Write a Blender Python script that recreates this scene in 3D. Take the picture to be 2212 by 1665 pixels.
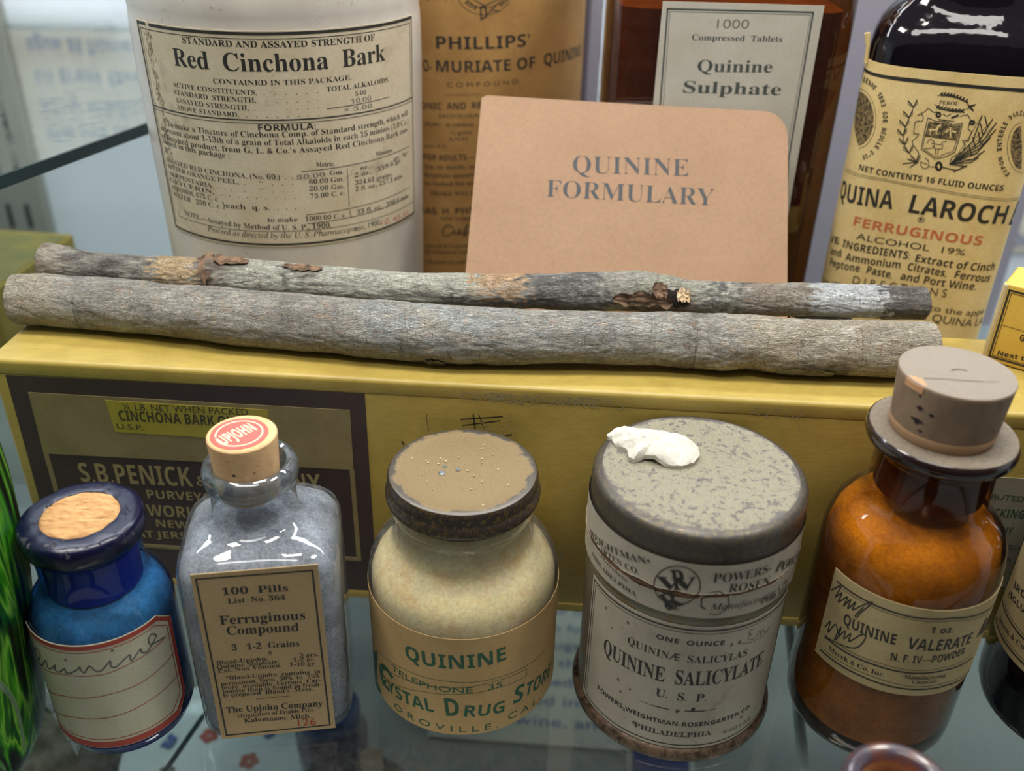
# Apothecary display: quinine bottles, tins and cinchona bark on a glass shelf.
# Everything below is authored in centimetres and turned into metres at the end.
import bpy, math, random
from mathutils import Vector, Matrix, noise
from mathutils.geometry import tessellate_polygon
random.seed(7)
S = bpy.context.scene
COL = S.collection
for o in list(bpy.data.objects): bpy.data.objects.remove(o)
U = 0.01
# ------------------------------------------------------------------ camera
cam_d = bpy.data.cameras.new('camera'); cam = bpy.data.objects.new('camera', cam_d); COL.objects.link(cam)
F, PITCH, ROLL = 2047.2, 0.52880, -0.02322
cam_d.sensor_fit = 'HORIZONTAL'; cam_d.sensor_width = 36.0; cam_d.lens = 36.0*F/2212.0
cp, sp, cr, sr = math.cos(PITCH), math.sin(PITCH), math.cos(ROLL), math.sin(ROLL)
fw = Vector((0, cp, -sp)); r0 = Vector((1, 0, 0)); d0 = Vector((0, -sp, -cp))
rt = r0*cr + d0*sr; dn = r0*(-sr) + d0*cr
M = Matrix((( rt.x, -dn.x, -fw.x, 0), (rt.y, -dn.y, -fw.y, 0), (rt.z, -dn.z, -fw.z, 0.20), (0, 0, 0, 1)))
cam.matrix_world = M
cam_d.clip_start = 0.01; cam_d.clip_end = 20
cam_d.dof.use_dof = True; cam_d.dof.focus_distance = 0.240; cam_d.dof.aperture_fstop = 10.5
S.camera = cam
# ------------------------------------------------------------------ view and light
S.view_settings.view_transform = 'Standard'; S.view_settings.look = 'None'
S.view_settings.gamma = 1.0; S.view_settings.use_curve_mapping = False
S.view_settings.exposure = 0.12
w = bpy.data.worlds.new('room'); S.world = w; w.use_nodes = True
bg = w.node_tree.nodes['Background']; bg.inputs[0].default_value = (0.93, 0.96, 1.0, 1); bg.inputs[1].default_value = 0.24
def lamp(name, loc, size, power, color, aim):
    d = bpy.data.lights.new(name, 'AREA'); d.shape = 'RECTANGLE'; d.size, d.size_y = size[0]*U, size[1]*U
    d.energy = power; d.color = color
    o = bpy.data.objects.new(name, d); COL.objects.link(o); o.location = Vector(loc)*U
    o.rotation_euler = (Vector(aim)-Vector(loc)).to_track_quat('-Z', 'Y').to_euler(); return o
for x_ in (-27, 3, 33): lamp('case_light', (x_, 19, 62), (15, 8), 1.45, (1.0, 0.96, 0.89), (x_*.4, 24, 0))
lamp('room_light', (-8, -15, 90), (60, 12), 2.6, (1.0, 0.97, 0.92), (0, 22, 0))
lamp('wall_light', (0, 44, 50), (110, 5), 3.1, (0.93, 0.97, 1.0), (0, 52, 5))

# ------------------------------------------------------------------ materials
def lin(c):
    r = []
    for v in c:
        v /= 255.0; r.append(v/12.92 if v <= .04045 else ((v+.055)/1.055)**2.4)
    return (*r, 1.0)
MATS = {}
class NT:
    def __init__(s, name):
        s.m = bpy.data.materials.new(name); s.m.use_nodes = True; s.t = s.m.node_tree; s.n = s.t.nodes; s.n.clear()
        s.out = s.n.new('ShaderNodeOutputMaterial'); MATS[name] = s.m
        s.tc = s.n.new('ShaderNodeTexCoord')
    def link(s, a, b): s.t.links.new(a, b)
    def set(s, sock, v):
        if hasattr(v, 'is_linked') or isinstance(v, bpy.types.NodeSocket): s.link(v, sock)
        else: sock.default_value = v
    def bsdf(s, **k):
        b = s.n.new('ShaderNodeBsdfPrincipled')
        for a, v in k.items(): s.set(b.inputs[a.replace('_', ' ')], v)
        return b
    def co(s, scale=(1, 1, 1), rot=(0, 0, 0)):   # object coordinates in centimetres
        mp = s.n.new('ShaderNodeMapping'); mp.inputs['Scale'].default_value = [100*q for q in scale]; mp.inputs['Rotation'].default_value = rot
        s.link(s.tc.outputs['Object'], mp.inputs[0]); return mp.outputs[0]
    def noise(s, scale=1, detail=4, rough=.55, co=None, dist=0):
        n = s.n.new('ShaderNodeTexNoise'); n.inputs['Scale'].default_value = scale; n.inputs['Detail'].default_value = detail
        n.inputs['Roughness'].default_value = rough; n.inputs['Distortion'].default_value = dist
        s.link(co or s.co(), n.inputs['Vector']); return n.outputs[0]
    def voro(s, scale=1, co=None, feat='F1', out=0, rnd=1):
        n = s.n.new('ShaderNodeTexVoronoi'); n.feature = feat; n.inputs['Scale'].default_value = scale; n.inputs['Randomness'].default_value = rnd
        s.link(co or s.co(), n.inputs['Vector']); return n.outputs[out]
    def ramp(s, f, stops, inter='LINEAR'):
        r = s.n.new('ShaderNodeValToRGB'); r.color_ramp.interpolation = inter; e = r.color_ramp.elements
        while len(e) < len(stops): e.new(.5)
        for i, (p, c) in enumerate(stops):
            e[i].position = p; e[i].color = c if len(c) == 4 else (*c, 1)
        s.link(f, r.inputs[0]); return r.outputs[0]
    def mix(s, f, a, b, mode='MIX'):
        m = s.n.new('ShaderNodeMix'); m.data_type = 'RGBA'; m.blend_type = mode
        s.set(m.inputs[0], f); s.set(m.inputs[6], a); s.set(m.inputs[7], b); return m.outputs[2]
    def math(s, op, a, b=0.0):
        m = s.n.new('ShaderNodeMath'); m.operation = op; s.set(m.inputs[0], a); s.set(m.inputs[1], b); return m.outputs[0]
    def bump(s, h, st=.3, dist=.02):
        b = s.n.new('ShaderNodeBump'); b.inputs['Strength'].default_value = st; b.inputs['Distance'].default_value = dist*U
        s.link(h, b.inputs['Height']); return b.outputs[0]
    def done(s, sh): s.link(sh if isinstance(sh, bpy.types.NodeSocket) else sh.outputs[0], s.out.inputs[0]); return s.m
def W(v): return (v, v, v, 1)
def paper(name, c, c2, stain=None, rough=.75, sc=1.0, amt=.5):
    n = NT(name)
    f = n.ramp(n.noise(.9*sc, 6, .6), [(.35, W(0)), (.75, W(1))])
    base = n.mix(f, lin(c), lin(c2))
    fib = n.noise(16*sc, 3, .7)
    base = n.mix(n.ramp(fib, [(.3, W(.22)), (.6, W(0))]), base, lin([q*.72 for q in c2]))
    if stain:
        g = n.ramp(n.noise(.55*sc, 8, .7, dist=.6), [(.56, W(0)), (.72, W(amt))])
        base = n.mix(g, base, lin(stain))
        g2 = n.ramp(n.voro(2.2*sc), [(.0, W(.75)), (.055, W(0))])
        base = n.mix(g2, base, lin([q*.6 for q in stain]))
    return n.done(n.bsdf(Base_Color=base, Roughness=rough, Normal=n.bump(fib, .12, .01)))
def plain(name, c, rough=.6, metal=0.0, **k):
    n = NT(name); f = n.noise(6, 4)
    col = n.mix(n.ramp(f, [(.3, W(.12)), (.6, W(0))]), lin(c), lin([q*.7 for q in c]))
    return n.done(n.bsdf(Base_Color=col, Roughness=rough, Metallic=metal, **k))
def thin_glass(name, c, edge, rough=.02, dust=.0, dustc=(150, 145, 140), ior=1.5, gl=1.0, pw=2.2):
    n = NT(name)
    lw = n.n.new('ShaderNodeLayerWeight'); lw.inputs[0].default_value = .5
    fac = n.math('POWER', lw.outputs['Facing'], pw)
    tr = n.n.new('ShaderNodeBsdfTransparent'); n.link(n.mix(fac, (*c, 1), (*edge, 1)), tr.inputs[0])
    g = n.n.new('ShaderNodeBsdfGlossy'); g.inputs['Roughness'].default_value = rough; g.inputs['Color'].default_value = (gl, gl, gl, 1)
    nb = n.bump(n.noise(.8, 3, .5), .25, .05); n.link(nb, g.inputs['Normal'])
    f0 = ((ior-1)/(ior+1))**2
    fr = n.math('ADD', n.math('MULTIPLY', n.math('POWER', lw.outputs['Facing'], 5.0), .96), f0*1.3)
    mx = n.n.new('ShaderNodeMixShader'); n.link(fr, mx.inputs[0]); n.link(tr.outputs[0], mx.inputs[1]); n.link(g.outputs[0], mx.inputs[2])
    sh = mx.outputs[0]
    if dust:
        d = n.n.new('ShaderNodeBsdfDiffuse'); d.inputs[0].default_value = lin(dustc)
        f = n.math('MULTIPLY', n.ramp(n.noise(3.5, 9, .75), [(.42, W(.25)), (.68, W(1))]), dust)
        m2 = n.n.new('ShaderNodeMixShader'); n.link(f, m2.inputs[0]); n.link(sh, m2.inputs[1]); n.link(d.outputs[0], m2.inputs[2]); sh = m2.outputs[0]
    return n.done(sh)
def powder(name, c, c2, sc=1.6, lo=.4, hi=.62, fine=14, rough=.95):
    n = NT(name); f = n.ramp(n.noise(sc, 7, .65), [(lo, W(0)), (hi, W(1))]); h = n.noise(fine, 4, .7)
    col = n.mix(f, lin(c), lin(c2)); col = n.mix(n.ramp(h, [(.35, W(.35)), (.6, W(0))]), col, lin([q*.7 for q in c2]))
    return n.done(n.bsdf(Base_Color=col, Roughness=rough, Normal=n.bump(h, .4, .03)))
def ink(name, c, rough=.6):
    n = NT(name); f = n.ramp(n.noise(24, 3, .7), [(.3, W(.0)), (.75, W(.45))])
    return n.done(n.bsdf(Base_Color=n.mix(f, lin(c), lin([q+30 for q in c])), Roughness=rough))
def worn_metal(name, c, patch, lo, hi, sc, rough=.38, metal=.75, fine=None, edge=None):
    n = NT(name)
    f = n.ramp(n.noise(sc, 10, .72, dist=.3), [(lo, W(0)), (hi, W(1))])
    if edge:                # wear that follows the rim of a lid of radius edge (an annulus in object space)
        sx = n.n.new('ShaderNodeSeparateXYZ'); n.link(n.co(), sx.inputs[0])
        r = n.math('SQRT', n.math('ADD', n.math('MULTIPLY', sx.outputs[0], sx.outputs[0]), n.math('MULTIPLY', sx.outputs[1], sx.outputs[1])))
        j = n.math('ADD', r, n.math('MULTIPLY', n.math('SUBTRACT', n.noise(2.0, 9, .7), .5), .8))
        g = n.ramp(n.math('SUBTRACT', j, edge-1.0), [(.86, W(0)), (.93, W(1))])
        f = n.mix(1.0, f, g, 'LIGHTEN')
    h = n.noise(30, 3, .7)
    col = n.mix(f, lin(c), lin(patch)); col = n.mix(n.ramp(h, [(.3, W(.4)), (.6, W(0))]), col, lin([q*.6 for q in patch]))
    mt = n.math('MULTIPLY', n.math('ADD', n.math('MULTIPLY', f, .5), .5), metal)
    return n.done(n.bsdf(Base_Color=col, Roughness=rough, Metallic=mt, Normal=n.bump(f, .25, .01)))
def cork(name, c, c2, dark=(70, 45, 30)):
    n = NT(name); f = n.noise(2.2, 8, .7, n.co((1, 1, .5)))
    col = n.mix(n.ramp(f, [(.35, W(0)), (.7, W(1))]), lin(c), lin(c2))
    v = n.ramp(n.voro(2.4, n.co((1, 1, 2.2))), [(.05, W(1)), (.11, W(0))])
    col = n.mix(n.math('MULTIPLY', v, .55), col, lin(dark))
    return n.done(n.bsdf(Base_Color=col, Roughness=.85, Normal=n.bump(n.noise(10, 6, .7), .4, .03)))

K_INK = ink('black_ink', (38, 36, 34)); R_INK = ink('red_ink', (165, 62, 48)); F_INK = ink('faded_ink', (120, 112, 105)); G_INK = ink('green_ink', (40, 88, 62))
O_INK = ink('orange_ink', (196, 104, 66)); GK_INK = ink('grey_ink', (64, 68, 72)); PK_INK = ink('pink_ink', (190, 120, 105))
GD_INK = ink('tan_lettering', (150, 132, 88)); DG_INK = ink('dark_green_ink', (52, 76, 56)); BL_INK = ink('blue_ink', (70, 95, 150))
P_STONE = paper('stoneware_label_paper', (222, 210, 184), (206, 190, 158), (120, 96, 66), amt=.55)
P_KRAFT = paper('kraft_label_paper', (188, 146, 86), (164, 122, 66), (120, 80, 40), amt=.4)
P_WHITE = paper('grey_white_paper', (208, 204, 192), (196, 192, 178))
P_CREAM = paper('yellow_cream_paper', (240, 216, 156), (222, 192, 124), (186, 146, 76), amt=.35)
P_TAN = paper('tan_label_paper', (196, 168, 124), (184, 156, 112))
P_JAR = paper('translucent_tan_paper', (206, 172, 118), (196, 160, 104), (170, 120, 72), amt=.35)
P_TIN = paper('grey_label_paper', (186, 178, 160), (172, 162, 144), (104, 88, 68), amt=.4)
P_AMB = paper('aged_label_paper', (188, 170, 124), (170, 150, 104), (130, 110, 70), amt=.3)
P_BLUE = paper('pale_ruled_paper', (206, 202, 176), (190, 186, 158), (150, 138, 104), amt=.3)
P_BOOK = paper('salmon_card', (173, 139, 110), (164, 130, 101), None, .7, .5)
BROWN = paper('dark_brown_print', (72, 58, 54), (62, 48, 46), None, .55)
GOLD = paper('faded_tan_print', (150, 134, 92), (128, 112, 74), (104, 88, 58), .6, 1.0, .35)
LEMON = paper('yellow_paper_strip', (178, 164, 66), (166, 150, 56), None, .35)
GREYLAB = paper('grey_green_print', (150, 145, 122), (132, 126, 104), (104, 96, 80), .6, .8, .3)
n = NT('yellow_carton')
f1 = n.ramp(n.noise(.5, 8, .7, dist=.4), [(.4, W(0)), (.8, W(1))]); gr = n.noise(9, 4, .6, n.co((.25, 1, 2)))
c_ = n.mix(f1, lin((181, 158, 80)), lin((152, 130, 58))); c_ = n.mix(n.ramp(gr, [(.3, W(.3)), (.6, W(0))]), c_, lin((144, 120, 52)))
c_ = n.mix(n.ramp(n.noise(1.3, 9, .75), [(.67, W(0)), (.7, W(.8))]), c_, lin((158, 152, 140)))
CARTON = n.done(n.bsdf(Base_Color=c_, Roughness=.42, Normal=n.bump(gr, .12, .02)))
SCUFF = paper('scuffed_edge_board', (214, 196, 150), (190, 170, 120))
YBOX = paper('orange_yellow_box_paper', (226, 188, 84), (212, 170, 68), None, .4)
n = NT('salt_glazed_stoneware')
c_ = n.mix(n.ramp(n.noise(.5, 5), [(.35, W(0)), (.7, W(1))]), lin((216, 210, 200)), lin((198, 190, 180)))
dirt = n.math('MULTIPLY', n.ramp(n.noise(5.5, 8, .75), [(.60, W(0)), (.66, W(1))]), n.ramp(n.noise(.7, 3), [(.45, W(0)), (.6, W(1))]))
STONE = n.done(n.bsdf(Base_Color=n.mix(n.math('MULTIPLY', dirt, .75), c_, lin((108, 84, 66))), Roughness=.28, Coat_Weight=.3))
WALL = plain('white_case_lining', (206, 216, 226), .7); DECK = plain('grey_white_deck', (134, 137, 134), .6)
STEEL = plain('grey_enamelled_steel', (140, 142, 134), .45, .2); BRIGHT = plain('bright_steel', (190, 200, 205), .25, .9)
SLOT = plain('dark_slot', (30, 32, 32), .8)
SHELF = thin_glass('shelf_glass', (.85, .895, .89), (.80, .86, .85), .01, .04, (170, 175, 172))
GEDGE = plain('teal_glass_edge', (26, 48, 54), .15)
CLEAR = thin_glass('clear_bottle_glass', (.94, .95, .94), (.45, .48, .48), .05, .22, (168, 172, 176))
CLEARN = thin_glass('dusty_neck_glass', (.80, .84, .86), (.20, .25, .29), .06, .42, (140, 150, 160), 1.9)
AMBER = thin_glass('amber_glass', (.92, .54, .085), (.01, .003, .001), .06, .13, (112, 84, 66), pw=1.25)
AMBER2 = thin_glass('dark_amber_glass', (.25, .07, .012), (.02, .006, .003), .05, .05, (100, 80, 70))
AMBLIP = plain('dark_amber_lip', (34, 20, 18), .16, 0, Coat_Weight=.5)
COBALT = thin_glass('cobalt_glass', (.20, .52, .94), (.012, .04, .26), .05, .05, (120, 140, 170))
COBDK = plain('dark_cobalt_glass', (14, 22, 74), .12, 0, Coat_Weight=.6)
n = NT('chipped_cobalt_wax'); f = n.ramp(n.noise(3.5, 9, .75), [(.58, W(0)), (.64, W(1))])
WAX = n.done(n.bsdf(Base_Color=n.mix(f, lin((13, 16, 46)), lin((88, 84, 90))), Roughness=.25, Normal=n.bump(f, .6, .05)))
n = NT('purple_brown_lip'); f = n.ramp(n.noise(1.2, 6, .65), [(.45, W(0)), (.6, W(1))])
LIPB = n.done(n.bsdf(Base_Color=n.mix(f, lin((62, 52, 62)), lin((96, 52, 34))), Roughness=.3, Coat_Weight=.4))
n = NT('black_brown_glass'); BLKGL = n.done(n.bsdf(Base_Color=lin((12, 8, 14)), Roughness=.06, Normal=n.bump(n.noise(.9, 3, .5), .35, .1)))
CORKL = cork('pale_cork', (224, 186, 138), (200, 156, 110)); CORKD = cork('grey_brown_cork', (150, 126, 102), (122, 102, 82))
CORKT = plain('dusty_cork_top', (136, 126, 114), .9); CORKG = cork('orange_cork', (210, 150, 84), (150, 98, 50))
HOLE = plain('dark_pit', (30, 20, 16), .9)
CRED = paper('red_seal_print', (222, 100, 92), (212, 86, 80)); CWHT = ink('pale_lettering', (232, 205, 170))
POW_Y = powder('yellowish_powder', (246, 228, 172), (236, 200, 140), 1.3, .48, .64, 9); POW_W = powder('white_powder', (244, 230, 200), (128, 100, 70), .75, .40, .74)
n = NT('grey_pill_dust')
f = n.ramp(n.noise(1.1, 8, .7), [(.35, W(0)), (.65, W(1))]); h = n.ramp(n.noise(14, 6, .8), [(.42, W(0)), (.58, W(1))])
POW_G = n.done(n.bsdf(Base_Color=n.mix(h, n.mix(f, lin((74, 78, 88)), lin((128, 136, 150))), n.mix(f, lin((112, 118, 130)), lin((168, 174, 186)))), Roughness=.9))
TIN_TOP = worn_metal('olive_paint_on_tin', (146, 141, 120), (110, 104, 100), .55, .565, 6.5, .42, .35, edge=2.34)
TIN_SIDE = worn_metal('blackened_tin', (76, 72, 68), (104, 94, 74), .50, .56, 8, .34, .5)
TIN_BODY = worn_metal('brassy_tin', (140, 134, 116), (150, 122, 82), .5, .6, 1.2, .32, .8)
TIN_RIM = worn_metal('copper_worn_rim', (122, 100, 80), (74, 64, 54), .45, .62, 3, .34, .85)
LID_TOP = worn_metal('gold_lacquer_lid', (148, 127, 92), (110, 104, 96), .66, .68, 5, .34, .7, edge=1.76)
LID_SIDE = worn_metal('worn_gold_lid_side', (62, 56, 54), (150, 122, 76), .53, .57, 9, .28, .85)
CHALK = powder('white_chalk', (214, 210, 198), (186, 182, 168), 3, .4, .7, 18)
n = NT('swirled_green_glass')
wv = n.noise(1.0, 4, .5, n.co((1.6, 1.6, .16), (0.0, .22, 0)), dist=1.2)
VGREEN = n.done(n.bsdf(Base_Color=n.ramp(wv, [(.40, lin((4, 10, 4))), (.47, lin((16, 70, 18))), (.53, lin((60, 140, 22))), (.57, lin((120, 180, 60))), (.62, lin((30, 96, 24))), (.70, lin((6, 16, 8)))]), Roughness=.32, Specular_IOR_Level=.3))
VLEAF = plain('leaf_green_glass', (44, 118, 22), .35); VPALE = plain('pale_green_glass', (104, 132, 92), .2); VBLACK = plain('black_glass', (6, 10, 7), .1)

# ------------------------------------------------------------------ geometry helpers
class MB:
    def __init__(s): s.v = []; s.f = []; s.mi = []
    def quadgrid(s, P, closed=False, mi=0):      # P rows of points
        b = len(s.v); nr, nc = len(P), len(P[0])
        for r in P: s.v += [tuple(q) for q in r]
        for i in range(nr-1):
            for j in range(nc if closed else nc-1):
                k = (j+1) % nc; s.f.append((b+i*nc+j, b+i*nc+k, b+(i+1)*nc+k, b+(i+1)*nc+j)); s.mi.append(mi)
        return b
    def face(s, pts, mi=0):
        b = len(s.v); s.v += [tuple(p) for p in pts]; s.f.append(tuple(range(b, b+len(pts)))); s.mi.append(mi)
    def lathe(s, prof, n=96, mi=0, cx=0, cy=0, wob=0):
        P = []
        for r, z in prof:
            P.append([(cx+r*math.cos(2*math.pi*j/n), cy+r*math.sin(2*math.pi*j/n), z) for j in range(n)])
        s.quadgrid(P, True, mi)
        return s
    def box(s, x0, x1, y0, y1, z0, z1, mi=0):
        v = [(x, y, z) for z in (z0, z1) for y in (y0, y1) for x in (x0, x1)]
        for q in ((0, 2, 3, 1), (4, 5, 7, 6), (0, 1, 5, 4), (2, 6, 7, 3), (0, 4, 6, 2), (1, 3, 7, 5)): s.face([v[i] for i in q], mi)
        return s
    def rbox(s, x0, x1, y0, y1, z0, z1, r=.1, k=4, mi=0):   # box with rounded edges: a stack of rounded rectangles
        def ring(ins, z):
            out = []; rr = max(r-ins, .0)
            for cx_, cy_, a0 in ((x1-r, y1-r, 0), (x0+r, y1-r, 90), (x0+r, y0+r, 180), (x1-r, y0+r, 270)):
                for i in range(k+1):
                    a = math.radians(a0+90*i/k); out.append((cx_+rr*math.cos(a), cy_+rr*math.sin(a), z))
            return out
        P = []
        for i in range(k+1):
            a = math.pi/2*i/k; P.append(ring(r*(1-math.sin(a)), z0+r*(1-math.cos(a))))
        for i in range(k+1):
            a = math.pi/2*i/k; P.append(ring(r*(1-math.cos(a)), z1-r*(1-math.sin(a))))
        s.quadgrid(P, True, mi); s.face(P[0][::-1], mi); s.face(P[-1], mi); return s
    def tube(s, pts, rad, n=10, mi=0):
        P = []; m = len(pts)
        for i, p in enumerate(pts):
            p = Vector(p); d = (Vector(pts[min(i+1, m-1)])-Vector(pts[max(i-1, 0)])).normalized()
            a = d.cross(Vector((0, 0, 1)));  a = a.normalized() if a.length > .01 else Vector((1, 0, 0)); b = d.cross(a)
            r = rad[i] if isinstance(rad, (list, tuple)) else rad
            P.append([p+a*r*math.cos(2*math.pi*j/n)+b*r*math.sin(2*math.pi*j/n) for j in range(n)])
        s.quadgrid(P, True, mi); s.face(P[0], mi); s.face(P[-1][::-1], mi); return s
def superring(a, b, nn, z, n=96):
    out = []
    for j in range(n):
        t = 2*math.pi*j/n; c, s_ = math.cos(t), math.sin(t)
        out.append((math.copysign(a*abs(c)**(2/nn), c), math.copysign(b*abs(s_)**(2/nn), s_), z))
    return out
def thing(name, label, cat, loc=(0, 0, 0), rz=0.0, group=None):
    o = bpy.data.objects.new(name, None); o.empty_display_size = .01; COL.objects.link(o); o.location = Vector(loc)*U; o.rotation_euler = (0, 0, rz)
    o['label'] = label; o['category'] = cat
    if group: o['group'] = group
    return o
def tag(o, label, cat, group=None):
    o['label'] = label; o['category'] = cat
    if group: o['group'] = group
    return o
def struct(o): o['kind'] = 'structure'; return o
def obj(name, mb, mats, parent=None, smooth=True, loc=None, rz=0.0, ang=40, recalc=True):
    me = bpy.data.meshes.new(name)
    me.from_pydata([(x*U, y*U, z*U) for x, y, z in mb.v], [], mb.f)
    if not isinstance(mats, (list, tuple)): mats = [mats]
    for m in mats: me.materials.append(m)
    if len(mats) > 1: me.polygons.foreach_set('material_index', mb.mi)
    if recalc:
        import bmesh
        bm = bmesh.new(); bm.from_mesh(me); bmesh.ops.remove_doubles(bm, verts=bm.verts, dist=1e-7); bmesh.ops.recalc_face_normals(bm, faces=bm.faces)
        if smooth:
            for f in bm.faces: f.smooth = True
            for e in bm.edges:
                if len(e.link_faces) == 2 and e.calc_face_angle(0) > math.radians(ang): e.smooth = False
        bm.to_mesh(me); bm.free()
    me.update()
    o = bpy.data.objects.new(name, me); COL.objects.link(o)
    if parent: o.parent = parent
    if loc: o.location = Vector(loc)*U
    o.rotation_euler = (0, 0, rz); return o
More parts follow.
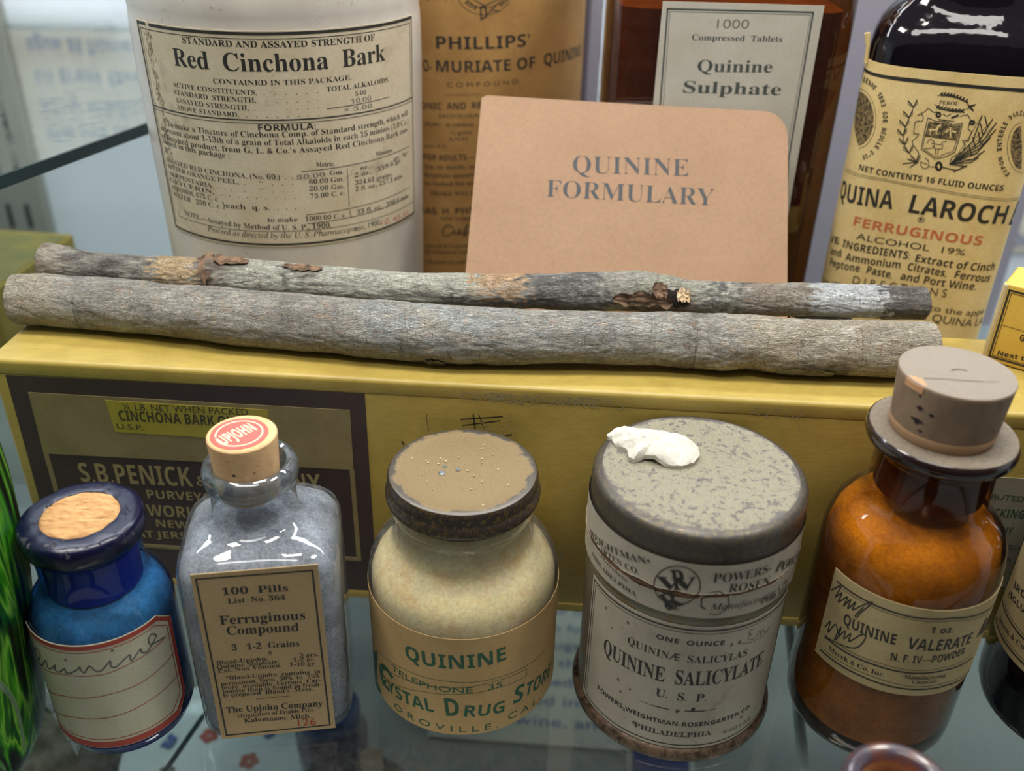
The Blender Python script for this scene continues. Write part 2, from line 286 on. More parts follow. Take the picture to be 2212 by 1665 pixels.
# glyph outlines (advance, loops; two characters per number) and printed matter (cm on each surface)
GLYPHS = {
'B': {
48:[224,[112,-4,89,-2,70,4,54,14,41,28,31,46,23,66,18,89,14,144,18,198,23,221,31,241,41,258,54,272,70,282,90,288,112,290,134,288,153,282,169,272,182,258,192,241,200,221,206,197,209,172,209,115,206,89,200,66,192,45,182,28,168,14,153,4,134,-2],[112,22,125,26,135,36,141,54,147,108,147,178,141,232,135,250,125,260,112,264,99,260,89,250,83,232,76,178,76,108,83,54,89,36,99,26]],
49:[224,[39,0,39,21,78,22,87,27,91,38,92,248,64,218,48,207,34,207,24,214,18,227,17,236,54,250,106,287,151,287,152,40,155,28,164,22,204,21,204,0]],
50:[224,[14,0,14,41,101,133,119,159,130,183,134,208,134,235,131,246,126,255,120,260,113,264,104,265,91,263,82,257,75,248,70,234,67,196,40,200,30,205,22,212,17,223,16,236,20,254,33,270,55,282,85,289,104,290,131,288,154,282,172,272,185,258,193,242,195,223,190,196,174,167,142,131,52,44,153,45,166,51,176,63,182,84,205,84,203,0]],
51:[224,[78,-3,48,3,27,14,15,28,11,44,12,53,16,61,29,72,45,75,47,60,51,47,59,37,69,30,81,25,103,25,119,29,132,40,141,57,144,83,142,97,136,110,128,120,115,129,100,134,57,135,57,160,99,162,112,167,122,176,128,188,133,202,133,232,130,244,126,253,119,260,111,264,92,264,85,261,75,250,68,223,66,203,38,207,28,212,20,219,16,228,14,239,17,252,24,264,37,275,54,283,76,288,103,290,129,288,152,282,170,273,184,260,192,244,195,224,193,207,187,192,178,179,165,168,150,159,134,152,166,142,186,129,194,120,200,109,204,97,204,67,201,53,189,31,172,15,150,4,111,-4]],
52:[224,[72,0,72,21,100,23,106,26,112,31,115,39,116,74,5,74,5,99,119,286,174,286,174,101,216,101,216,74,174,74,175,39,179,31,184,26,199,22,212,21,212,0],[33,101,116,101,117,209,119,248,87,190]],
53:[224,[79,-3,50,3,30,14,20,28,16,44,20,60,31,69,48,72,52,50,60,36,73,27,92,24,109,27,123,35,134,50,140,73,140,106,135,121,127,133,116,141,103,146,62,145,42,140,24,147,37,286,188,286,190,213,167,213,159,238,151,241,62,242,56,168,75,172,100,174,129,171,154,164,174,152,190,136,199,114,202,88,198,57,186,33,168,16,146,5,110,-3]],
54:[224,[117,-4,98,-2,81,2,65,11,51,22,40,37,30,55,24,77,19,103,19,154,25,194,37,229,56,257,68,268,82,277,97,284,114,288,148,289,173,283,190,273,200,260,203,246,202,238,192,224,183,219,171,215,155,214,151,246,145,258,135,265,128,266,114,263,101,254,91,239,83,218,77,192,74,160,96,171,117,175,130,175,152,173,172,166,188,153,200,137,207,117,210,92,207,66,199,42,186,23,168,8,145,-1],[118,22,128,24,136,29,143,38,148,51,151,68,151,108,147,124,142,136,134,144,125,149,107,150,84,140,74,132,76,97,80,69,87,48,96,34,107,25]],
55:[224,[66,0,172,242,67,242,55,240,48,233,44,222,42,202,18,202,20,286,210,286,210,266,100,0]],
56:[224,[109,-4,88,-3,70,1,54,6,41,14,31,23,22,34,17,46,13,59,12,73,14,89,19,103,28,115,54,135,71,144,44,165,34,176,27,188,23,202,22,229,30,252,37,263,47,272,59,279,74,285,93,288,114,290,140,287,161,281,178,270,190,255,197,239,199,220,198,205,193,192,185,182,161,163,145,155,167,143,184,131,196,119,205,106,210,91,212,76,209,52,200,33,185,17,164,5,139,-2],[121,168,137,181,146,198,148,228,141,249,132,260,119,266,102,265,93,261,86,254,79,234,79,209,83,198,89,189,108,175],[111,19,124,20,135,25,144,33,151,43,155,55,156,69,154,81,150,92,142,101,116,119,98,128,82,115,70,96,66,71,67,57,72,44,78,33,88,25,98,20]],
57:[224,[76,-3,52,3,37,13,28,27,26,47,30,56,39,62,45,64,55,42,62,34,70,27,80,23,93,21,112,26,127,40,138,63,146,95,149,137,135,123,116,113,92,110,71,112,52,119,36,131,24,147,16,168,14,193,15,211,19,228,25,243,33,257,44,268,57,277,71,284,88,288,106,290,124,288,142,283,157,276,171,265,183,250,193,232,200,210,204,185,205,134,199,93,187,58,179,43,169,29,157,18,143,8,128,2,110,-3],[110,139,126,142,140,152,149,166,148,197,144,221,138,240,129,253,119,260,108,263,97,261,89,255,81,246,76,233,73,216,72,195,76,164,89,145]],
65:[260,[-5,0,-5,11,8,14,19,24,29,44,123,278,134,277,240,28,250,15,256,12,264,11,264,0,136,0,136,11,154,13,165,18,169,27,150,79,62,79,45,35,44,29,48,19,57,13,76,11,76,0],[68,96,144,96,105,190]],
66:[264,[10,0,10,10,31,15,37,19,41,26,44,49,43,239,39,251,30,258,9,261,9,271,131,271,169,269,198,261,219,249,232,231,236,209,229,180,207,160,171,147,199,140,221,129,237,115,246,98,249,78,246,55,237,36,221,21,200,9,173,2,142,0],[108,150,131,151,146,155,157,162,164,172,168,187,170,206,169,222,166,235,160,246,153,253,142,257,121,258,112,253,108,233],[148,16,160,21,169,29,174,41,178,57,179,76,178,96,173,112,165,124,153,131,138,136,108,138,109,31,113,20,124,15]],
67:[279,[153,-6,127,-4,103,2,82,12,63,25,46,42,33,62,23,85,18,109,16,136,18,162,24,187,33,209,47,229,63,245,83,259,105,269,128,275,154,277,174,276,231,259,239,261,246,267,250,277,260,277,260,184,250,184,240,207,227,226,212,242,195,254,177,262,158,264,132,259,112,243,97,217,88,181,86,135,89,91,98,57,114,33,137,19,166,14,182,15,197,20,213,27,228,36,242,48,255,63,266,53,249,31,228,15,206,3,181,-4]],
68:[295,[12,0,12,10,32,14,37,18,41,23,44,44,43,237,41,247,36,254,30,258,9,261,9,271,159,270,184,266,206,259,225,249,241,236,255,221,265,203,273,183,277,160,279,136,273,87,256,49,227,22,187,5,136,0],[132,14,156,18,176,28,190,45,201,68,207,99,209,136,206,180,197,214,181,239,160,253,133,258,117,255,113,252,109,239,109,33,113,20,124,15]],
69:[263,[8,0,8,10,31,13,37,18,41,24,45,46,44,235,41,246,37,253,30,258,10,261,10,271,238,271,238,190,228,190,223,213,215,230,203,242,186,250,165,255,138,256,115,254,110,244,109,146,131,148,145,153,154,160,162,171,168,187,172,206,181,206,181,70,171,70,166,98,158,116,143,127,123,132,109,132,109,31,114,21,127,17,156,17,187,23,211,36,230,56,245,85,256,85,240,0]],
70:[241,[9,0,9,10,31,15,37,20,41,27,44,50,44,236,41,246,37,252,21,259,8,261,8,271,234,271,234,190,225,190,217,219,205,238,196,245,171,254,137,257,115,255,109,248,108,147,129,149,142,153,152,161,160,172,166,187,169,206,180,206,180,70,170,70,166,91,160,108,153,119,143,127,129,132,108,133,110,32,115,20,125,14,153,10,153,0]],
71:[302,[160,-6,132,-4,107,2,84,12,64,25,48,41,34,61,24,84,18,109,16,136,18,163,24,187,34,210,48,229,64,246,83,259,105,269,128,275,153,277,174,276,197,271,231,260,242,264,250,277,260,277,260,183,250,183,236,213,218,237,196,254,172,263,159,264,133,259,113,243,98,218,90,182,87,136,89,97,96,65,107,40,123,22,142,11,164,8,188,11,195,16,200,23,204,42,203,87,200,96,196,101,189,105,164,108,164,118,298,118,298,108,278,105,272,102,266,88,266,17,223,2,181,-5]],
72:[312,[9,0,9,10,31,14,37,19,41,25,44,48,44,237,41,246,37,252,31,257,10,261,10,271,144,271,144,261,122,257,114,252,109,234,108,149,204,149,202,242,199,252,191,257,168,261,168,271,302,271,302,261,280,257,274,253,271,246,268,226,268,36,275,20,281,15,302,10,302,0,168,0,168,10,190,14,196,18,200,25,204,48,204,132,108,132,109,35,112,25,116,19,122,14,144,10,144,0]],
73:[155,[8,0,8,10,30,15,36,19,41,25,45,45,44,241,42,249,38,255,21,260,8,261,8,271,146,271,146,261,123,258,117,255,112,249,109,230,110,32,114,22,123,16,146,10,146,0]],
75:[304,[10,0,10,10,31,14,38,19,42,25,45,48,44,237,42,246,37,253,31,257,10,261,10,271,144,271,144,261,122,257,114,252,109,234,109,139,200,233,206,242,208,249,204,256,192,260,173,261,173,271,289,271,289,261,260,256,234,241,205,215,161,170,285,18,302,11,309,10,309,0,167,0,167,10,192,12,198,17,198,25,188,39,119,127,109,118,110,35,112,25,116,19,122,14,144,10,144,0]],
76:[254,[9,0,9,10,31,14,37,19,41,25,44,48,44,238,41,247,37,253,31,257,10,261,10,271,149,271,149,261,124,258,115,253,110,242,108,226,110,28,115,21,139,16,173,20,200,29,211,37,229,60,244,92,254,92,239,0]],
77:[378,[8,0,8,10,30,14,37,19,41,25,45,47,44,242,40,252,31,257,9,261,9,271,110,271,189,85,268,271,368,271,368,261,347,256,341,252,337,246,334,225,335,32,339,20,346,14,367,10,367,0,236,0,236,10,258,15,266,21,270,40,271,238,172,0,161,0,63,232,64,34,67,24,71,18,78,14,101,10,101,0]],
78:[294,[240,-6,64,208,64,34,67,25,71,18,77,14,99,10,99,0,11,0,11,10,32,14,40,20,45,38,45,231,22,258,11,261,11,271,93,271,233,100,232,241,228,251,220,257,197,261,197,271,286,271,286,261,264,257,258,253,254,247,251,224,251,-6]],
79:[313,[155,-6,136,-5,118,-2,100,4,70,23,44,48,35,63,27,80,21,97,18,116,18,155,21,174,27,191,35,208,45,223,70,249,101,267,119,273,138,276,177,276,196,273,213,267,244,249,268,224,286,192,292,175,296,156,296,116,292,97,286,80,278,63,268,48,243,23,211,4,194,-2,175,-5],[158,7,182,12,201,28,215,53,223,89,226,136,224,174,218,206,207,231,193,250,175,260,155,264,130,259,111,243,97,218,89,182,86,136,89,97,95,65,106,40,120,22,137,11]],
80:[249,[9,0,9,10,31,14,37,19,41,25,44,48,44,237,41,246,37,252,31,257,10,261,10,271,158,270,182,267,200,262,213,255,223,247,232,237,238,225,242,212,244,198,241,176,232,158,218,143,199,132,174,125,144,122,108,122,109,35,112,25,116,19,122,14,144,10,144,0],[108,137,138,138,152,143,162,150,169,162,173,177,174,196,173,215,169,230,164,242,155,250,144,255,122,256,113,252,109,244]],
81:[313,[225,-69,195,-66,168,-58,145,-44,126,-25,111,0,92,8,75,18,60,30,47,44,36,59,28,77,21,95,18,115,16,136,18,155,21,174,27,191,35,208,45,223,70,249,101,267,119,273,138,276,177,276,196,273,213,267,244,249,268,224,286,192,292,175,296,156,297,136,294,105,285,76,270,51,250,29,226,12,197,0,214,-27,237,-43,265,-48,293,-44,295,-55,271,-63,248,-67],[158,7,183,12,202,28,215,53,224,89,226,136,224,174,218,206,207,231,193,250,175,260,155,264,130,259,111,243,97,218,89,182,86,136,89,97,95,65,106,40,120,22,138,11]],
82:[282,[9,0,9,10,31,14,37,19,41,25,44,48,44,237,41,246,37,252,31,257,10,261,10,271,129,271,166,269,196,263,219,254,235,240,245,222,248,199,242,170,221,148,188,133,257,30,274,13,286,10,286,0,202,0,120,126,108,126,109,35,112,25,116,19,122,14,144,10,144,0],[108,139,140,141,155,146,167,154,174,165,179,181,181,200,176,232,160,250,134,257,117,254,113,252,109,240]],
83:[232,[26,-6,26,94,37,94,45,67,54,46,66,30,81,18,98,11,117,9,131,10,143,14,153,21,160,31,165,41,166,53,162,70,152,84,134,95,76,125,59,138,46,150,37,164,31,180,30,198,31,213,34,227,40,240,48,251,57,260,69,268,81,273,110,278,137,275,178,265,184,266,189,270,191,278,202,278,202,190,192,190,182,217,167,240,148,255,127,264,103,264,92,260,83,254,77,246,73,237,71,226,72,217,76,208,90,194,112,180,166,155,189,139,204,121,212,102,214,79,213,63,209,48,202,34,193,23,181,13,167,5,151,-1,134,-5,114,-6,94,-5,50,7,41,4,36,-6]],
84:[252,[55,0,55,10,78,14,85,18,89,25,93,48,93,258,69,256,53,250,39,240,28,227,21,210,17,189,6,189,6,271,244,271,244,189,234,189,229,214,219,233,204,247,185,255,157,258,158,35,160,25,165,18,171,14,195,10,195,0]],
85:[293,[148,-8,114,-5,88,3,68,17,54,36,46,61,44,92,43,237,40,246,36,252,30,257,9,261,9,271,143,271,143,261,121,257,113,252,108,234,108,83,109,62,114,44,121,31,132,21,146,15,164,13,189,16,208,26,222,43,231,65,234,95,233,237,230,246,226,252,219,256,196,261,196,271,282,271,282,261,263,256,258,251,252,236,252,108,249,71,240,41,226,19,206,4,180,-5]],
86:[255,[126,-8,18,244,8,255,-8,261,-8,271,126,271,126,261,99,257,92,250,91,239,154,85,211,238,210,250,203,257,178,261,178,271,263,271,263,261,249,258,238,249,228,228,137,-8]],
87:[364,[102,-6,13,249,5,258,-9,261,-9,271,108,271,108,261,89,257,84,250,86,231,133,91,179,210,167,246,159,256,136,261,136,271,262,271,262,261,246,259,237,254,234,245,238,230,282,99,326,236,326,248,320,256,300,261,300,271,372,271,372,261,359,256,346,236,266,-6,255,-6,188,184,113,-6]],
89:[254,[60,0,60,10,82,14,88,19,92,25,96,48,96,106,21,242,8,256,-8,261,-8,271,123,271,123,261,104,259,96,255,93,248,98,233,148,134,204,228,208,243,204,253,194,259,176,261,176,271,262,271,262,261,249,257,233,241,160,121,160,35,163,25,167,19,173,14,195,10,195,0]],
97:[205,[152,-6,135,-3,124,6,119,21,100,6,79,-2,57,-5,44,-4,33,0,24,7,17,16,13,26,12,38,15,54,23,69,38,81,58,92,85,103,118,113,118,154,111,168,105,173,88,176,74,175,65,170,62,163,73,142,72,131,65,120,53,114,38,114,27,121,20,133,21,150,29,166,46,178,68,187,96,190,122,188,142,183,157,174,167,162,172,145,174,125,177,22,184,21,191,25,196,16,182,4,168,-4],[90,20,109,28,118,38,118,101,92,90,76,73,70,50,73,33,79,23]],
98:[215,[26,-7,25,242,22,255,13,260,5,262,5,271,82,271,82,166,97,179,113,187,132,190,145,188,158,184,169,178,179,169,194,146,203,116,202,79,199,61,192,45,184,30,173,18,161,8,146,0,131,-4,114,-6,97,-3,79,4,62,17,32,-7],[109,8,122,11,131,18,138,29,142,46,146,95,142,136,138,149,131,159,121,165,104,166,92,161,84,150,82,144,82,41,85,23,94,12]],
99:[175,[93,-6,78,-5,64,0,52,6,40,16,30,27,22,40,16,55,13,72,12,89,13,108,17,125,24,141,33,155,44,167,57,177,72,184,87,189,104,190,122,189,137,184,149,178,158,169,163,158,164,139,159,128,148,122,141,122,127,125,119,134,116,170,110,175,101,177,82,170,71,148,67,112,68,85,73,63,82,45,93,33,106,25,122,23,135,25,149,32,162,43,170,36,148,13,122,-1]],
100:[220,[83,-6,70,-5,58,-1,46,6,36,15,21,40,13,70,13,107,16,125,21,141,29,156,38,167,48,177,60,184,73,188,87,190,104,187,120,179,133,167,132,246,126,256,114,261,105,262,105,271,190,271,192,29,197,21,210,16,210,6,162,1,133,-6,133,23,120,7,103,-3],[102,17,114,20,126,30,133,45,133,144,128,156,117,164,104,167,92,165,84,159,78,149,73,134,70,91,73,49,77,35,83,25,91,19]],
101:[179,[92,-6,77,-5,63,-1,50,6,39,15,30,27,22,41,16,57,13,74,13,112,16,128,22,143,30,157,40,168,52,177,65,184,79,188,94,190,115,187,133,179,148,167,159,150,166,128,168,99,70,99,75,58,92,33,119,25,134,28,148,37,161,51,170,43,148,16,122,-1],[69,114,120,114,118,156,115,165,111,172,104,175,96,177,81,171,72,152]],
102:[127,[9,0,9,10,26,15,30,25,31,165,10,165,10,185,31,185,31,210,33,230,40,246,50,259,65,269,83,275,104,277,119,276,132,272,143,265,151,257,155,248,156,230,150,218,140,212,127,212,116,217,111,227,112,244,118,258,116,261,107,264,95,260,90,250,88,185,121,185,121,165,88,165,89,28,94,15,108,10,119,10,119,0]],
103:[195,[87,-84,63,-82,44,-79,28,-72,17,-64,11,-55,8,-44,12,-32,23,-23,41,-15,26,-6,17,5,14,18,15,27,19,36,34,51,61,66,34,80,18,100,13,126,14,138,18,149,31,168,52,182,79,189,109,189,139,181,189,181,189,160,160,160,167,148,172,135,174,121,170,100,158,82,139,69,116,62,78,61,67,56,61,47,60,42,63,35,71,31,141,27,165,20,174,14,180,8,187,-11,188,-22,185,-40,177,-55,162,-67,142,-76,117,-82],[94,74,102,75,109,80,113,87,118,110,118,142,113,164,109,171,102,175,94,177,85,175,79,171,74,164,69,142,69,110,74,87,79,80,85,75],[96,-69,130,-66,150,-56,157,-39,153,-28,142,-22,122,-20,58,-20,50,-27,45,-35,44,-43,45,-50,49,-56,56,-62,66,-66]],
104:[227,[11,0,11,10,23,12,29,20,31,33,31,245,27,256,18,261,11,262,11,271,88,271,88,159,104,176,123,186,145,190,174,183,191,161,197,126,197,26,201,15,210,10,216,10,216,0,120,0,120,10,133,12,138,20,140,33,138,147,133,158,121,162,109,159,98,152,88,140,90,20,95,12,107,10,107,0]],
105:[118,[52,217,39,224,31,238,31,254,39,267,52,275,68,275,81,267,89,254,89,238,81,224,68,217],[11,0,11,10,23,12,29,19,31,33,30,165,25,172,12,175,12,185,88,185,90,20,95,13,107,10,107,0]],
106:[125,[55,217,42,225,34,238,34,254,42,268,55,276,71,276,85,268,93,254,93,239,85,225,71,217],[11,-83,-6,-78,-21,-69,-30,-56,-33,-42,-30,-29,-22,-20,-9,-17,4,-20,13,-28,15,-43,6,-61,8,-66,12,-69,26,-68,32,-65,37,-52,38,-32,37,158,33,169,22,174,13,175,13,185,95,185,95,-13,93,-34,86,-52,75,-66,61,-76,43,-82]],
107:[214,[10,0,10,10,23,13,29,20,31,33,30,251,25,259,12,262,12,271,88,271,88,100,141,154,145,166,143,171,136,174,122,175,122,185,206,185,206,175,191,172,177,165,132,124,211,14,217,11,224,10,224,0,126,0,126,10,137,11,141,14,142,22,97,88,88,80,90,20,95,13,107,10,107,0]],
108:[119,[11,0,11,10,23,12,29,19,31,33,30,251,25,259,12,262,12,271,88,271,90,20,95,13,107,10,107,0]],
109:[330,[11,0,11,10,23,12,29,20,31,33,31,158,27,169,18,174,11,175,11,185,87,185,87,158,103,175,121,186,141,190,165,186,181,174,191,156,208,174,227,186,249,190,277,183,294,161,300,126,302,20,307,12,319,10,319,0,225,0,225,10,237,12,242,20,244,33,242,147,237,158,225,162,213,159,203,153,193,141,195,20,200,12,212,10,212,0,119,0,119,10,131,12,136,20,138,33,136,147,131,158,119,162,107,159,96,152,87,140,89,20,94,13,106,10,106,0]],
110:[227,[11,0,11,10,23,12,29,20,31,33,31,158,27,169,18,174,11,175,11,185,88,185,88,159,104,176,123,186,145,190,174,183,191,161,197,126,197,26,201,15,210,10,216,10,216,0,120,0,120,10,133,12,138,20,140,33,138,147,133,158,121,162,109,159,98,152,88,140,90,20,95,12,107,10,107,0]],
111:[200,[100,-6,83,-5,68,0,54,7,41,16,31,28,22,42,16,57,12,74,11,92,12,110,16,127,22,142,31,156,41,168,54,177,68,184,83,188,100,190,117,188,132,184,146,177,158,168,169,156,177,143,184,127,188,110,189,92,188,73,184,56,177,41,169,27,158,16,146,6,132,0,117,-5],[100,7,111,9,118,14,127,30,129,48,130,123,128,146,124,161,118,171,110,176,100,178,90,176,82,171,76,161,73,146,70,92,74,30,82,14,90,9]],
112:[221,[10,-83,10,-74,24,-70,30,-60,30,164,24,172,12,176,12,185,85,185,85,156,99,175,116,186,137,190,151,189,163,184,174,178,184,168,199,144,207,113,207,76,199,43,192,29,184,17,173,7,162,0,149,-5,135,-6,117,-3,101,5,88,19,90,-59,95,-68,110,-73,118,-73,118,-83],[116,17,127,19,136,25,142,35,147,50,150,92,147,133,144,148,138,158,130,164,118,166,107,163,97,154,88,140,88,41,95,27,105,19]],
113:[217,[104,-83,104,-73,122,-70,131,-64,133,-50,133,17,119,5,103,-3,84,-6,71,-4,58,0,47,6,37,15,28,25,16,53,12,86,13,105,17,123,24,140,32,154,43,167,55,177,69,184,85,189,101,190,119,188,136,180,153,168,184,191,190,191,191,-57,194,-68,203,-72,211,-73,211,-83],[112,18,124,24,131,34,133,40,133,144,130,161,121,172,107,176,95,173,85,167,78,156,73,140,70,93,73,50,78,36,85,26,94,20]],
114:[171,[11,0,11,10,23,12,29,19,31,33,30,166,24,172,12,175,12,185,87,185,87,150,102,172,121,185,139,190,157,186,164,181,171,167,172,151,166,140,155,133,141,133,132,137,120,152,112,155,102,150,92,136,89,114,89,25,95,15,107,11,118,10,118,0]],
115:[172,[90,-6,66,-2,44,5,38,4,33,1,30,-5,21,-5,21,63,32,63,36,47,43,34,52,23,62,15,72,10,93,10,106,16,114,27,114,35,112,45,105,55,51,84,32,101,27,110,23,120,22,131,24,147,29,161,39,173,51,183,66,188,84,190,127,182,134,185,137,190,145,190,145,132,136,132,125,156,117,165,108,171,99,175,81,176,69,170,63,160,63,148,69,138,87,126,126,106,144,90,149,81,153,56,151,39,145,23,136,11,123,1,108,-4]],
116:[136,[74,-6,59,-4,48,0,39,6,33,15,30,28,29,166,12,166,12,178,62,232,77,252,86,252,86,185,124,185,124,166,86,166,87,35,92,27,100,24,109,26,116,33,123,44,132,39,118,14,98,-1]],
117:[223,[78,-6,61,-4,48,1,39,10,32,23,28,38,26,163,20,172,7,175,7,185,84,185,85,38,90,27,99,22,117,23,127,29,136,39,136,157,132,169,121,174,113,175,113,185,193,185,193,34,197,23,207,19,214,18,214,8,191,6,136,-6,136,24,120,8,100,-2]],
118:[182,[85,-6,23,148,13,167,5,174,-2,175,-2,185,98,185,98,175,84,174,79,170,77,164,110,73,144,162,141,169,134,174,121,175,121,185,182,185,182,176,169,170,155,145,95,-6]],
119:[259,[73,-6,10,158,1,172,-6,175,-6,185,82,185,82,175,69,170,69,158,99,76,126,140,113,172,100,176,100,185,192,185,192,175,183,173,178,170,177,156,200,84,228,152,230,167,223,173,212,176,212,185,265,185,265,176,256,173,245,154,181,-6,172,-6,133,117,83,-6]],
120:[190,[3,0,3,9,15,14,26,22,37,34,73,81,18,166,10,172,2,175,2,185,100,185,100,175,91,174,85,171,84,164,109,122,139,162,138,171,120,175,120,185,185,185,185,176,174,172,163,164,118,110,183,11,190,9,190,0,92,0,92,10,108,13,110,18,103,35,82,68,51,25,50,20,52,14,58,10,70,9,70,0]],
121:[179,[22,-83,6,-74,0,-68,-3,-59,-3,-43,3,-32,14,-24,28,-24,38,-29,44,-39,45,-56,51,-59,56,-57,68,-44,77,-26,84,-3,15,164,6,173,-3,175,-3,185,96,185,96,175,81,172,77,168,79,153,110,71,141,155,141,167,137,172,121,175,121,185,178,185,178,175,169,171,154,144,83,-46,71,-66,57,-78,41,-83]],
122:[174,[8,0,8,8,100,171,63,170,52,167,43,162,36,154,26,129,16,129,19,185,164,185,164,173,75,15,108,16,122,20,133,26,141,35,149,48,155,64,164,64,160,0]],
},
'S': {
49:[229,[105,0,106,222,86,202,53,176,24,212,116,286,165,286,165,0]],
51:[229,[98,-4,68,-2,40,3,15,12,15,63,54,49,91,44,111,45,126,49,137,55,144,64,148,74,149,94,144,107,132,116,111,122,59,124,59,170,111,172,130,179,140,189,145,201,144,218,141,226,136,232,128,237,104,241,80,238,44,220,16,262,41,276,71,286,109,290,136,288,159,282,179,272,193,258,202,242,204,222,202,203,196,187,187,174,174,164,143,149,164,145,181,138,195,128,205,116,211,101,213,83,211,67,207,52,201,39,191,26,178,16,163,7,144,1,123,-3]],
54:[229,[118,-4,100,-3,82,2,66,9,51,20,38,34,28,51,20,71,16,94,16,154,21,186,30,215,45,242,67,264,97,279,114,285,157,289,196,286,196,238,161,242,139,240,121,237,106,230,95,222,85,211,79,199,71,169,70,152,72,152,86,169,106,181,119,185,134,186,157,183,177,175,194,162,206,144,213,122,216,95,213,66,204,42,189,22,170,8,146,-1],[128,46,138,50,146,57,152,66,156,79,156,107,153,118,148,127,140,134,130,138,110,139,95,133,84,124,75,106,76,82,83,66,93,53,108,45]],
56:[229,[114,-4,85,-2,60,5,40,16,26,32,17,50,14,72,16,91,21,107,30,120,54,141,69,149,46,167,36,178,29,190,24,205,23,221,24,235,28,248,36,259,45,268,69,282,99,288,130,288,160,282,184,268,193,259,200,248,204,235,206,220,204,204,199,190,191,178,168,159,154,151,183,132,199,116,211,97,214,74,213,59,209,45,202,33,192,22,181,13,167,6,151,0],[114,176,138,191,144,198,148,206,148,225,144,232,132,242,114,245,96,242,84,232,81,225,81,207,84,199,105,181],[127,41,138,45,147,50,153,57,157,66,158,83,152,95,136,109,112,124,90,111,75,96,71,86,70,76,71,66,75,58,81,50,90,45,100,42]],
65:[276,[0,0,101,287,175,287,276,0,211,0,190,68,86,68,65,0],[101,119,176,119,138,242,122,185]],
66:[269,[36,0,36,286,125,286,160,284,189,278,211,270,227,256,237,237,240,213,239,198,235,184,229,172,220,162,209,155,196,152,196,150,222,140,236,127,245,109,248,83,244,59,235,39,220,22,199,10,173,2,143,0],[96,172,147,173,160,176,168,181,174,187,177,195,178,205,177,215,173,223,166,229,144,235,96,236],[96,50,152,51,165,55,174,61,180,68,184,78,185,89,184,99,180,107,174,115,164,120,151,123,96,124]],
67:[255,[124,-2,100,4,79,14,62,28,48,45,37,65,29,89,25,114,23,142,25,170,30,196,39,219,51,239,66,257,84,271,106,281,130,288,171,289,214,280,241,270,221,220,178,237,157,239,136,236,118,228,104,213,94,194,88,170,86,142,87,114,93,90,103,71,116,58,134,49,157,46,192,50,230,62,230,11,193,0,166,-4]],
68:[296,[36,0,36,286,126,286,154,284,180,278,203,270,224,257,241,242,255,223,265,200,271,175,273,146,271,118,266,93,258,72,247,53,232,37,214,23,194,13,171,6,145,1],[96,50,122,50,154,54,178,65,196,84,206,110,210,144,208,173,201,196,189,214,173,226,153,234,129,236,96,236]],
69:[224,[36,0,36,286,200,286,200,236,96,236,96,173,193,173,193,124,96,124,96,50,200,50,200,0]],
70:[220,[36,0,36,286,200,286,200,236,96,236,96,162,192,162,192,113,96,113,96,0]],
71:[290,[132,-2,110,2,90,10,73,20,58,34,45,50,36,69,29,91,25,116,23,143,25,172,31,198,41,221,54,241,71,258,91,272,115,282,142,288,188,289,231,281,257,272,237,224,207,235,172,239,155,238,140,234,126,227,114,218,104,207,96,193,90,178,87,161,86,124,93,92,99,79,107,68,117,59,129,52,144,48,160,46,198,50,198,110,144,110,144,160,258,160,258,12,211,0,176,-4]],
72:[306,[36,0,36,286,96,286,96,174,210,174,210,286,270,286,270,0,210,0,210,123,96,123,96,0]],
73:[156,[13,0,13,34,48,50,48,235,13,251,13,286,143,286,143,251,108,235,108,50,143,34,143,0]],
74:[132,[6,-84,-30,-80,-30,-29,6,-33,18,-29,28,-21,34,-5,36,18,36,286,96,286,95,-5,91,-24,85,-41,76,-55,66,-66,53,-74,39,-79,23,-83]],
75:[266,[36,0,36,286,96,286,96,155,120,188,198,286,265,286,165,159,266,0,197,0,122,120,96,102,96,0]],
76:[226,[36,0,36,286,96,286,96,50,212,50,212,0]],
77:[377,[36,0,36,286,118,286,187,67,259,286,341,286,341,0,285,0,288,224,286,224,212,0,157,0,88,224,86,224,90,133,90,0]],
78:[325,[36,0,36,286,112,286,238,72,235,150,235,286,289,286,289,0,212,0,88,216,86,216,90,134,90,0]],
79:[318,[159,-4,130,-2,105,4,83,14,64,28,49,46,38,66,30,89,25,115,23,144,25,172,30,198,38,221,49,241,64,258,83,272,105,282,130,288,160,290,189,288,214,282,236,272,254,258,269,241,281,221,289,197,294,172,295,143,294,115,289,89,281,66,269,45,254,28,236,14,214,4,189,-2],[159,47,183,50,201,58,215,73,224,92,230,115,232,143,230,171,224,195,215,214,201,228,183,237,160,240,136,237,118,228,104,214,94,195,89,171,87,143,89,115,94,92,104,73,118,58,136,50]],
80:[251,[36,0,36,286,127,286,161,283,188,275,208,262,222,244,230,222,233,196,229,165,223,150,214,136,203,125,188,115,170,107,148,103,96,102,96,0],[96,151,132,152,146,156,157,161,165,170,170,181,172,194,167,218,151,231,124,236,96,236]],
81:[318,[216,-68,164,-4,130,-2,105,4,83,14,64,28,49,46,38,66,30,89,25,115,23,144,25,172,30,198,38,221,49,241,64,258,83,272,105,282,130,288,160,290,189,288,214,282,236,272,254,258,269,241,281,221,289,197,294,172,295,143,293,113,288,85,278,60,264,39,247,22,225,9,294,-68],[159,47,183,50,201,58,215,73,224,92,230,115,232,143,230,171,224,195,215,214,201,228,183,237,160,240,136,237,118,228,104,214,94,195,89,171,87,143,89,115,94,92,104,73,118,58,136,50]],
82:[264,[36,0,36,286,119,286,155,283,183,276,205,264,221,248,230,226,233,200,230,176,220,157,206,141,180,124,264,0,197,0,129,110,96,110,96,0],[96,159,134,160,148,163,159,169,166,177,171,186,172,198,170,211,166,220,158,227,147,232,115,236,96,236]],
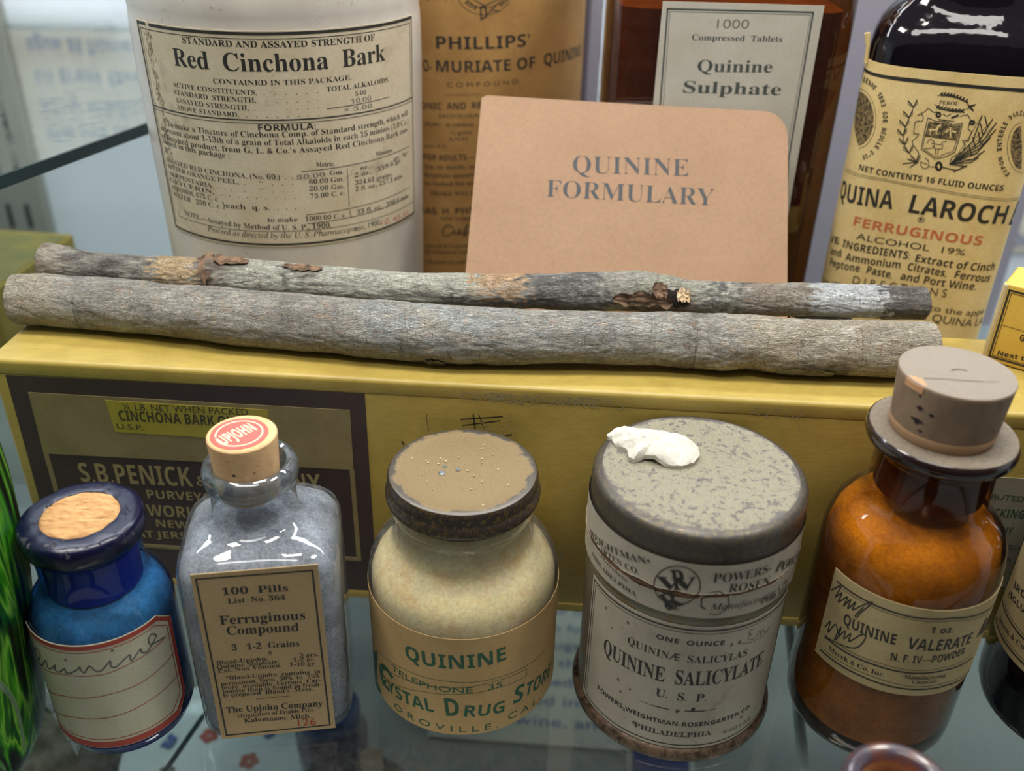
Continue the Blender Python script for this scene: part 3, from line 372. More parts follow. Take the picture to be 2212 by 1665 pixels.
83:[220,[99,-4,70,-2,43,4,18,13,18,70,75,49,104,46,128,50,136,55,144,68,145,76,143,86,138,95,105,116,60,139,39,158,28,175,22,196,22,208,24,232,33,252,48,268,67,280,91,287,133,289,175,280,203,270,184,222,138,237,116,239,97,236,85,225,81,210,82,201,87,193,118,173,161,151,182,135,196,117,203,93,204,79,201,56,192,35,177,19,156,6,130,-1]],
84:[232,[86,0,86,235,8,235,8,286,224,286,224,235,146,235,146,0]],
85:[302,[150,-4,115,-1,86,9,64,25,47,46,37,72,34,102,34,286,94,286,94,111,96,90,101,73,109,61,120,53,134,48,152,47,170,49,184,54,195,62,202,75,207,91,208,111,208,286,268,286,268,101,267,82,263,64,255,47,245,33,232,20,216,10,197,2,175,-2]],
86:[260,[97,0,0,286,61,286,119,99,130,53,145,116,199,286,260,286,163,0]],
87:[387,[73,0,0,286,60,286,106,78,110,55,123,126,165,286,222,286,268,106,277,55,291,130,327,286,387,286,314,0,245,0,193,217,180,150,142,0]],
88:[267,[0,0,95,147,6,286,73,286,134,183,195,286,260,286,170,144,267,0,198,0,131,108,65,0]],
89:[250,[95,0,95,109,0,286,66,286,125,168,184,286,250,286,155,111,155,0]],
97:[242,[84,-4,66,-2,50,4,36,13,25,26,19,44,17,65,20,86,28,104,41,117,60,126,85,132,152,136,151,156,148,164,143,171,128,178,97,177,57,163,37,203,76,218,121,223,148,221,170,214,188,204,201,189,209,169,212,146,212,0,170,0,158,30,137,10,127,4,101,-3],[119,41,130,45,139,51,147,60,151,70,152,101,112,99,99,95,89,90,83,83,79,75,79,57,82,50,92,42,99,40]],
99:[206,[120,-4,90,-1,65,8,45,23,30,44,21,73,18,108,20,133,24,155,32,173,42,189,54,201,69,210,86,217,105,221,139,222,184,211,193,208,176,162,133,174,125,174,99,167,84,145,79,108,80,88,84,72,91,60,100,51,112,46,137,45,168,53,186,63,186,12,158,0]],
100:[253,[100,-4,78,-1,58,9,41,25,28,47,21,75,18,109,21,143,28,171,41,194,58,210,79,219,102,222,130,218,150,207,165,190,167,190,162,234,162,304,222,304,222,0,176,0,165,28,162,28,148,12,128,0],[121,44,136,45,148,50,156,58,162,70,165,84,165,128,162,144,157,157,148,167,136,172,120,174,108,172,98,166,90,157,83,144,80,128,78,108,80,88,83,72,90,60,98,51,109,45]],
101:[236,[109,-3,90,1,72,8,56,18,43,30,32,45,24,63,20,84,18,108,19,132,24,153,31,171,41,187,53,200,67,210,84,217,102,221,121,222,149,220,173,211,193,197,207,177,216,153,219,123,219,94,78,94,80,79,85,66,93,55,104,47,117,42,146,41,183,48,207,58,207,12,173,0,146,-4],[80,134,163,134,162,147,158,158,153,167,145,174,134,179,122,180,111,179,101,175,93,169,86,160,82,148]],
102:[155,[41,0,41,174,8,174,8,202,41,218,42,252,45,266,50,278,57,287,66,294,89,303,129,306,150,303,173,297,158,253,143,257,117,258,106,251,101,239,100,218,152,218,152,174,100,174,100,0]],
104:[263,[31,0,31,304,91,304,90,211,88,190,91,190,108,209,129,219,154,222,177,220,196,214,211,203,223,188,230,168,233,142,233,0,173,0,173,128,169,154,158,170,138,175,122,173,110,167,101,156,95,142,92,124,91,0]],
105:[122,[53,246,38,252,33,257,30,265,30,285,33,292,45,301,61,304,77,301,89,292,93,285,93,265,89,257,77,248,70,246],[31,0,31,218,91,218,91,0]],
109:[393,[31,0,31,218,77,218,85,190,88,190,95,201,105,209,127,219,152,222,180,219,203,208,211,200,218,190,223,190,231,201,240,209,263,219,288,222,310,220,329,214,344,203,354,188,361,168,363,142,363,0,303,0,303,128,300,154,289,170,270,175,256,173,245,167,237,158,231,145,228,129,227,0,167,0,167,128,164,154,153,170,134,175,120,173,108,167,100,156,95,142,92,124,91,0]],
110:[263,[31,0,31,218,77,218,85,190,88,190,96,201,105,209,129,219,155,222,177,220,196,214,212,203,223,188,230,168,233,142,233,0,173,0,172,142,169,154,165,163,158,170,149,173,138,175,122,173,109,167,101,156,95,142,92,124,91,0]],
111:[248,[123,-4,104,-3,86,2,69,9,54,19,42,32,32,48,24,66,20,87,18,110,21,143,31,171,46,193,68,209,94,219,124,222,144,221,162,217,179,209,193,199,206,186,216,171,224,153,228,133,230,110,226,76,217,48,201,26,180,9,154,-1],[124,44,138,46,150,51,158,61,164,73,168,90,168,129,164,146,158,158,150,167,138,173,124,174,109,173,98,167,89,158,84,146,80,129,80,90,84,73,89,61,98,51,109,46]],
112:[253,[31,-96,31,218,80,218,88,190,91,190,105,206,125,218,138,221,153,222,176,219,196,210,212,194,225,172,233,144,235,110,233,75,225,47,212,25,194,9,174,-1,151,-4,124,0,105,11,91,24,88,24,91,-8,91,-96],[134,44,147,46,157,52,165,61,170,74,173,91,174,110,170,146,156,168,134,175,120,173,109,168,101,160,96,149,91,110,92,91,95,74,100,61,108,52,120,46]],
114:[182,[31,0,31,218,76,218,85,182,88,182,104,202,126,217,139,221,173,221,169,165,141,166,122,161,106,151,95,135,91,111,91,0]],
115:[199,[63,-3,29,5,18,9,18,58,69,42,103,40,117,45,124,53,123,65,115,75,44,110,29,123,21,140,18,162,21,180,28,195,42,207,59,216,80,221,118,222,156,215,181,205,163,162,123,176,104,178,89,177,80,172,78,161,84,152,155,117,171,104,180,88,184,65,181,44,173,27,160,14,142,4,119,-2]],
116:[174,[93,-3,71,2,61,8,53,15,47,25,42,36,38,68,38,174,9,174,9,199,42,219,59,265,97,265,97,218,158,218,158,174,97,174,98,61,104,50,116,44,142,46,161,50,161,6,127,-3]],
117:[263,[108,-4,86,-2,67,4,51,15,39,30,32,51,30,76,30,218,90,218,91,77,93,65,98,56,105,49,114,45,125,44,141,46,153,52,162,62,168,76,171,94,172,218,232,218,232,0,186,0,178,28,175,28,167,18,157,10,134,-1]],
120:[231,[2,0,76,112,6,218,73,218,116,149,158,218,226,218,155,112,229,0,162,0,116,75,70,0]],
122:[195,[11,0,11,35,112,173,17,173,17,218,180,218,180,180,81,46,183,46,183,0]],
},
'I': {
67:[280,[130,-6,108,-4,88,0,69,8,53,18,40,31,29,47,22,65,17,84,15,106,17,126,21,145,37,183,61,217,91,246,108,258,135,272,163,280,191,283,226,278,256,270,266,274,270,280,278,280,262,198,253,198,252,228,247,242,238,254,227,263,213,268,195,270,179,268,163,264,147,256,117,234,92,204,74,167,67,147,64,126,62,104,65,77,72,54,84,36,99,22,118,14,141,11,162,13,182,19,201,29,220,43,238,61,245,54,228,36,211,20,193,9,173,1,152,-4]],
77:[351,[-22,0,-19,8,2,11,11,17,21,34,80,250,76,260,67,266,49,269,52,277,126,277,155,64,296,277,372,277,369,269,347,266,340,261,330,246,273,27,276,16,286,10,303,8,301,0,192,0,194,7,214,11,223,18,233,39,286,234,130,0,125,0,94,234,40,37,40,21,47,13,70,8,68,0]],
80:[240,[-20,0,-18,8,4,11,11,15,21,30,78,250,75,261,66,266,48,269,50,277,159,277,189,274,213,267,230,254,240,237,243,215,242,199,237,185,229,172,219,161,206,151,191,143,173,137,153,134,91,132,88,128,62,27,66,15,78,10,98,8,96,0],[115,144,140,147,161,153,177,164,189,178,196,196,198,217,197,232,192,244,185,253,175,260,162,264,138,264,128,261,121,250,95,148,98,146]],
83:[220,[91,-6,55,0,25,8,18,7,13,2,9,-5,2,-5,15,87,23,87,25,63,31,43,41,27,54,16,69,9,87,6,106,10,122,19,133,34,140,52,138,76,123,104,68,165,56,188,52,210,57,236,70,258,90,273,117,282,150,282,186,272,193,273,198,276,202,282,209,282,196,200,190,200,188,221,184,239,176,252,166,262,153,268,138,270,125,269,114,264,104,258,98,248,93,237,93,216,100,199,120,173,157,134,169,116,177,97,179,75,178,60,174,46,168,34,159,23,149,13,137,5,123,-1,108,-4]],
85:[292,[119,-6,94,-4,72,3,55,14,41,29,33,47,31,67,38,108,71,231,74,250,71,261,60,267,40,269,42,277,159,277,158,269,142,268,132,265,125,260,114,241,72,77,71,65,72,50,78,37,86,27,97,20,112,15,128,14,157,18,180,29,198,47,213,81,253,236,253,254,247,264,233,268,222,269,224,277,317,277,316,269,297,267,286,261,278,250,266,212,228,74,220,54,211,37,200,23,187,12,173,4,158,-2,139,-5]],
97:[204,[30,-5,20,-4,12,0,5,6,0,15,-4,38,-2,60,3,82,11,104,22,126,37,145,54,163,72,177,90,186,109,188,124,186,133,179,138,167,144,184,174,184,132,26,135,21,139,21,146,24,168,48,174,43,153,16,134,0,116,-5,107,-3,102,3,100,14,106,44,114,70,85,28,71,14,58,3,44,-3],[49,20,62,24,83,43,110,84,125,120,130,153,128,167,121,175,110,178,98,176,85,169,74,158,63,143,53,125,44,104,32,53,34,30,39,22]],
98:[203,[34,-4,21,-1,3,9,-1,15,-3,22,55,252,53,267,43,271,30,271,32,278,56,281,96,290,97,286,61,149,82,171,104,184,127,188,143,187,156,181,167,172,175,161,180,146,182,130,177,98,163,66,142,38,114,16,83,0,66,-3],[56,6,71,8,86,14,100,24,113,37,124,53,141,90,145,108,147,126,146,138,142,149,137,157,130,164,121,168,111,169,98,167,86,161,75,151,65,138,56,120,32,40,30,23,33,13,42,8]],
99:[178,[59,-5,42,-3,27,3,15,14,7,27,1,45,0,65,3,91,13,117,29,141,49,162,61,170,80,180,99,186,119,188,140,185,154,174,158,167,158,152,153,142,145,137,129,138,124,143,122,152,123,159,131,172,130,176,118,178,104,176,90,171,77,161,65,149,55,134,40,98,36,81,35,64,36,50,40,37,45,27,53,20,62,15,73,14,93,18,114,29,136,49,142,42,115,16,87,0]],
100:[211,[36,-5,24,-3,14,1,6,8,0,18,-4,30,-4,57,3,85,17,115,36,143,68,173,87,183,114,188,128,187,138,182,144,175,164,260,162,266,151,271,139,271,141,278,204,290,204,279,139,26,140,22,143,19,149,18,157,21,168,31,182,48,189,43,157,7,138,-4,129,-5,118,-2,111,4,109,16,114,46,120,67,92,27,79,13,66,3,51,-3],[61,17,76,26,98,51,124,97,136,133,137,162,133,172,124,178,105,177,92,170,79,160,66,145,55,127,37,84,32,64,31,38,37,24,47,17]],
101:[171,[53,-4,37,-2,23,3,12,12,4,25,-1,40,-2,72,5,98,19,125,37,149,60,169,79,180,98,186,116,188,137,185,144,181,149,175,153,167,154,158,150,142,140,127,124,113,101,101,72,91,36,85,34,58,38,34,50,20,71,15,90,19,110,30,132,48,138,42,111,16,98,7,84,1,69,-3],[38,94,63,99,84,107,100,118,112,132,119,146,122,162,120,170,115,176,107,178,90,173,73,159,57,137,43,109]],
102:[118,[-29,-91,-42,-88,-51,-80,-54,-69,-53,-59,-48,-54,-40,-52,-32,-53,-28,-57,-26,-64,-29,-78,-25,-80,-18,-78,-11,-73,-6,-64,1,-44,42,168,4,168,7,181,45,181,57,229,67,250,80,267,95,280,111,287,128,290,147,286,160,276,164,261,162,251,155,245,145,243,137,245,132,250,132,275,122,279,108,274,97,257,88,228,78,181,125,181,123,168,76,168,40,4,20,-51,5,-73,-11,-87]],
103:[170,[18,-90,1,-85,-12,-78,-23,-68,-29,-57,-31,-44,-25,-23,-8,-3,21,14,11,20,6,26,4,34,8,44,35,72,19,84,9,98,6,116,7,129,11,141,26,163,48,179,61,185,90,190,111,187,146,176,172,176,172,158,145,158,148,141,146,127,143,115,136,103,118,84,94,72,66,68,49,69,37,57,36,52,39,45,50,39,102,19,115,11,125,2,131,-10,133,-24,131,-36,128,-48,121,-59,112,-68,101,-76,73,-87,56,-90],[66,77,82,81,96,94,107,113,113,136,113,158,106,172,95,179,80,179,65,170,52,154,43,132,40,108,43,91,52,80],[45,-79,78,-74,98,-60,105,-36,101,-24,85,-10,56,3,31,11,11,-4,-2,-20,-6,-38,0,-61,17,-74]],
104:[240,[181,-4,171,-3,162,1,155,7,149,15,146,25,145,36,147,59,166,153,168,169,166,182,159,190,149,192,134,189,119,179,103,162,89,142,80,122,74,102,52,0,15,0,70,268,67,279,58,285,39,287,43,304,116,304,85,164,89,164,112,194,137,212,163,218,187,213,201,198,206,174,184,60,183,40,185,30,189,23,197,21,214,25,223,30,230,19,213,6,197,-1]],
105:[106,[68,235,59,240,53,249,53,260,59,269,68,275,78,275,87,269,93,260,93,249,88,240,78,235],[20,-5,9,-2,2,5,0,17,7,51,36,157,33,166,25,170,10,171,12,178,76,188,78,180,38,47,34,31,35,24,38,20,43,19,52,23,63,33,77,50,83,44,61,17,40,1]],
109:[328,[244,-4,233,-2,226,6,224,18,229,46,256,152,255,158,251,162,245,164,230,159,212,146,184,112,154,56,136,0,104,0,145,144,145,159,141,162,130,163,109,151,84,128,56,87,38,42,24,0,-8,0,35,145,36,162,30,168,10,171,12,178,76,188,76,176,54,106,77,135,99,158,120,175,139,185,157,188,170,185,178,178,181,165,176,134,170,110,191,138,211,160,231,175,249,185,267,188,281,185,289,177,291,164,285,132,258,30,261,22,270,22,279,28,297,52,303,45,283,18,264,1]],
110:[217,[132,-5,122,-3,115,5,112,16,144,151,143,158,140,162,129,163,109,152,95,138,61,94,45,62,25,0,-7,0,37,156,34,164,27,168,10,170,12,177,78,188,79,183,55,106,94,152,112,167,129,179,144,185,157,188,170,185,177,178,180,166,179,150,146,29,147,24,150,21,154,20,163,24,173,35,186,54,192,49,173,19,153,1]],
111:[209,[63,-5,44,-3,29,3,15,13,6,26,0,42,-2,61,2,91,16,121,37,147,62,169,91,183,105,187,120,188,139,186,155,180,169,171,179,157,185,141,187,123,183,96,172,69,155,44,133,22,102,3,83,-3],[67,7,78,8,89,12,109,28,126,51,139,78,148,107,152,135,148,159,136,173,118,178,105,176,92,170,79,159,67,146,56,129,39,89,35,69,34,37,37,26,42,18,49,12,57,8]],
112:[203,[-57,-89,-55,-82,-35,-78,-29,-75,-20,-62,36,156,33,165,26,168,10,170,12,177,76,188,78,185,67,149,89,171,111,184,135,188,149,187,160,182,170,174,177,163,182,150,183,134,179,102,165,70,145,41,120,17,91,1,76,-3,48,-4,30,3,14,-68,17,-76,27,-81,46,-82,44,-89],[60,6,71,7,82,11,102,26,120,49,135,76,144,106,148,136,144,155,134,166,119,170,106,168,93,162,81,150,70,136,61,118,37,24,40,14,47,8]],
114:[133,[-8,0,33,154,31,164,16,168,8,169,9,177,73,188,74,183,53,107,87,159,101,175,113,185,124,188,133,186,139,179,141,168,138,156,130,146,119,143,107,148,101,160,82,137,65,109,49,77,36,41,24,0]],
115:[148,[27,-3,4,4,-4,1,-5,-2,-13,-2,-4,63,2,63,4,46,8,32,14,21,22,12,31,8,42,6,59,10,71,23,75,41,73,50,62,71,27,123,24,142,25,154,30,166,38,175,48,183,60,187,83,188,115,180,123,183,124,187,131,187,123,128,116,128,110,156,97,172,78,178,66,175,57,166,54,155,56,146,69,124,92,92,105,66,107,53,103,33,93,16,78,3,58,-4]],
116:[111,[20,-5,9,-3,3,4,0,16,4,37,39,168,12,168,13,177,37,186,60,205,81,234,90,234,75,181,109,181,106,168,72,168,39,46,36,27,39,19,43,18,51,22,74,47,80,40,59,15,39,0]],
117:[217,[27,-5,14,-2,5,8,2,22,5,41,32,147,33,163,28,169,8,171,9,178,75,187,74,176,37,44,35,32,37,25,41,21,47,19,55,21,74,32,95,54,116,84,135,121,150,162,156,184,187,184,147,28,148,23,150,20,155,19,164,23,175,33,188,50,193,44,173,17,153,1,132,-5,121,-2,115,4,112,16,118,48,131,91,93,38,76,19,59,6,43,-2]],
121:[161,[-32,-91,-41,-87,-45,-79,-44,-66,-34,-59,-5,-65,1,-62,20,-41,47,-4,17,145,11,159,1,168,-14,171,-13,178,37,188,41,185,50,154,73,34,119,111,127,127,129,139,128,145,111,163,110,176,115,183,128,188,138,185,146,176,148,162,146,144,137,121,104,61,32,-45,-4,-82,-19,-90]],
},
'N': {
37:[272,[201,89,217,84,228,73,232,57,228,41,217,30,201,26,185,30,174,41,169,57,174,73,185,84],[201,118,170,110,148,88,140,57,148,26,170,4,201,-4,231,4,254,26,262,57,254,88,231,110],[241,276,211,276,31,-4,61,-4],[71,276,40,268,18,246,10,215,18,184,40,162,71,154,102,162,124,184,132,215,124,246,102,268],[71,246,87,242,99,231,103,215,99,199,87,187,71,183,55,187,44,199,40,215,44,231,55,242]],
38:[250,[198,136,180,105,169,92,130,136,159,160,175,183,180,208,172,239,149,260,115,268,78,260,54,238,45,205,49,182,61,160,76,142,54,128,37,113,23,97,14,80,11,61,21,28,46,5,80,-4,106,0,134,13,166,37,198,0,248,0,193,64,212,88,227,112,237,136],[142,64,123,48,104,37,84,32,68,36,56,47,50,61,56,80,72,98,98,116],[83,208,87,222,98,231,113,234,129,231,140,221,144,206,141,193,131,179,108,162,97,175,87,191]],
40:[129,[67,93,69,135,76,174,87,211,104,246,124,278,103,278,77,247,55,212,39,173,29,133,26,93,29,52,39,12,55,-26,77,-61,103,-92,124,-92,104,-60,87,-26,76,11,69,51]],
41:[129,[62,93,60,51,53,11,42,-26,26,-60,5,-92,26,-92,52,-61,74,-26,90,12,100,52,104,93,100,133,90,173,74,212,52,247,26,278,5,278,26,246,42,211,53,174,60,135]],
42:[167,[71,205,70,197,20,179,10,174,4,166,6,156,14,150,24,151,32,156,73,192,80,187,70,134,70,124,74,115,83,111,93,115,97,124,96,134,86,187,94,191,134,156,143,150,153,149,161,156,162,166,157,174,148,179,98,196,98,205,148,222,157,227,163,235,161,245,153,252,143,251,135,245,95,210,87,215,97,267,97,278,93,287,84,290,74,287,70,277,71,267,81,215,73,211,33,246,24,251,14,252,6,246,5,236,11,228,20,223]],
44:[88,[24,-47,50,-33,65,-13,70,10,67,31,57,44,42,49,30,46,21,38,18,26,21,15,28,7,38,4,39,-12,34,-28,24,-40]],
45:[129,[113,107,16,107,16,70,113,70]],
46:[88,[44,44,32,41,23,32,20,20,23,8,32,0,44,-4,56,0,64,8,68,20,64,32,56,41]],
48:[200,[188,136,184,183,172,222,154,251,129,270,100,276,71,270,46,251,28,222,16,183,12,136,16,90,28,51,46,21,71,3,100,-4,129,3,154,21,172,51,184,90],[149,136,147,101,140,73,130,51,117,38,100,34,83,38,70,51,60,73,53,101,51,136,53,172,60,200,70,221,83,235,100,239,117,235,130,221,140,200,147,172]],
49:[200,[120,273,81,273,81,0,120,0]],
50:[200,[186,37,82,37,114,77,138,110,154,139,164,165,167,191,163,219,152,243,134,261,111,272,84,276,62,274,41,265,19,250,19,201,41,223,61,235,81,238,105,231,121,213,128,187,125,166,119,148,93,104,14,3,14,0,186,0]],
51:[200,[32,228,64,238,79,239,104,234,120,220,126,198,120,177,102,164,72,159,72,123,104,118,124,101,130,77,125,54,110,39,86,34,66,36,46,43,26,54,26,12,45,4,65,-2,84,-4,112,0,136,11,154,29,165,52,170,79,165,107,153,130,130,144,150,159,162,179,165,205,162,229,151,249,134,264,112,273,85,276,66,275,49,271,32,265]],
52:[200,[159,276,142,276,4,108,4,90,120,90,120,0,159,0,159,90,188,90,188,125,159,125],[119,202,120,202,120,125,57,125]],
53:[200,[162,273,40,273,40,131,73,135,100,130,120,119,132,103,136,83,128,58,108,40,80,34,60,36,40,43,20,54,20,13,42,4,64,-2,86,-4,115,1,140,13,159,31,171,55,175,84,171,112,158,137,138,155,110,167,76,169,76,238,162,238]],
54:[200,[127,276,88,246,58,211,36,174,22,134,18,93,22,61,33,34,52,14,76,1,106,-4,131,1,153,12,170,30,182,52,186,78,182,104,172,126,155,143,134,154,110,158,93,156,67,146,76,169,90,192,108,212,128,231,150,246],[58,106,74,115,87,119,102,120,125,115,141,100,147,78,141,55,126,39,103,34,77,42,59,67]],
57:[200,[75,-4,111,24,141,58,164,96,179,136,184,177,180,209,168,237,150,258,126,272,98,276,70,272,47,260,29,241,18,220,14,196,18,170,29,148,46,131,67,120,92,116,106,117,121,121,134,128,127,107,115,85,98,64,76,44,51,25],[54,196,59,218,75,234,98,239,121,232,138,214,144,190,142,168,127,160,113,155,100,153,77,159,60,174]],
58:[88,[44,183,32,180,23,171,20,159,23,147,32,138,44,135,56,138,64,147,68,159,64,171,56,180],[44,44,32,41,23,32,20,20,23,8,32,0,44,-4,56,0,64,8,68,20,64,32,56,41]],
65:[267,[145,274,117,274,0,0,40,0,74,80,190,80,227,0,267,0],[130,214,174,116,90,116]],
66:[225,[30,0,124,0,160,4,186,16,204,33,214,52,217,73,209,106,187,130,152,145,175,159,189,178,193,203,190,224,181,243,164,258,141,269,109,273,30,273],[69,238,105,238,134,232,148,219,153,200,146,175,127,161,95,156,69,156],[69,121,116,121,150,115,170,100,177,78,172,58,154,42,118,35,69,35]],
67:[283,[262,254,228,267,197,274,169,276,120,269,79,250,47,219,26,179,19,132,25,96,42,60,70,28,112,5,166,-4,212,1,249,13,265,20,265,63,227,44,189,34,170,32,133,37,103,51,80,73,65,102,60,136,65,170,80,199,103,221,133,235,168,240,199,237,230,228,262,212]],
68:[300,[30,0,137,0,186,7,227,28,257,58,275,95,282,136,276,175,260,212,231,243,190,265,136,273,30,273],[70,238,130,238,171,232,202,218,224,196,237,168,241,136,238,113,228,86,209,61,177,42,132,35,70,35]],
69:[200,[185,273,30,273,30,0,188,0,188,35,69,35,69,120,181,120,181,155,69,155,69,238,185,238]],
70:[188,[176,273,30,273,30,0,70,0,70,127,176,127,176,162,70,162,70,238,176,238]],
72:[292,[261,273,222,273,222,154,69,154,69,273,30,273,30,0,69,0,69,119,222,119,222,0,261,0]],
73:[100,[70,273,30,273,30,0,70,0]],
74:[100,[70,273,30,273,30,8,28,-27,15,-48,-15,-55,-25,-55,-18,-91,-6,-92,23,-88,45,-75,59,-56,67,-32,70,-3]],
75:[262,[114,144,233,273,184,273,69,148,69,273,30,273,30,0,69,0,69,135,208,0,262,0]],
76:[196,[69,273,30,273,30,0,192,0,192,35,69,35]],
77:[312,[284,273,247,273,156,161,66,273,29,273,29,0,68,0,69,212,153,107,160,107,244,212,244,0,284,0]],
78:[312,[282,273,246,273,246,62,61,273,30,273,30,0,66,0,66,210,249,0,282,0]],
79:[329,[18,136,25,93,44,55,74,24,114,4,164,-4,214,4,255,24,286,55,305,94,311,136,305,180,285,219,255,249,214,269,164,276,115,269,75,249,44,218,25,180],[58,136,64,170,78,199,101,221,130,235,164,240,199,235,228,221,251,199,266,170,271,136,266,103,251,74,228,52,199,37,164,32,130,37,101,52,78,74,64,103]],
80:[204,[28,273,28,0,67,0,67,118,108,118,142,122,168,133,186,149,196,170,200,194,197,219,187,241,170,258,145,269,113,273],[67,238,113,238,141,231,155,216,160,196,154,173,137,158,112,153,67,153]],
81:[329,[236,13,267,34,291,63,307,97,312,136,305,181,285,220,254,250,215,269,168,276,119,270,77,251,45,221,25,183,18,136,23,97,39,63,63,34,95,13,132,0,181,-31,207,-42,236,-51,266,-56,302,-21,300,-20,284,-22,267,-22,247,-18,198,0],[167,240,201,235,230,221,252,198,266,169,272,135,267,103,253,75,230,53,202,38,168,32,128,38,98,53,76,76,63,104,58,136,62,163,73,191,93,216,124,233]],
82:[242,[31,273,31,0,70,0,70,118,86,118,106,115,128,97,159,56,195,0,242,0,185,85,166,110,144,130,168,145,184,168,189,196,185,222,174,244,155,260,130,269,100,273],[70,239,95,239,126,234,143,220,149,198,144,176,128,160,95,154,70,154]],
83:[183,[160,257,140,268,120,274,99,276,71,273,48,264,31,248,20,228,16,204,28,166,58,139,92,117,122,95,134,66,129,50,115,37,90,32,63,36,39,50,18,71,18,22,41,7,66,-1,94,-4,119,0,140,10,156,26,167,46,170,70,158,113,129,142,94,162,65,183,52,209,58,226,73,237,96,241,115,239,137,230,160,213]],
84:[242,[235,273,7,273,7,238,101,238,101,0,140,0,140,238,235,238]],
85:[283,[259,273,220,273,219,90,213,70,203,54,187,43,166,35,139,32,117,35,97,43,80,56,70,69,65,86,64,112,64,273,24,273,24,103,31,64,48,33,73,13,104,0,138,-4,182,2,216,16,240,39,254,70,259,107]],
86:[242,[242,273,203,273,121,81,39,273,0,273,118,-2,126,-2]],
87:[417,[416,273,378,273,303,85,227,273,190,273,114,85,39,273,0,273,110,-2,118,-2,208,221,298,-2,306,-2]],
97:[171,[164,32,146,22,142,23,139,32,139,124,130,157,107,177,74,183,50,181,30,172,14,159,14,120,32,137,51,146,71,150,89,146,100,136,103,118,103,108,43,86,20,69,10,40,16,19,31,3,54,-4,71,-2,87,5,103,15,108,4,117,-2,130,-4,140,-2,164,10],[103,36,93,28,83,23,72,22,59,25,50,34,46,47,54,65,75,78,103,89]],
98:[200,[59,273,24,273,24,10,43,3,67,-2,90,-4,123,1,150,13,170,33,182,60,186,94,183,123,172,147,155,167,134,179,109,183,91,181,75,176,59,167],[59,133,73,144,86,149,100,151,126,143,144,122,150,88,143,58,124,38,95,30,59,36]],
99:[175,[157,171,124,182,105,183,75,179,50,166,32,146,20,119,16,86,21,57,33,32,52,13,78,1,108,-4,146,2,161,7,161,42,129,31,114,30,81,37,60,58,53,90,60,122,79,143,108,150,123,149,139,143,157,133]],
100:[204,[180,273,145,273,145,176,119,182,107,183,78,179,53,167,34,148,22,123,18,94,22,62,33,36,51,16,75,4,105,0,180,0],[145,30,109,30,76,38,59,59,54,89,61,122,81,143,112,151,134,148,145,144]],
101:[192,[175,52,154,40,134,33,112,30,83,36,63,55,52,84,178,84,175,120,165,148,148,168,127,179,100,183,73,179,49,167,32,148,20,122,16,92,20,63,31,37,49,16,73,2,104,-4,131,-1,154,6,175,18],[53,108,61,132,78,147,101,152,123,147,137,132,143,108]],
102:[100,[118,273,91,277,69,271,52,259,39,243,32,222,29,180,4,180,4,148,29,148,29,0,64,0,64,148,97,148,97,180,64,180,64,197,68,221,80,236,102,241,118,238]],
103:[171,[168,180,94,180,53,172,26,151,16,118,20,94,26,84,33,75,56,60,41,55,31,46,27,35,29,27,35,20,45,12,20,2,5,-15,0,-38,11,-66,40,-85,83,-92,112,-89,136,-82,153,-70,164,-54,168,-35,163,-13,146,4,116,15,85,22,67,30,61,38,74,51,104,57,134,72,142,83,148,98,150,113,149,127,143,139,132,152,168,152],[118,117,114,100,102,88,84,84,65,88,53,99,48,116,53,133,66,144,84,149,101,144,114,133],[133,-38,127,-52,110,-61,84,-64,56,-60,39,-51,34,-36,39,-22,53,-12,74,-9,99,-11,123,-20]],
104:[200,[60,273,24,273,24,0,60,0,60,129,76,144,90,152,105,155,124,149,136,134,140,111,140,0,176,0,176,110,168,151,146,175,114,183,95,180,76,171,60,156]],
105:[88,[62,180,26,180,26,0,62,0],[65,234,62,245,55,252,44,255,33,252,26,245,23,234,26,223,33,216,44,213,55,216,62,223]],
108:[88,[62,273,26,273,26,0,62,0]],
109:[308,[24,180,24,0,59,0,59,130,73,144,88,151,104,153,120,149,132,135,136,112,136,0,172,0,172,130,185,142,199,150,212,153,231,148,244,134,249,111,249,0,285,0,285,113,277,150,257,174,225,183,202,179,182,167,165,151,151,169,133,180,112,183,95,180,77,171,59,156,59,180]],
110:[200,[60,180,24,180,24,0,60,0,60,129,76,144,90,152,105,155,124,149,136,134,140,111,140,0,176,0,176,111,167,151,145,175,114,183,95,180,76,171,60,156]],
111:[221,[109,183,79,179,53,166,32,146,19,121,14,92,19,61,32,34,52,14,78,1,109,-4,141,1,168,14,189,34,202,60,206,92,202,122,188,147,168,166,141,179],[109,151,140,143,162,122,170,91,162,58,141,36,109,28,78,36,58,58,51,92,58,122,79,143]],
112:[200,[58,4,83,-3,94,-4,124,1,149,13,169,33,181,58,186,88,181,121,169,146,148,165,120,176,84,180,23,180,23,-92,58,-92],[58,148,91,148,123,141,143,121,149,89,142,58,122,36,92,28,69,32,58,36]],
114:[158,[28,180,28,0,63,0,63,94,69,122,85,142,107,149,117,147,128,141,140,132,159,162,144,174,130,181,116,183,99,179,82,164,63,138,63,180]],
115:[154,[130,168,111,177,94,182,77,183,45,177,25,161,18,134,26,109,47,90,93,62,102,48,98,37,88,30,75,28,59,30,39,38,16,51,16,13,38,3,58,-2,79,-4,109,3,130,21,138,49,134,66,121,82,98,100,72,115,58,127,54,136,57,144,65,150,78,152,93,150,110,144,130,133]],
116:[133,[67,217,0,152,0,148,31,148,31,53,38,24,57,4,90,-4,119,2,133,8,133,42,119,34,105,30,92,28,81,31,71,39,67,56,67,148,124,148,124,180,67,180]],
117:[200,[175,0,175,180,139,180,139,51,127,37,112,29,96,26,76,31,64,44,60,66,60,180,24,180,24,68,32,29,54,5,86,-4,104,0,123,9,139,23,139,0]],
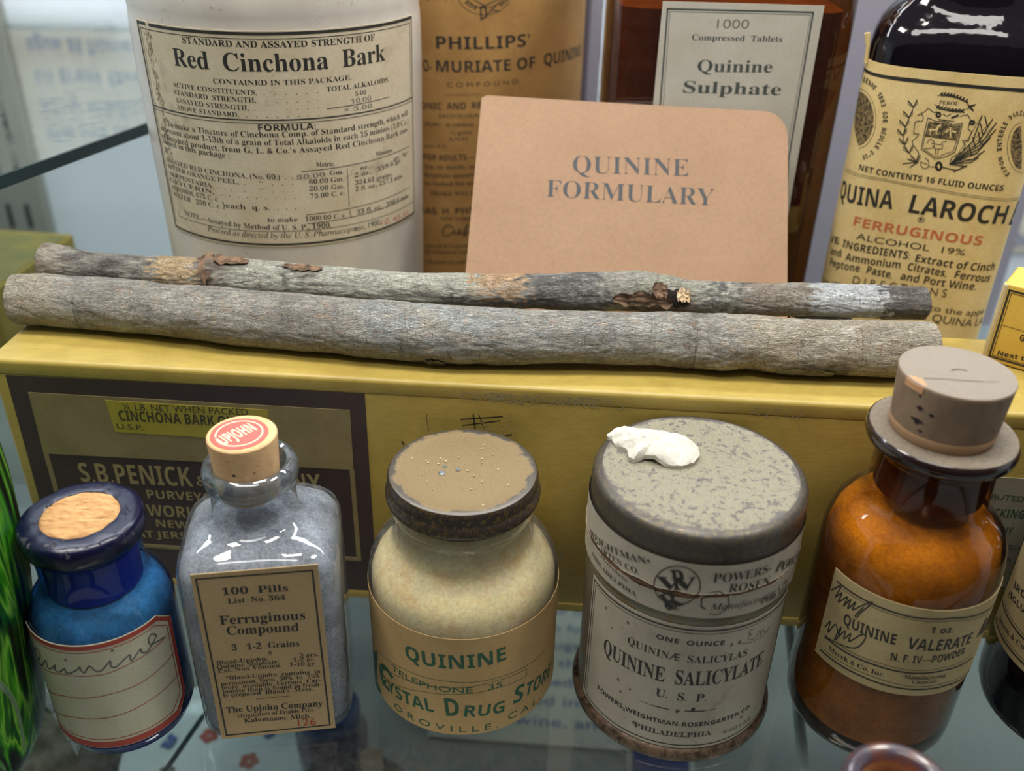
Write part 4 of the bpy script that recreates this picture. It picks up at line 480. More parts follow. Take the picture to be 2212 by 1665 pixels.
118:[175,[82,-4,94,-4,174,180,136,180,88,69,40,180,1,180]],
119:[288,[157,180,131,180,85,71,38,180,0,180,80,-4,91,-4,144,122,197,-4,208,-4,288,180,250,180,203,71]],
121:[175,[175,180,135,180,89,78,40,180,0,180,70,38,8,-92,48,-92]],
125:[133,[122,120,97,127,85,150,82,185,82,220,76,259,59,283,25,291,9,291,9,261,36,258,46,246,49,220,49,192,53,148,66,120,90,104,66,87,53,60,49,16,49,-13,46,-38,36,-51,9,-54,9,-84,25,-84,59,-76,76,-52,82,-13,82,22,85,57,97,80,122,88]],
174:[296,[83,62,109,62,109,130,124,130,141,127,154,114,185,62,216,62,185,112,173,125,160,134,184,140,200,156,206,179,201,198,184,214,153,221,83,221],[109,152,109,199,150,199,165,196,175,188,178,176,174,162,163,154,146,152],[271,144,265,105,247,71,220,45,187,27,148,21,109,27,75,45,48,71,31,105,25,144,31,183,48,217,75,243,109,261,148,267,187,261,220,243,247,217,265,183],[295,144,288,191,267,231,235,263,194,284,148,291,101,284,61,263,29,231,8,191,0,144,8,97,29,57,61,25,101,4,148,-4,194,4,235,25,267,57,288,97]],
188:[338,[254,144,241,144,159,56,159,46,227,46,227,0,254,0,254,46,272,46,272,66,254,66],[227,99,227,66,196,66],[78,275,50,275,50,133,78,133],[242,276,215,276,33,-11,60,-11]],
189:[338,[293,22,232,22,259,51,276,76,281,99,275,122,256,138,230,144,216,142,203,137,190,129,190,98,200,110,213,118,228,121,241,118,250,110,253,97,250,83,242,67,209,27,186,3,186,0,293,0],[242,276,215,276,33,-11,60,-11],[78,275,50,275,50,133,78,133]],
198:[358,[340,273,162,273,1,0,41,0,113,120,189,120,189,0,345,0,345,35,228,35,228,120,337,120,337,156,228,156,228,238,340,238],[188,249,189,249,189,156,133,156]],
201:[200,[185,273,30,273,30,0,188,0,188,35,69,35,69,120,181,120,181,155,69,155,69,238,185,238],[105,350,78,291,100,291,145,350]],
215:[234,[32,80,55,56,117,118,178,57,202,80,140,142,202,203,178,226,117,165,55,227,32,203,93,142]],
339:[333,[319,52,300,38,281,31,262,28,232,37,212,61,206,97,318,97,316,128,306,152,292,169,273,180,252,183,227,179,205,166,188,146,166,167,142,179,112,183,80,179,52,165,32,145,19,118,14,86,19,58,33,33,53,14,80,1,110,-4,140,0,166,12,188,32,205,13,227,1,254,-4,283,-1,303,6,319,16],[210,121,219,138,232,148,250,151,267,148,278,137,283,121],[111,151,141,143,161,121,169,91,162,58,141,36,110,28,80,37,58,58,50,87,58,120,80,143]],
8212:[400,[404,114,-4,114,-4,88,404,88]],
8217:[88,[24,178,49,191,64,212,69,239,66,258,57,271,42,276,30,274,22,265,18,252,21,241,28,232,40,228,39,213,35,199,24,186]],
8220:[171,[149,276,124,263,109,242,104,215,107,196,116,183,130,178,143,181,151,189,154,202,152,214,144,222,133,226,133,241,138,255,149,269],[62,276,37,263,22,242,16,215,20,196,29,183,43,178,55,181,64,189,67,202,65,214,57,222,46,226,46,241,50,255,62,269]],
8226:[142,[71,186,46,179,28,161,21,136,28,111,46,94,71,87,96,94,114,111,120,136,114,161,96,179]],
},
}
LABELS = {
'stone': [
 ["l",0,0.02,[[-3.318,13.187],[-3.254,13.176]]],
 ["l",0,0.02,[[5.138,13.115],[5.17,13.113]]],
 ["l",0,0.02,[[0.809,13.111],[0.852,13.11]]],
 ["t",0,"STANDARD AND ASSAYED STRENGTH OF","B",-1.66,15.012,3.632,14.979,0.161],
 ["t",0,"Red  Cinchona  Bark","B",-2.067,14.39,3.995,14.383,0.457],
 ["t",0,"CONTAINED IN THIS PACKAGE.","R",-0.905,14.033,2.806,14.032,0.13],
 ["t",0,"ACTIVE CONSTITUENTS,","R",-2.258,13.808,0.247,13.775,0.128],
 ["t",0,"TOTAL ALKALOIDS.","R",2.072,13.781,4.123,13.782,0.13],
 ["t",0,"STANDARD  STRENGTH,","R",-2.273,13.602,0.194,13.57,0.13],
 ["t",0,"5.00","R",2.9,13.575,3.258,13.578,0.114],
 ["t",0,"ASSAYED STRENGTH,","R",-2.259,13.386,-0.025,13.364,0.131],
 ["t",2,"10.00","R",2.758,13.382,3.419,13.383,0.123],
 ["t",0,"ABOVE STANDARD,","R",-2.259,13.188,-0.314,13.172,0.124],
 ["t",2,"× 5.00","R",2.543,13.179,3.445,13.168,0.115],
 ["t",0,".  .  .  .  .  .","R",0.409,13.772,1.846,13.774,0.085],
 ["t",0,".  .  .  .  .  .","R",0.429,13.563,1.842,13.558,0.086],
 ["t",0,".  .  .  .  .  .  .","R",0.127,13.367,1.834,13.359,0.086],
 ["t",0,".  .  .  .  .  .  .  .","R",-0.127,13.179,1.826,13.158,0.087],
 ["l",0,0.018,[[2.049,13.326],[4.128,13.352]]],
 ["t",0,"FORMULA:","S",0.164,12.817,1.697,12.805,0.167],
 ["t",0,"To make a Tincture of Cinchona Comp. of Standard strength, which will","R",-2.838,12.63,5.045,12.628,0.157],
 ["t",0,"represent about 1-13th of a grain of Total Alkaloids in each 15 minims (1.0 C.c.)","R",-3.229,12.425,5.058,12.385,0.158],
 ["t",0,"of finished product, from G. L. & Co.’s Assayed Red Cinchona Bark con-","R",-3.266,12.204,5.039,12.147,0.159],
 ["t",0,"tained in this package :","R",-3.23,12.057,-0.748,11.998,0.159],
 ["t",0,"R","B",-3.23,11.775,-3.042,11.792,0.172],
 ["t",0,"Metric.","B",1.616,11.739,2.153,11.697,0.129],
 ["t",0,"Measure.","B",3.508,11.757,4.197,11.73,0.123],
 ["l",0,0.018,[[1.215,11.633],[5.078,11.681]]],
 ["l",0,0.018,[[2.523,11.578],[2.514,10.422]]],
 ["l",0,0.018,[[2.533,10.319],[2.543,10.104]]],
 ["l",0,0.018,[[1.236,10.348],[5.034,10.403]]],
 ["l",0,0.018,[[1.235,10.074],[5.013,10.124]]],
 ["t",0,"ASSAYED RED CINCHONA, (No. 60.)  .  .","R",-3.268,11.519,0.951,11.425,0.14],
 ["t",2,"50.00","R",1.06,11.41,1.858,11.433,0.121],
 ["t",0,"Gm.","R",1.987,11.456,2.401,11.426,0.131],
 ["t",0,"oz..","R",2.943,11.458,3.296,11.447,0.113],
 ["t",0,"gr. Av.","R",4.23,11.444,5.028,11.461,0.116],
 ["t",0,"BITTER ORANGE PEEL,  .","R",-3.233,11.335,-0.396,11.258,0.134],
 ["t",0,"“   .   .   .","R",0.02,11.275,0.957,11.261,0.103],
 ["t",0,"80.00 Gm.","R",1.383,11.255,2.396,11.227,0.131],
 ["t",0,"2 oz.,  359.6 gr.  “","R",2.731,11.257,4.895,11.332,0.134],
 ["t",0,"SERPENTARIA,  .  .  .  .  .","R",-3.212,11.109,-0.423,11.045,0.135],
 ["t",0,"“   .   .   .","R",0.01,11.072,0.937,11.05,0.103],
 ["t",0,"20.00 Gm.","R",1.375,11.048,2.395,11.012,0.132],
 ["t",0,"324.61 grains.","R",2.742,11.039,4.148,11.006,0.134],
 ["t",0,"GLYCERIN,  .  .  .  .  .  .  .  .  .","R",-3.257,10.913,0.963,10.849,0.133],
 ["t",0,"75.00 C. c.","R",1.383,10.828,2.39,10.814,0.133],
 ["t",0,"2 fl. oz., 257.3 min.","R",2.738,10.845,4.667,10.817,0.136],
 ["t",0,"ALCOHOL 675 C. c","R",-3.23,10.699,-1.321,10.684,0.14],
 ["t",0,"WATER   250 C. c.","R",-3.204,10.483,-1.247,10.476,0.141],
 ["t",0,"}each  q. s.  .  .  .","R",-1.188,10.523,0.957,10.532,0.154],
 ["t",0,"to make","R",0.125,10.168,0.968,10.167,0.136],
 ["t",0,"1000.00 C. c.","R",1.187,10.156,2.391,10.132,0.136],
 ["t",0,"33 fl. oz.,  390.6 min.","R",2.742,10.14,4.989,10.095,0.139],
 ["t",0,"NOTE.—Assayed by Method of U. S. P., 1900.","R",-2.752,10.003,1.925,9.884,0.156],
 ["t",0,"Proceed as directed by the U. S. Pharmacopœia, 1900.","I",-1.858,9.696,3.605,9.631,0.166],
 ["t",1,"10. 45.55","I",3.616,9.587,4.967,9.507,0.184],
],
'phil': [
 ["t",0,"PHILLIPS’","S",-1.045,13.802,2.118,13.877,0.395],
 ["t",0,"MURIATE OF","S",-1.061,13.066,2.357,13.164,0.367],
 ["t",0,"QUININE","S",2.711,13.195,5.105,13.173,0.384],
 ["t",0,"O-","S",-1.514,13.038,-1.205,13.067,0.371],
 ["t",0,"C O M P O U N D.","N",-0.691,12.593,1.777,12.699,0.15],
 ["l",0,0.015,[[-0.801,12.333],[0.444,12.387]]],
 ["t",0,"TONIC  AND  RE","S",-1.837,11.782,0.461,11.93,0.217],
 ["t",0,"EACH FLUIDRAM","N",-0.989,11.557,0.683,11.64,0.127],
 ["t",0,"(Hydr)   in solution","R",-1.534,11.238,0.189,11.324,0.128],
 ["t",0,"½ grain","R",-0.576,11.004,0.131,11.061,0.141],
 ["t",0,"AND","R",-0.699,10.789,-0.016,10.834,0.118],
 ["t",0,"wine. S. G.","R",-1.557,10.463,-0.702,10.563,0.108],
 ["t",0,"FOR ADULTS.—","S",-1.604,10.033,0.277,10.17,0.205],
 ["t",0,"tea, or needs, or","R",-1.579,9.73,0.278,9.867,0.158],
 ["t",0,"Regulate quantit","R",-1.589,9.42,0.266,9.561,0.16],
 ["t",0,"be looked for wh","R",-1.584,9.122,0.254,9.265,0.161],
 ["t",0,"SHAKE WELL","B",-1.371,8.788,0.218,8.903,0.15],
 ["t",0,"HAS. H. PHI","S",-1.844,8.033,0.157,8.231,0.231],
 ["t",0,"NEW YORK","B",-1.03,7.885,0.157,7.961,0.129],
 ["t",0,"entered of Contents","R",-1.655,6.761,0.124,6.939,0.147],
 ["t",0,"the Chemical Laws","R",-1.662,6.53,0.105,6.712,0.148],
 ["t",0,"TRADEMARK","R",-1.675,6.112,0.092,6.301,0.136],
 ["l",0,0.045,[[-0.555,7.665],[-0.776,7.711],[-0.94,7.498],[-0.91,7.337],[-0.75,7.321],[-0.558,7.469],[-0.494,7.572],[-0.527,7.425],[-0.389,7.435],[-0.306,7.616],[-0.308,7.42],[-0.152,7.525],[-0.028,7.79],[-0.153,7.362],[0.064,7.597],[0.156,7.728]]],
 ["l",0,0.02,[[-0.256,15.284],[-0.209,15.211],[-0.148,15.143],[-0.075,15.082],[0.009,15.028],[0.102,14.983],[0.203,14.947],[0.31,14.921],[0.421,14.906],[0.535,14.901],[0.649,14.906],[0.761,14.922],[0.869,14.948],[0.973,14.984],[1.068,15.03],[1.155,15.084],[1.23,15.145],[1.293,15.214],[1.342,15.287]]],
 ["l",0,0.02,[[-0.004,15.362],[0.028,15.312],[0.07,15.266],[0.119,15.224],[0.176,15.187],[0.24,15.156],[0.308,15.132],[0.381,15.114],[0.457,15.103],[0.534,15.1],[0.611,15.103],[0.687,15.114],[0.76,15.133],[0.83,15.157],[0.894,15.189],[0.952,15.226],[1.003,15.268],[1.045,15.315],[1.078,15.365]]],
 ["t",0,"ADE","S",-0.117,15.237,0.263,15.025,0.134],
 ["t",0,"MA","S",1.071,15.137,1.337,15.339,0.134],
 ["l",0,0.05,[[0.41,15.13],[0.558,15.154],[0.609,14.852],[0.436,14.758],[0.41,15.13]]],
 ["l",0,0.03,[[0.981,15.243],[0.659,14.945],[0.56,14.805]]],
 ["l",0,0.03,[[0.757,15.037],[1.009,15.011]]],
 ["l",0,0.03,[[0.165,15.38],[0.533,15.165],[1.004,15.381]]],
 ["l",0,0.05,[[-1.297,15.285],[-1.27,15.287]]],
 ["t",0,". .  . . .","B",-1.298,15.255,-0.252,15.297,0.138],
],
'qs': [
 ["l",0,0.05,[[-1.811,12.64],[-1.869,15.656],[2.314,15.67],[2.321,11.337],[2.455,10.133]]],
 ["l",0,0.015,[[-1.719,12.643],[-1.795,15.585],[2.25,15.601],[2.227,11.502]]],
 ["t",2,"1000","N",-0.395,15.168,0.533,15.183,0.244],
 ["t",0,"Compressed  Tablets","B",-1.078,14.817,1.558,14.839,0.159],
 ["t",0,"Quinine","B",-0.821,13.925,1.397,13.959,0.337],
 ["t",0,"Sulphate","B",-1.169,13.3,1.756,13.308,0.344],
],
'lar': [
 ["t",0,"NET CONTENTS 16 FLUID OUNCES","S",-2.14,11.482,1.896,11.398,0.171],
 ["l",0,0.012,[[-2.756,11.341],[-1.349,11.379],[0.717,11.241],[2.704,11.115]]],
 ["l",0,0.012,[[-2.777,11.268],[-1.339,11.329],[0.73,11.186],[2.728,11.051]]],
 ["t",0,"QUINA","S",-2.807,10.406,-0.94,10.518,0.551],
 ["t",0,"LAROCH","S",-0.487,10.489,2.261,10.391,0.549],
 ["t",0,"E","S",2.499,10.31,2.935,10.178,0.719],
 ["t",0,"®","N",-0.18,10.224,0.024,10.234,0.166],
 ["t",1,"FERRUGINOUS","S",-1.947,9.809,1.722,9.743,0.284],
 ["t",0,"ALCOHOL  19%","N",-1.771,9.405,1.343,9.382,0.197],
 ["t",0,"VE","S",-2.87,8.908,-2.286,9.052,0.217],
 ["t",0,"INGREDIENTS:","S",-2.148,9.031,-0.131,9.051,0.239],
 ["t",0,"Extract of Cinch","S",0.03,9.008,2.412,8.905,0.238],
 ["t",0,"and","S",-2.627,8.596,-2.107,8.692,0.229],
 ["t",0,"Ammonium","S",-1.959,8.649,-0.333,8.719,0.242],
 ["t",0,"Citrates,","S",-0.128,8.705,0.993,8.655,0.24],
 ["t",0,"Ferrous","S",1.22,8.657,2.342,8.532,0.245],
 ["t",0,"Peptone","S",-2.521,8.263,-1.45,8.384,0.24],
 ["t",0,"Paste,","S",-1.259,8.392,-0.501,8.353,0.245],
 ["t",0,"and","S",-0.257,8.367,0.268,8.344,0.244],
 ["t",0,"Port Wine.","S",0.417,8.355,1.937,8.296,0.243],
 ["t",0,"D I R E C T I O N S","N",-1.592,7.953,1.148,7.997,0.261],
 ["t",0,"table to the appe","N",-0.117,7.569,2.586,7.4,0.194],
 ["t",0,"of QUINA LA","N",0.49,7.206,2.714,6.989,0.254],
 ["t",0,"On w","N",-2.909,7.48,-1.904,7.787,0.172],
 ["t",0,"PEROU","R",-0.37,13.676,0.146,13.681,0.101],
 ["l",0,0.02,[[-0.563,13.269],[-0.327,13.189],[-0.12,13.233],[0.118,13.143],[0.356,13.211],[0.372,12.823],[0.356,12.393],[0.134,12.236],[-0.116,12.14],[-0.361,12.285],[-0.542,12.372],[-0.559,12.716],[-0.563,13.269]]],
 ["l",0,0.015,[[-0.511,13.169],[-0.313,13.128],[-0.108,13.182],[0.128,13.102],[0.324,13.145],[0.333,12.819],[0.3,12.419],[-0.118,12.195],[-0.51,12.408],[-0.519,12.721],[-0.511,13.169]]],
 ["l",0,0.02,[[-0.529,12.762],[0.305,12.73]]],
 ["l",0,0.02,[[-0.127,13.18],[-0.098,12.759]]],
 ["poly",0,[[-0.506,13.148],[-0.122,13.159],[-0.101,12.769],[-0.519,12.764]]],
 ["poly",0,[[-0.112,13.16],[0.128,13.102],[0.317,13.134],[0.31,12.752],[-0.088,12.76]]],
 ["l",3,0.05,[[-0.44,12.944],[-0.255,12.965],[-0.24,13.072],[-0.187,13.099]]],
 ["l",3,0.03,[[-0.43,12.945],[-0.392,12.821]]],
 ["l",3,0.03,[[-0.275,12.962],[-0.236,12.839]]],
 ["l",3,0.04,[[0.078,13.065],[0.141,12.797]]],
 ["l",3,0.05,[[-0.009,12.929],[0.034,12.997]]],
 ["l",3,0.05,[[0.16,12.969],[0.241,12.957]]],
 ["l",0,0.018,[[-0.421,12.557],[-0.42,12.598],[-0.408,12.633],[-0.387,12.66],[-0.358,12.675],[-0.325,12.675],[-0.292,12.662],[-0.261,12.637],[-0.237,12.602],[-0.222,12.562],[-0.218,12.52],[-0.225,12.481],[-0.243,12.45],[-0.35,12.417],[-0.448,12.405]]],
 ["l",0,0.018,[[-0.305,12.574],[-0.062,12.559],[-0.023,12.65],[0.074,12.661]]],
 ["l",0,0.018,[[-0.271,12.513],[-0.15,12.419],[0.002,12.459],[-0.003,12.566]]],
 ["l",0,0.018,[[-0.169,12.417],[-0.135,12.269]]],
 ["l",0,0.018,[[-0.091,12.426],[-0.076,12.276]]],
 ["l",0,0.02,[[-0.815,13.324],[-0.663,13.447],[-0.624,13.534],[-0.441,13.429],[-0.369,13.457]]],
 ["l",0,0.02,[[-0.836,13.292],[-0.822,13.324],[-0.798,13.345],[-0.767,13.349],[-0.735,13.338],[-0.706,13.312],[-0.686,13.276],[-0.677,13.235],[-0.68,13.196],[-0.696,13.165],[-0.722,13.147],[-0.753,13.144],[-0.785,13.158],[-0.867,13.107],[-0.837,12.79],[-0.695,12.786],[-0.75,12.671],[-0.83,12.575],[-0.787,12.472],[-0.685,12.376],[-0.578,12.258],[-0.594,12.059]]],
 ["l",0,0.02,[[0.253,13.398],[0.433,13.459],[0.572,13.286],[0.644,13.231]]],
 ["l",0,0.045,[[0.655,13.264],[0.654,13.238],[0.638,13.217],[0.612,13.207],[0.582,13.21],[0.557,13.226],[0.542,13.25],[0.542,13.276],[0.557,13.297],[0.582,13.308],[0.612,13.306],[0.638,13.292],[0.654,13.268]]],
 ["l",0,0.02,[[0.53,13.219],[0.536,13.074],[0.651,13.002],[0.626,12.745],[0.468,12.749],[0.58,12.612],[0.544,12.436],[0.313,12.236],[0.29,12.081]]],
 ["l",0,0.05,[[-0.263,13.385],[-0.263,13.356],[-0.276,13.334],[-0.297,13.323],[-0.323,13.327],[-0.345,13.345],[-0.359,13.372],[-0.36,13.402],[-0.349,13.425],[-0.328,13.437],[-0.302,13.434],[-0.279,13.417],[-0.265,13.39]]],
 ["l",0,0.055,[[0.053,13.335],[0.191,13.413]]],
 ["l",0,0.02,[[-0.201,13.413],[-0.091,13.362],[0.01,13.435]]],
 ["l",0,0.02,[[-0.283,13.257],[0.134,13.24]]],
 ["l",0,0.04,[[-0.381,13.932],[-0.343,13.981]]],
 ["l",0,0.04,[[-0.381,13.932],[-0.315,13.902]]],
 ["l",0,0.04,[[-0.301,13.937],[-0.264,13.986]]],
 ["l",0,0.04,[[-0.301,13.937],[-0.236,13.907]]],
 ["l",0,0.04,[[-0.221,13.936],[-0.184,13.985]]],
 ["l",0,0.04,[[-0.221,13.936],[-0.155,13.906]]],
 ["l",0,0.04,[[-0.139,13.93],[-0.102,13.979]]],
 ["l",0,0.04,[[-0.139,13.93],[-0.074,13.9]]],
 ["l",0,0.04,[[-0.056,13.918],[-0.019,13.967]]],
 ["l",0,0.04,[[-0.056,13.918],[0.009,13.888]]],
 ["l",0,0.04,[[0.028,13.901],[0.065,13.949]]],
 ["l",0,0.04,[[0.028,13.901],[0.093,13.871]]],
 ["l",0,0.04,[[0.113,13.878],[0.15,13.926]]],
 ["l",0,0.04,[[0.113,13.878],[0.179,13.848]]],
 ["l",0,0.04,[[0.2,13.849],[0.236,13.898]]],
 ["l",0,0.04,[[0.2,13.849],[0.265,13.819]]],
 ["l",0,0.04,[[0.288,13.815],[0.324,13.863]]],
 ["l",0,0.04,[[0.288,13.815],[0.353,13.785]]],
 ["l",0,0.015,[[-0.45,13.894],[-0.114,13.959],[0.312,13.797],[0.554,13.595]]],
 ["l",0,0.015,[[-0.473,13.654],[-0.21,13.537],[0.276,13.546],[0.573,13.751]]],
 ["l",0,0.035,[[0.397,13.682],[0.554,13.749]]],
 ["l",0,0.035,[[0.397,13.682],[0.547,13.584]]],
 ["l",0,0.035,[[-0.399,13.59],[-0.339,13.625]]],
 ["l",0,0.035,[[-0.395,13.569],[-0.314,13.545]]],
 ["l",0,0.035,[[-0.306,13.579],[-0.246,13.614]]],
 ["l",0,0.035,[[-0.302,13.558],[-0.221,13.533]]],
 ["l",0,0.035,[[-0.213,13.568],[-0.153,13.603]]],
 ["l",0,0.035,[[-0.209,13.547],[-0.128,13.522]]],
 ["l",0,0.035,[[-0.121,13.556],[-0.061,13.592]]],
 ["l",0,0.035,[[-0.116,13.536],[-0.036,13.511]]],
 ["l",0,0.035,[[-0.028,13.545],[0.032,13.581]]],
 ["l",0,0.035,[[-0.023,13.525],[0.057,13.5]]],
 ["l",0,0.035,[[0.061,13.549],[0.121,13.584]]],
 ["l",0,0.035,[[0.066,13.529],[0.146,13.504]]],
 ["l",0,0.035,[[0.15,13.552],[0.209,13.588]]],
 ["l",0,0.035,[[0.154,13.532],[0.234,13.507]]],
 ["l",0,0.035,[[0.238,13.556],[0.298,13.591]]],
 ["l",0,0.035,[[0.243,13.536],[0.323,13.511]]],
 ["l",0,0.018,[[-0.997,13.513],[-1.051,13.211],[-1.095,12.95],[-1.1,12.691],[-1.006,12.443],[-0.835,12.225],[-0.58,11.994]]],
 ["l",0,0.03,[[-0.997,13.513],[-1.172,13.67]]],
 ["l",0,0.012,[[-0.997,13.513],[-1.078,13.608],[-1.172,13.67]]],
 ["l",0,0.03,[[-0.997,13.513],[-0.952,13.717]]],
 ["l",0,0.012,[[-0.997,13.513],[-0.92,13.616],[-0.952,13.717]]],
 ["l",0,0.012,[[-0.997,13.513],[-1.162,13.577],[-1.172,13.67]]],
 ["l",0,0.03,[[-1.051,13.211],[-1.227,13.368]]],
 ["l",0,0.012,[[-1.051,13.211],[-1.133,13.307],[-1.227,13.368]]],
 ["l",0,0.03,[[-1.051,13.211],[-1.006,13.418]]],
 ["l",0,0.012,[[-1.051,13.211],[-0.974,13.316],[-1.006,13.418]]],
 ["l",0,0.012,[[-1.051,13.211],[-1.217,13.275],[-1.227,13.368]]],
 ["l",0,0.03,[[-1.095,12.95],[-1.273,13.108]]],
 ["l",0,0.012,[[-1.095,12.95],[-1.177,13.046],[-1.273,13.108]]],
 ["l",0,0.03,[[-1.095,12.95],[-1.05,13.158]]],
 ["l",0,0.012,[[-1.095,12.95],[-1.017,13.056],[-1.05,13.158]]],
 ["l",0,0.012,[[-1.095,12.95],[-1.262,13.013],[-1.273,13.108]]],
 ["l",0,0.03,[[-1.1,12.691],[-1.278,12.85]]],
 ["l",0,0.012,[[-1.1,12.691],[-1.183,12.788],[-1.278,12.85]]],
 ["l",0,0.03,[[-1.1,12.691],[-1.054,12.902]]],
 ["l",0,0.012,[[-1.1,12.691],[-1.022,12.799],[-1.054,12.902]]],
 ["l",0,0.012,[[-1.1,12.691],[-1.268,12.754],[-1.278,12.85]]],
 ["l",0,0.03,[[-1.006,12.443],[-1.184,12.603]]],
 ["l",0,0.012,[[-1.006,12.443],[-1.088,12.541],[-1.184,12.603]]],
 ["l",0,0.03,[[-1.006,12.443],[-0.96,12.656]]],
 ["l",0,0.012,[[-1.006,12.443],[-0.927,12.552],[-0.96,12.656]]],
 ["l",0,0.012,[[-1.006,12.443],[-1.174,12.507],[-1.184,12.603]]],
 ["l",0,0.03,[[-0.835,12.225],[-1.014,12.387]]],
 ["l",0,0.012,[[-0.835,12.225],[-0.918,12.324],[-1.014,12.387]]],
 ["l",0,0.03,[[-0.835,12.225],[-0.79,12.439]]],
 ["l",0,0.012,[[-0.835,12.225],[-0.757,12.334],[-0.79,12.439]]],
 ["l",0,0.012,[[-0.835,12.225],[-1.003,12.29],[-1.014,12.387]]],
 ["l",0,0.03,[[-0.58,11.994],[-0.759,12.158]]],
 ["l",0,0.012,[[-0.58,11.994],[-0.663,12.094],[-0.759,12.158]]],
 ["l",0,0.03,[[-0.58,11.994],[-0.536,12.209]]],
 ["l",0,0.012,[[-0.58,11.994],[-0.502,12.103],[-0.536,12.209]]],
 ["l",0,0.012,[[-0.58,11.994],[-0.748,12.061],[-0.759,12.158]]],
 ["l",0,0.03,[[-0.578,11.984],[-0.93,11.903]]],
 ["l",0,0.03,[[-0.578,11.984],[-0.838,12.049]]],
 ["l",0,0.03,[[-0.54,11.999],[-0.726,11.82]]],
 ["l",0,0.03,[[0.3,12.038],[0.734,12.746],[0.796,13.475]]],
 ["l",0,0.012,[[0.363,12.112],[0.599,12.816],[0.787,13.433]]],
 ["l",0,0.03,[[0.3,12.038],[0.88,12.709],[1.086,13.399]]],
 ["l",0,0.012,[[0.363,12.112],[0.745,12.779],[1.077,13.356]]],
 ["l",0,0.03,[[0.3,12.038],[0.941,12.662],[1.207,13.305]]],
 ["l",0,0.012,[[0.363,12.112],[0.806,12.733],[1.198,13.263]]],
 ["l",0,0.03,[[0.3,12.038],[0.955,12.567],[1.235,13.12]]],
 ["l",0,0.012,[[0.363,12.112],[0.819,12.638],[1.227,13.078]]],
 ["l",0,0.03,[[0.3,12.038],[0.917,12.445],[1.159,12.883]]],
 ["l",0,0.012,[[0.363,12.112],[0.781,12.517],[1.151,12.84]]],
 ["l",0,0.03,[[0.3,12.038],[0.884,12.259],[1.096,12.517]]],
 ["l",0,0.012,[[0.363,12.112],[0.748,12.33],[1.087,12.473]]],
 ["l",0,0.03,[[0.3,12.038],[0.83,12.156],[0.989,12.313]]],
 ["l",0,0.012,[[0.363,12.112],[0.694,12.227],[0.98,12.269]]],
 ["l",0,0.03,[[0.3,12.038],[0.714,12.023],[0.757,12.049]]],
 ["l",0,0.012,[[0.363,12.112],[0.577,12.094],[0.748,12.005]]],
 ["l",0,0.03,[[0.876,13.462],[1.005,13.184]]],
 ["l",0,0.03,[[0.814,13.249],[0.942,12.968]]],
 ["l",0,0.03,[[0.813,13.019],[0.942,12.736]]],
 ["l",0,0.03,[[0.715,12.861],[0.844,12.577]]],
 ["l",0,0.03,[[0.676,12.623],[0.805,12.337]]],
 ["l",0,0.06,[[0.098,11.958],[0.101,11.904],[0.085,11.861],[0.054,11.843],[0.016,11.853],[-0.018,11.889],[-0.04,11.942],[-0.042,11.997],[-0.026,12.039],[0.005,12.057],[0.043,12.046],[0.077,12.009],[0.098,11.956]]],
 ["l",0,0.02,[[-0.378,12.129],[-0.331,12.118],[-0.288,12.082],[-0.255,12.029],[-0.24,11.968],[-0.243,11.908],[-0.265,11.86],[-0.302,11.833],[-0.348,11.83],[-0.394,11.853],[-0.434,11.898],[-0.459,11.957],[-0.466,12.019]]],
 ["l",0,0.02,[[-0.461,12.01],[-0.288,11.965]]],
 ["l",0,0.02,[[-0.234,11.906],[-0.032,11.909]]],
 ["l",0,0.03,[[0.125,11.929],[0.516,11.889],[0.737,12.047]]],
 ["l",0,0.03,[[0.448,11.837],[0.74,12.037]]],
 ["l",0,0.012,[[-3.562,13.545],[-3.217,13.614],[-2.758,13.692],[-2.576,13.698],[-2.447,13.679],[-2.343,13.643],[-2.256,13.591],[-2.18,13.526],[-2.114,13.451],[-2.058,13.366],[-2.01,13.273],[-1.971,13.174],[-1.941,13.071],[-1.919,12.966],[-1.907,12.86],[-1.904,12.754],[-1.91,12.652],[-1.925,12.553],[-1.95,12.461],[-1.984,12.375],[-2.027,12.297],[-2.079,12.229],[-2.141,12.171],[-2.213,12.123],[-2.295,12.085]]],
 ["poly",0,[[-3.638,13.443],[-2.862,13.596],[-2.63,13.616],[-2.483,13.6],[-2.37,13.562],[-2.277,13.505],[-2.199,13.432],[-2.133,13.347],[-2.079,13.25],[-2.036,13.146],[-2.004,13.037],[-1.983,12.925],[-1.974,12.812],[-1.977,12.702],[-1.991,12.596],[-2.017,12.498],[-2.055,12.408],[-2.104,12.329],[-2.165,12.262],[-2.239,12.208],[-2.327,12.167]]],
 ["t",0,"V","S",-3.638,13.745,-2.958,13.874,0.341],
 ["t",0,"I","S",-2.854,13.89,-2.659,13.911,0.136],
 ["t",0,"E","S",-2.611,13.913,-2.492,13.909,0.139],
 ["t",0,"N","S",-2.458,13.905,-2.366,13.886,0.139],
 ["t",0,"N","S",-2.338,13.878,-2.261,13.848,0.139],
 ["t",0,"E","S",-2.237,13.836,-2.17,13.797,0.138],
 ["t",0,"1","S",-2.07,13.717,-2.016,13.661,0.135],
 ["t",0,"8","S",-1.999,13.641,-1.951,13.579,0.133],
 ["t",0,"8","S",-1.936,13.557,-1.894,13.489,0.132],
 ["t",0,"3","S",-1.881,13.466,-1.844,13.393,0.131],
 ["t",0,"G","S",-1.791,13.265,-1.766,13.185,0.13],
 ["t",0,"D","S",-1.758,13.158,-1.739,13.076,0.131],
 ["t",0,"E","S",-1.733,13.048,-1.719,12.965,0.131],
 ["t",0,"M","S",-1.707,12.826,-1.705,12.743,0.132],
 ["t",0,"É","S",-1.706,12.716,-1.711,12.635,0.133],
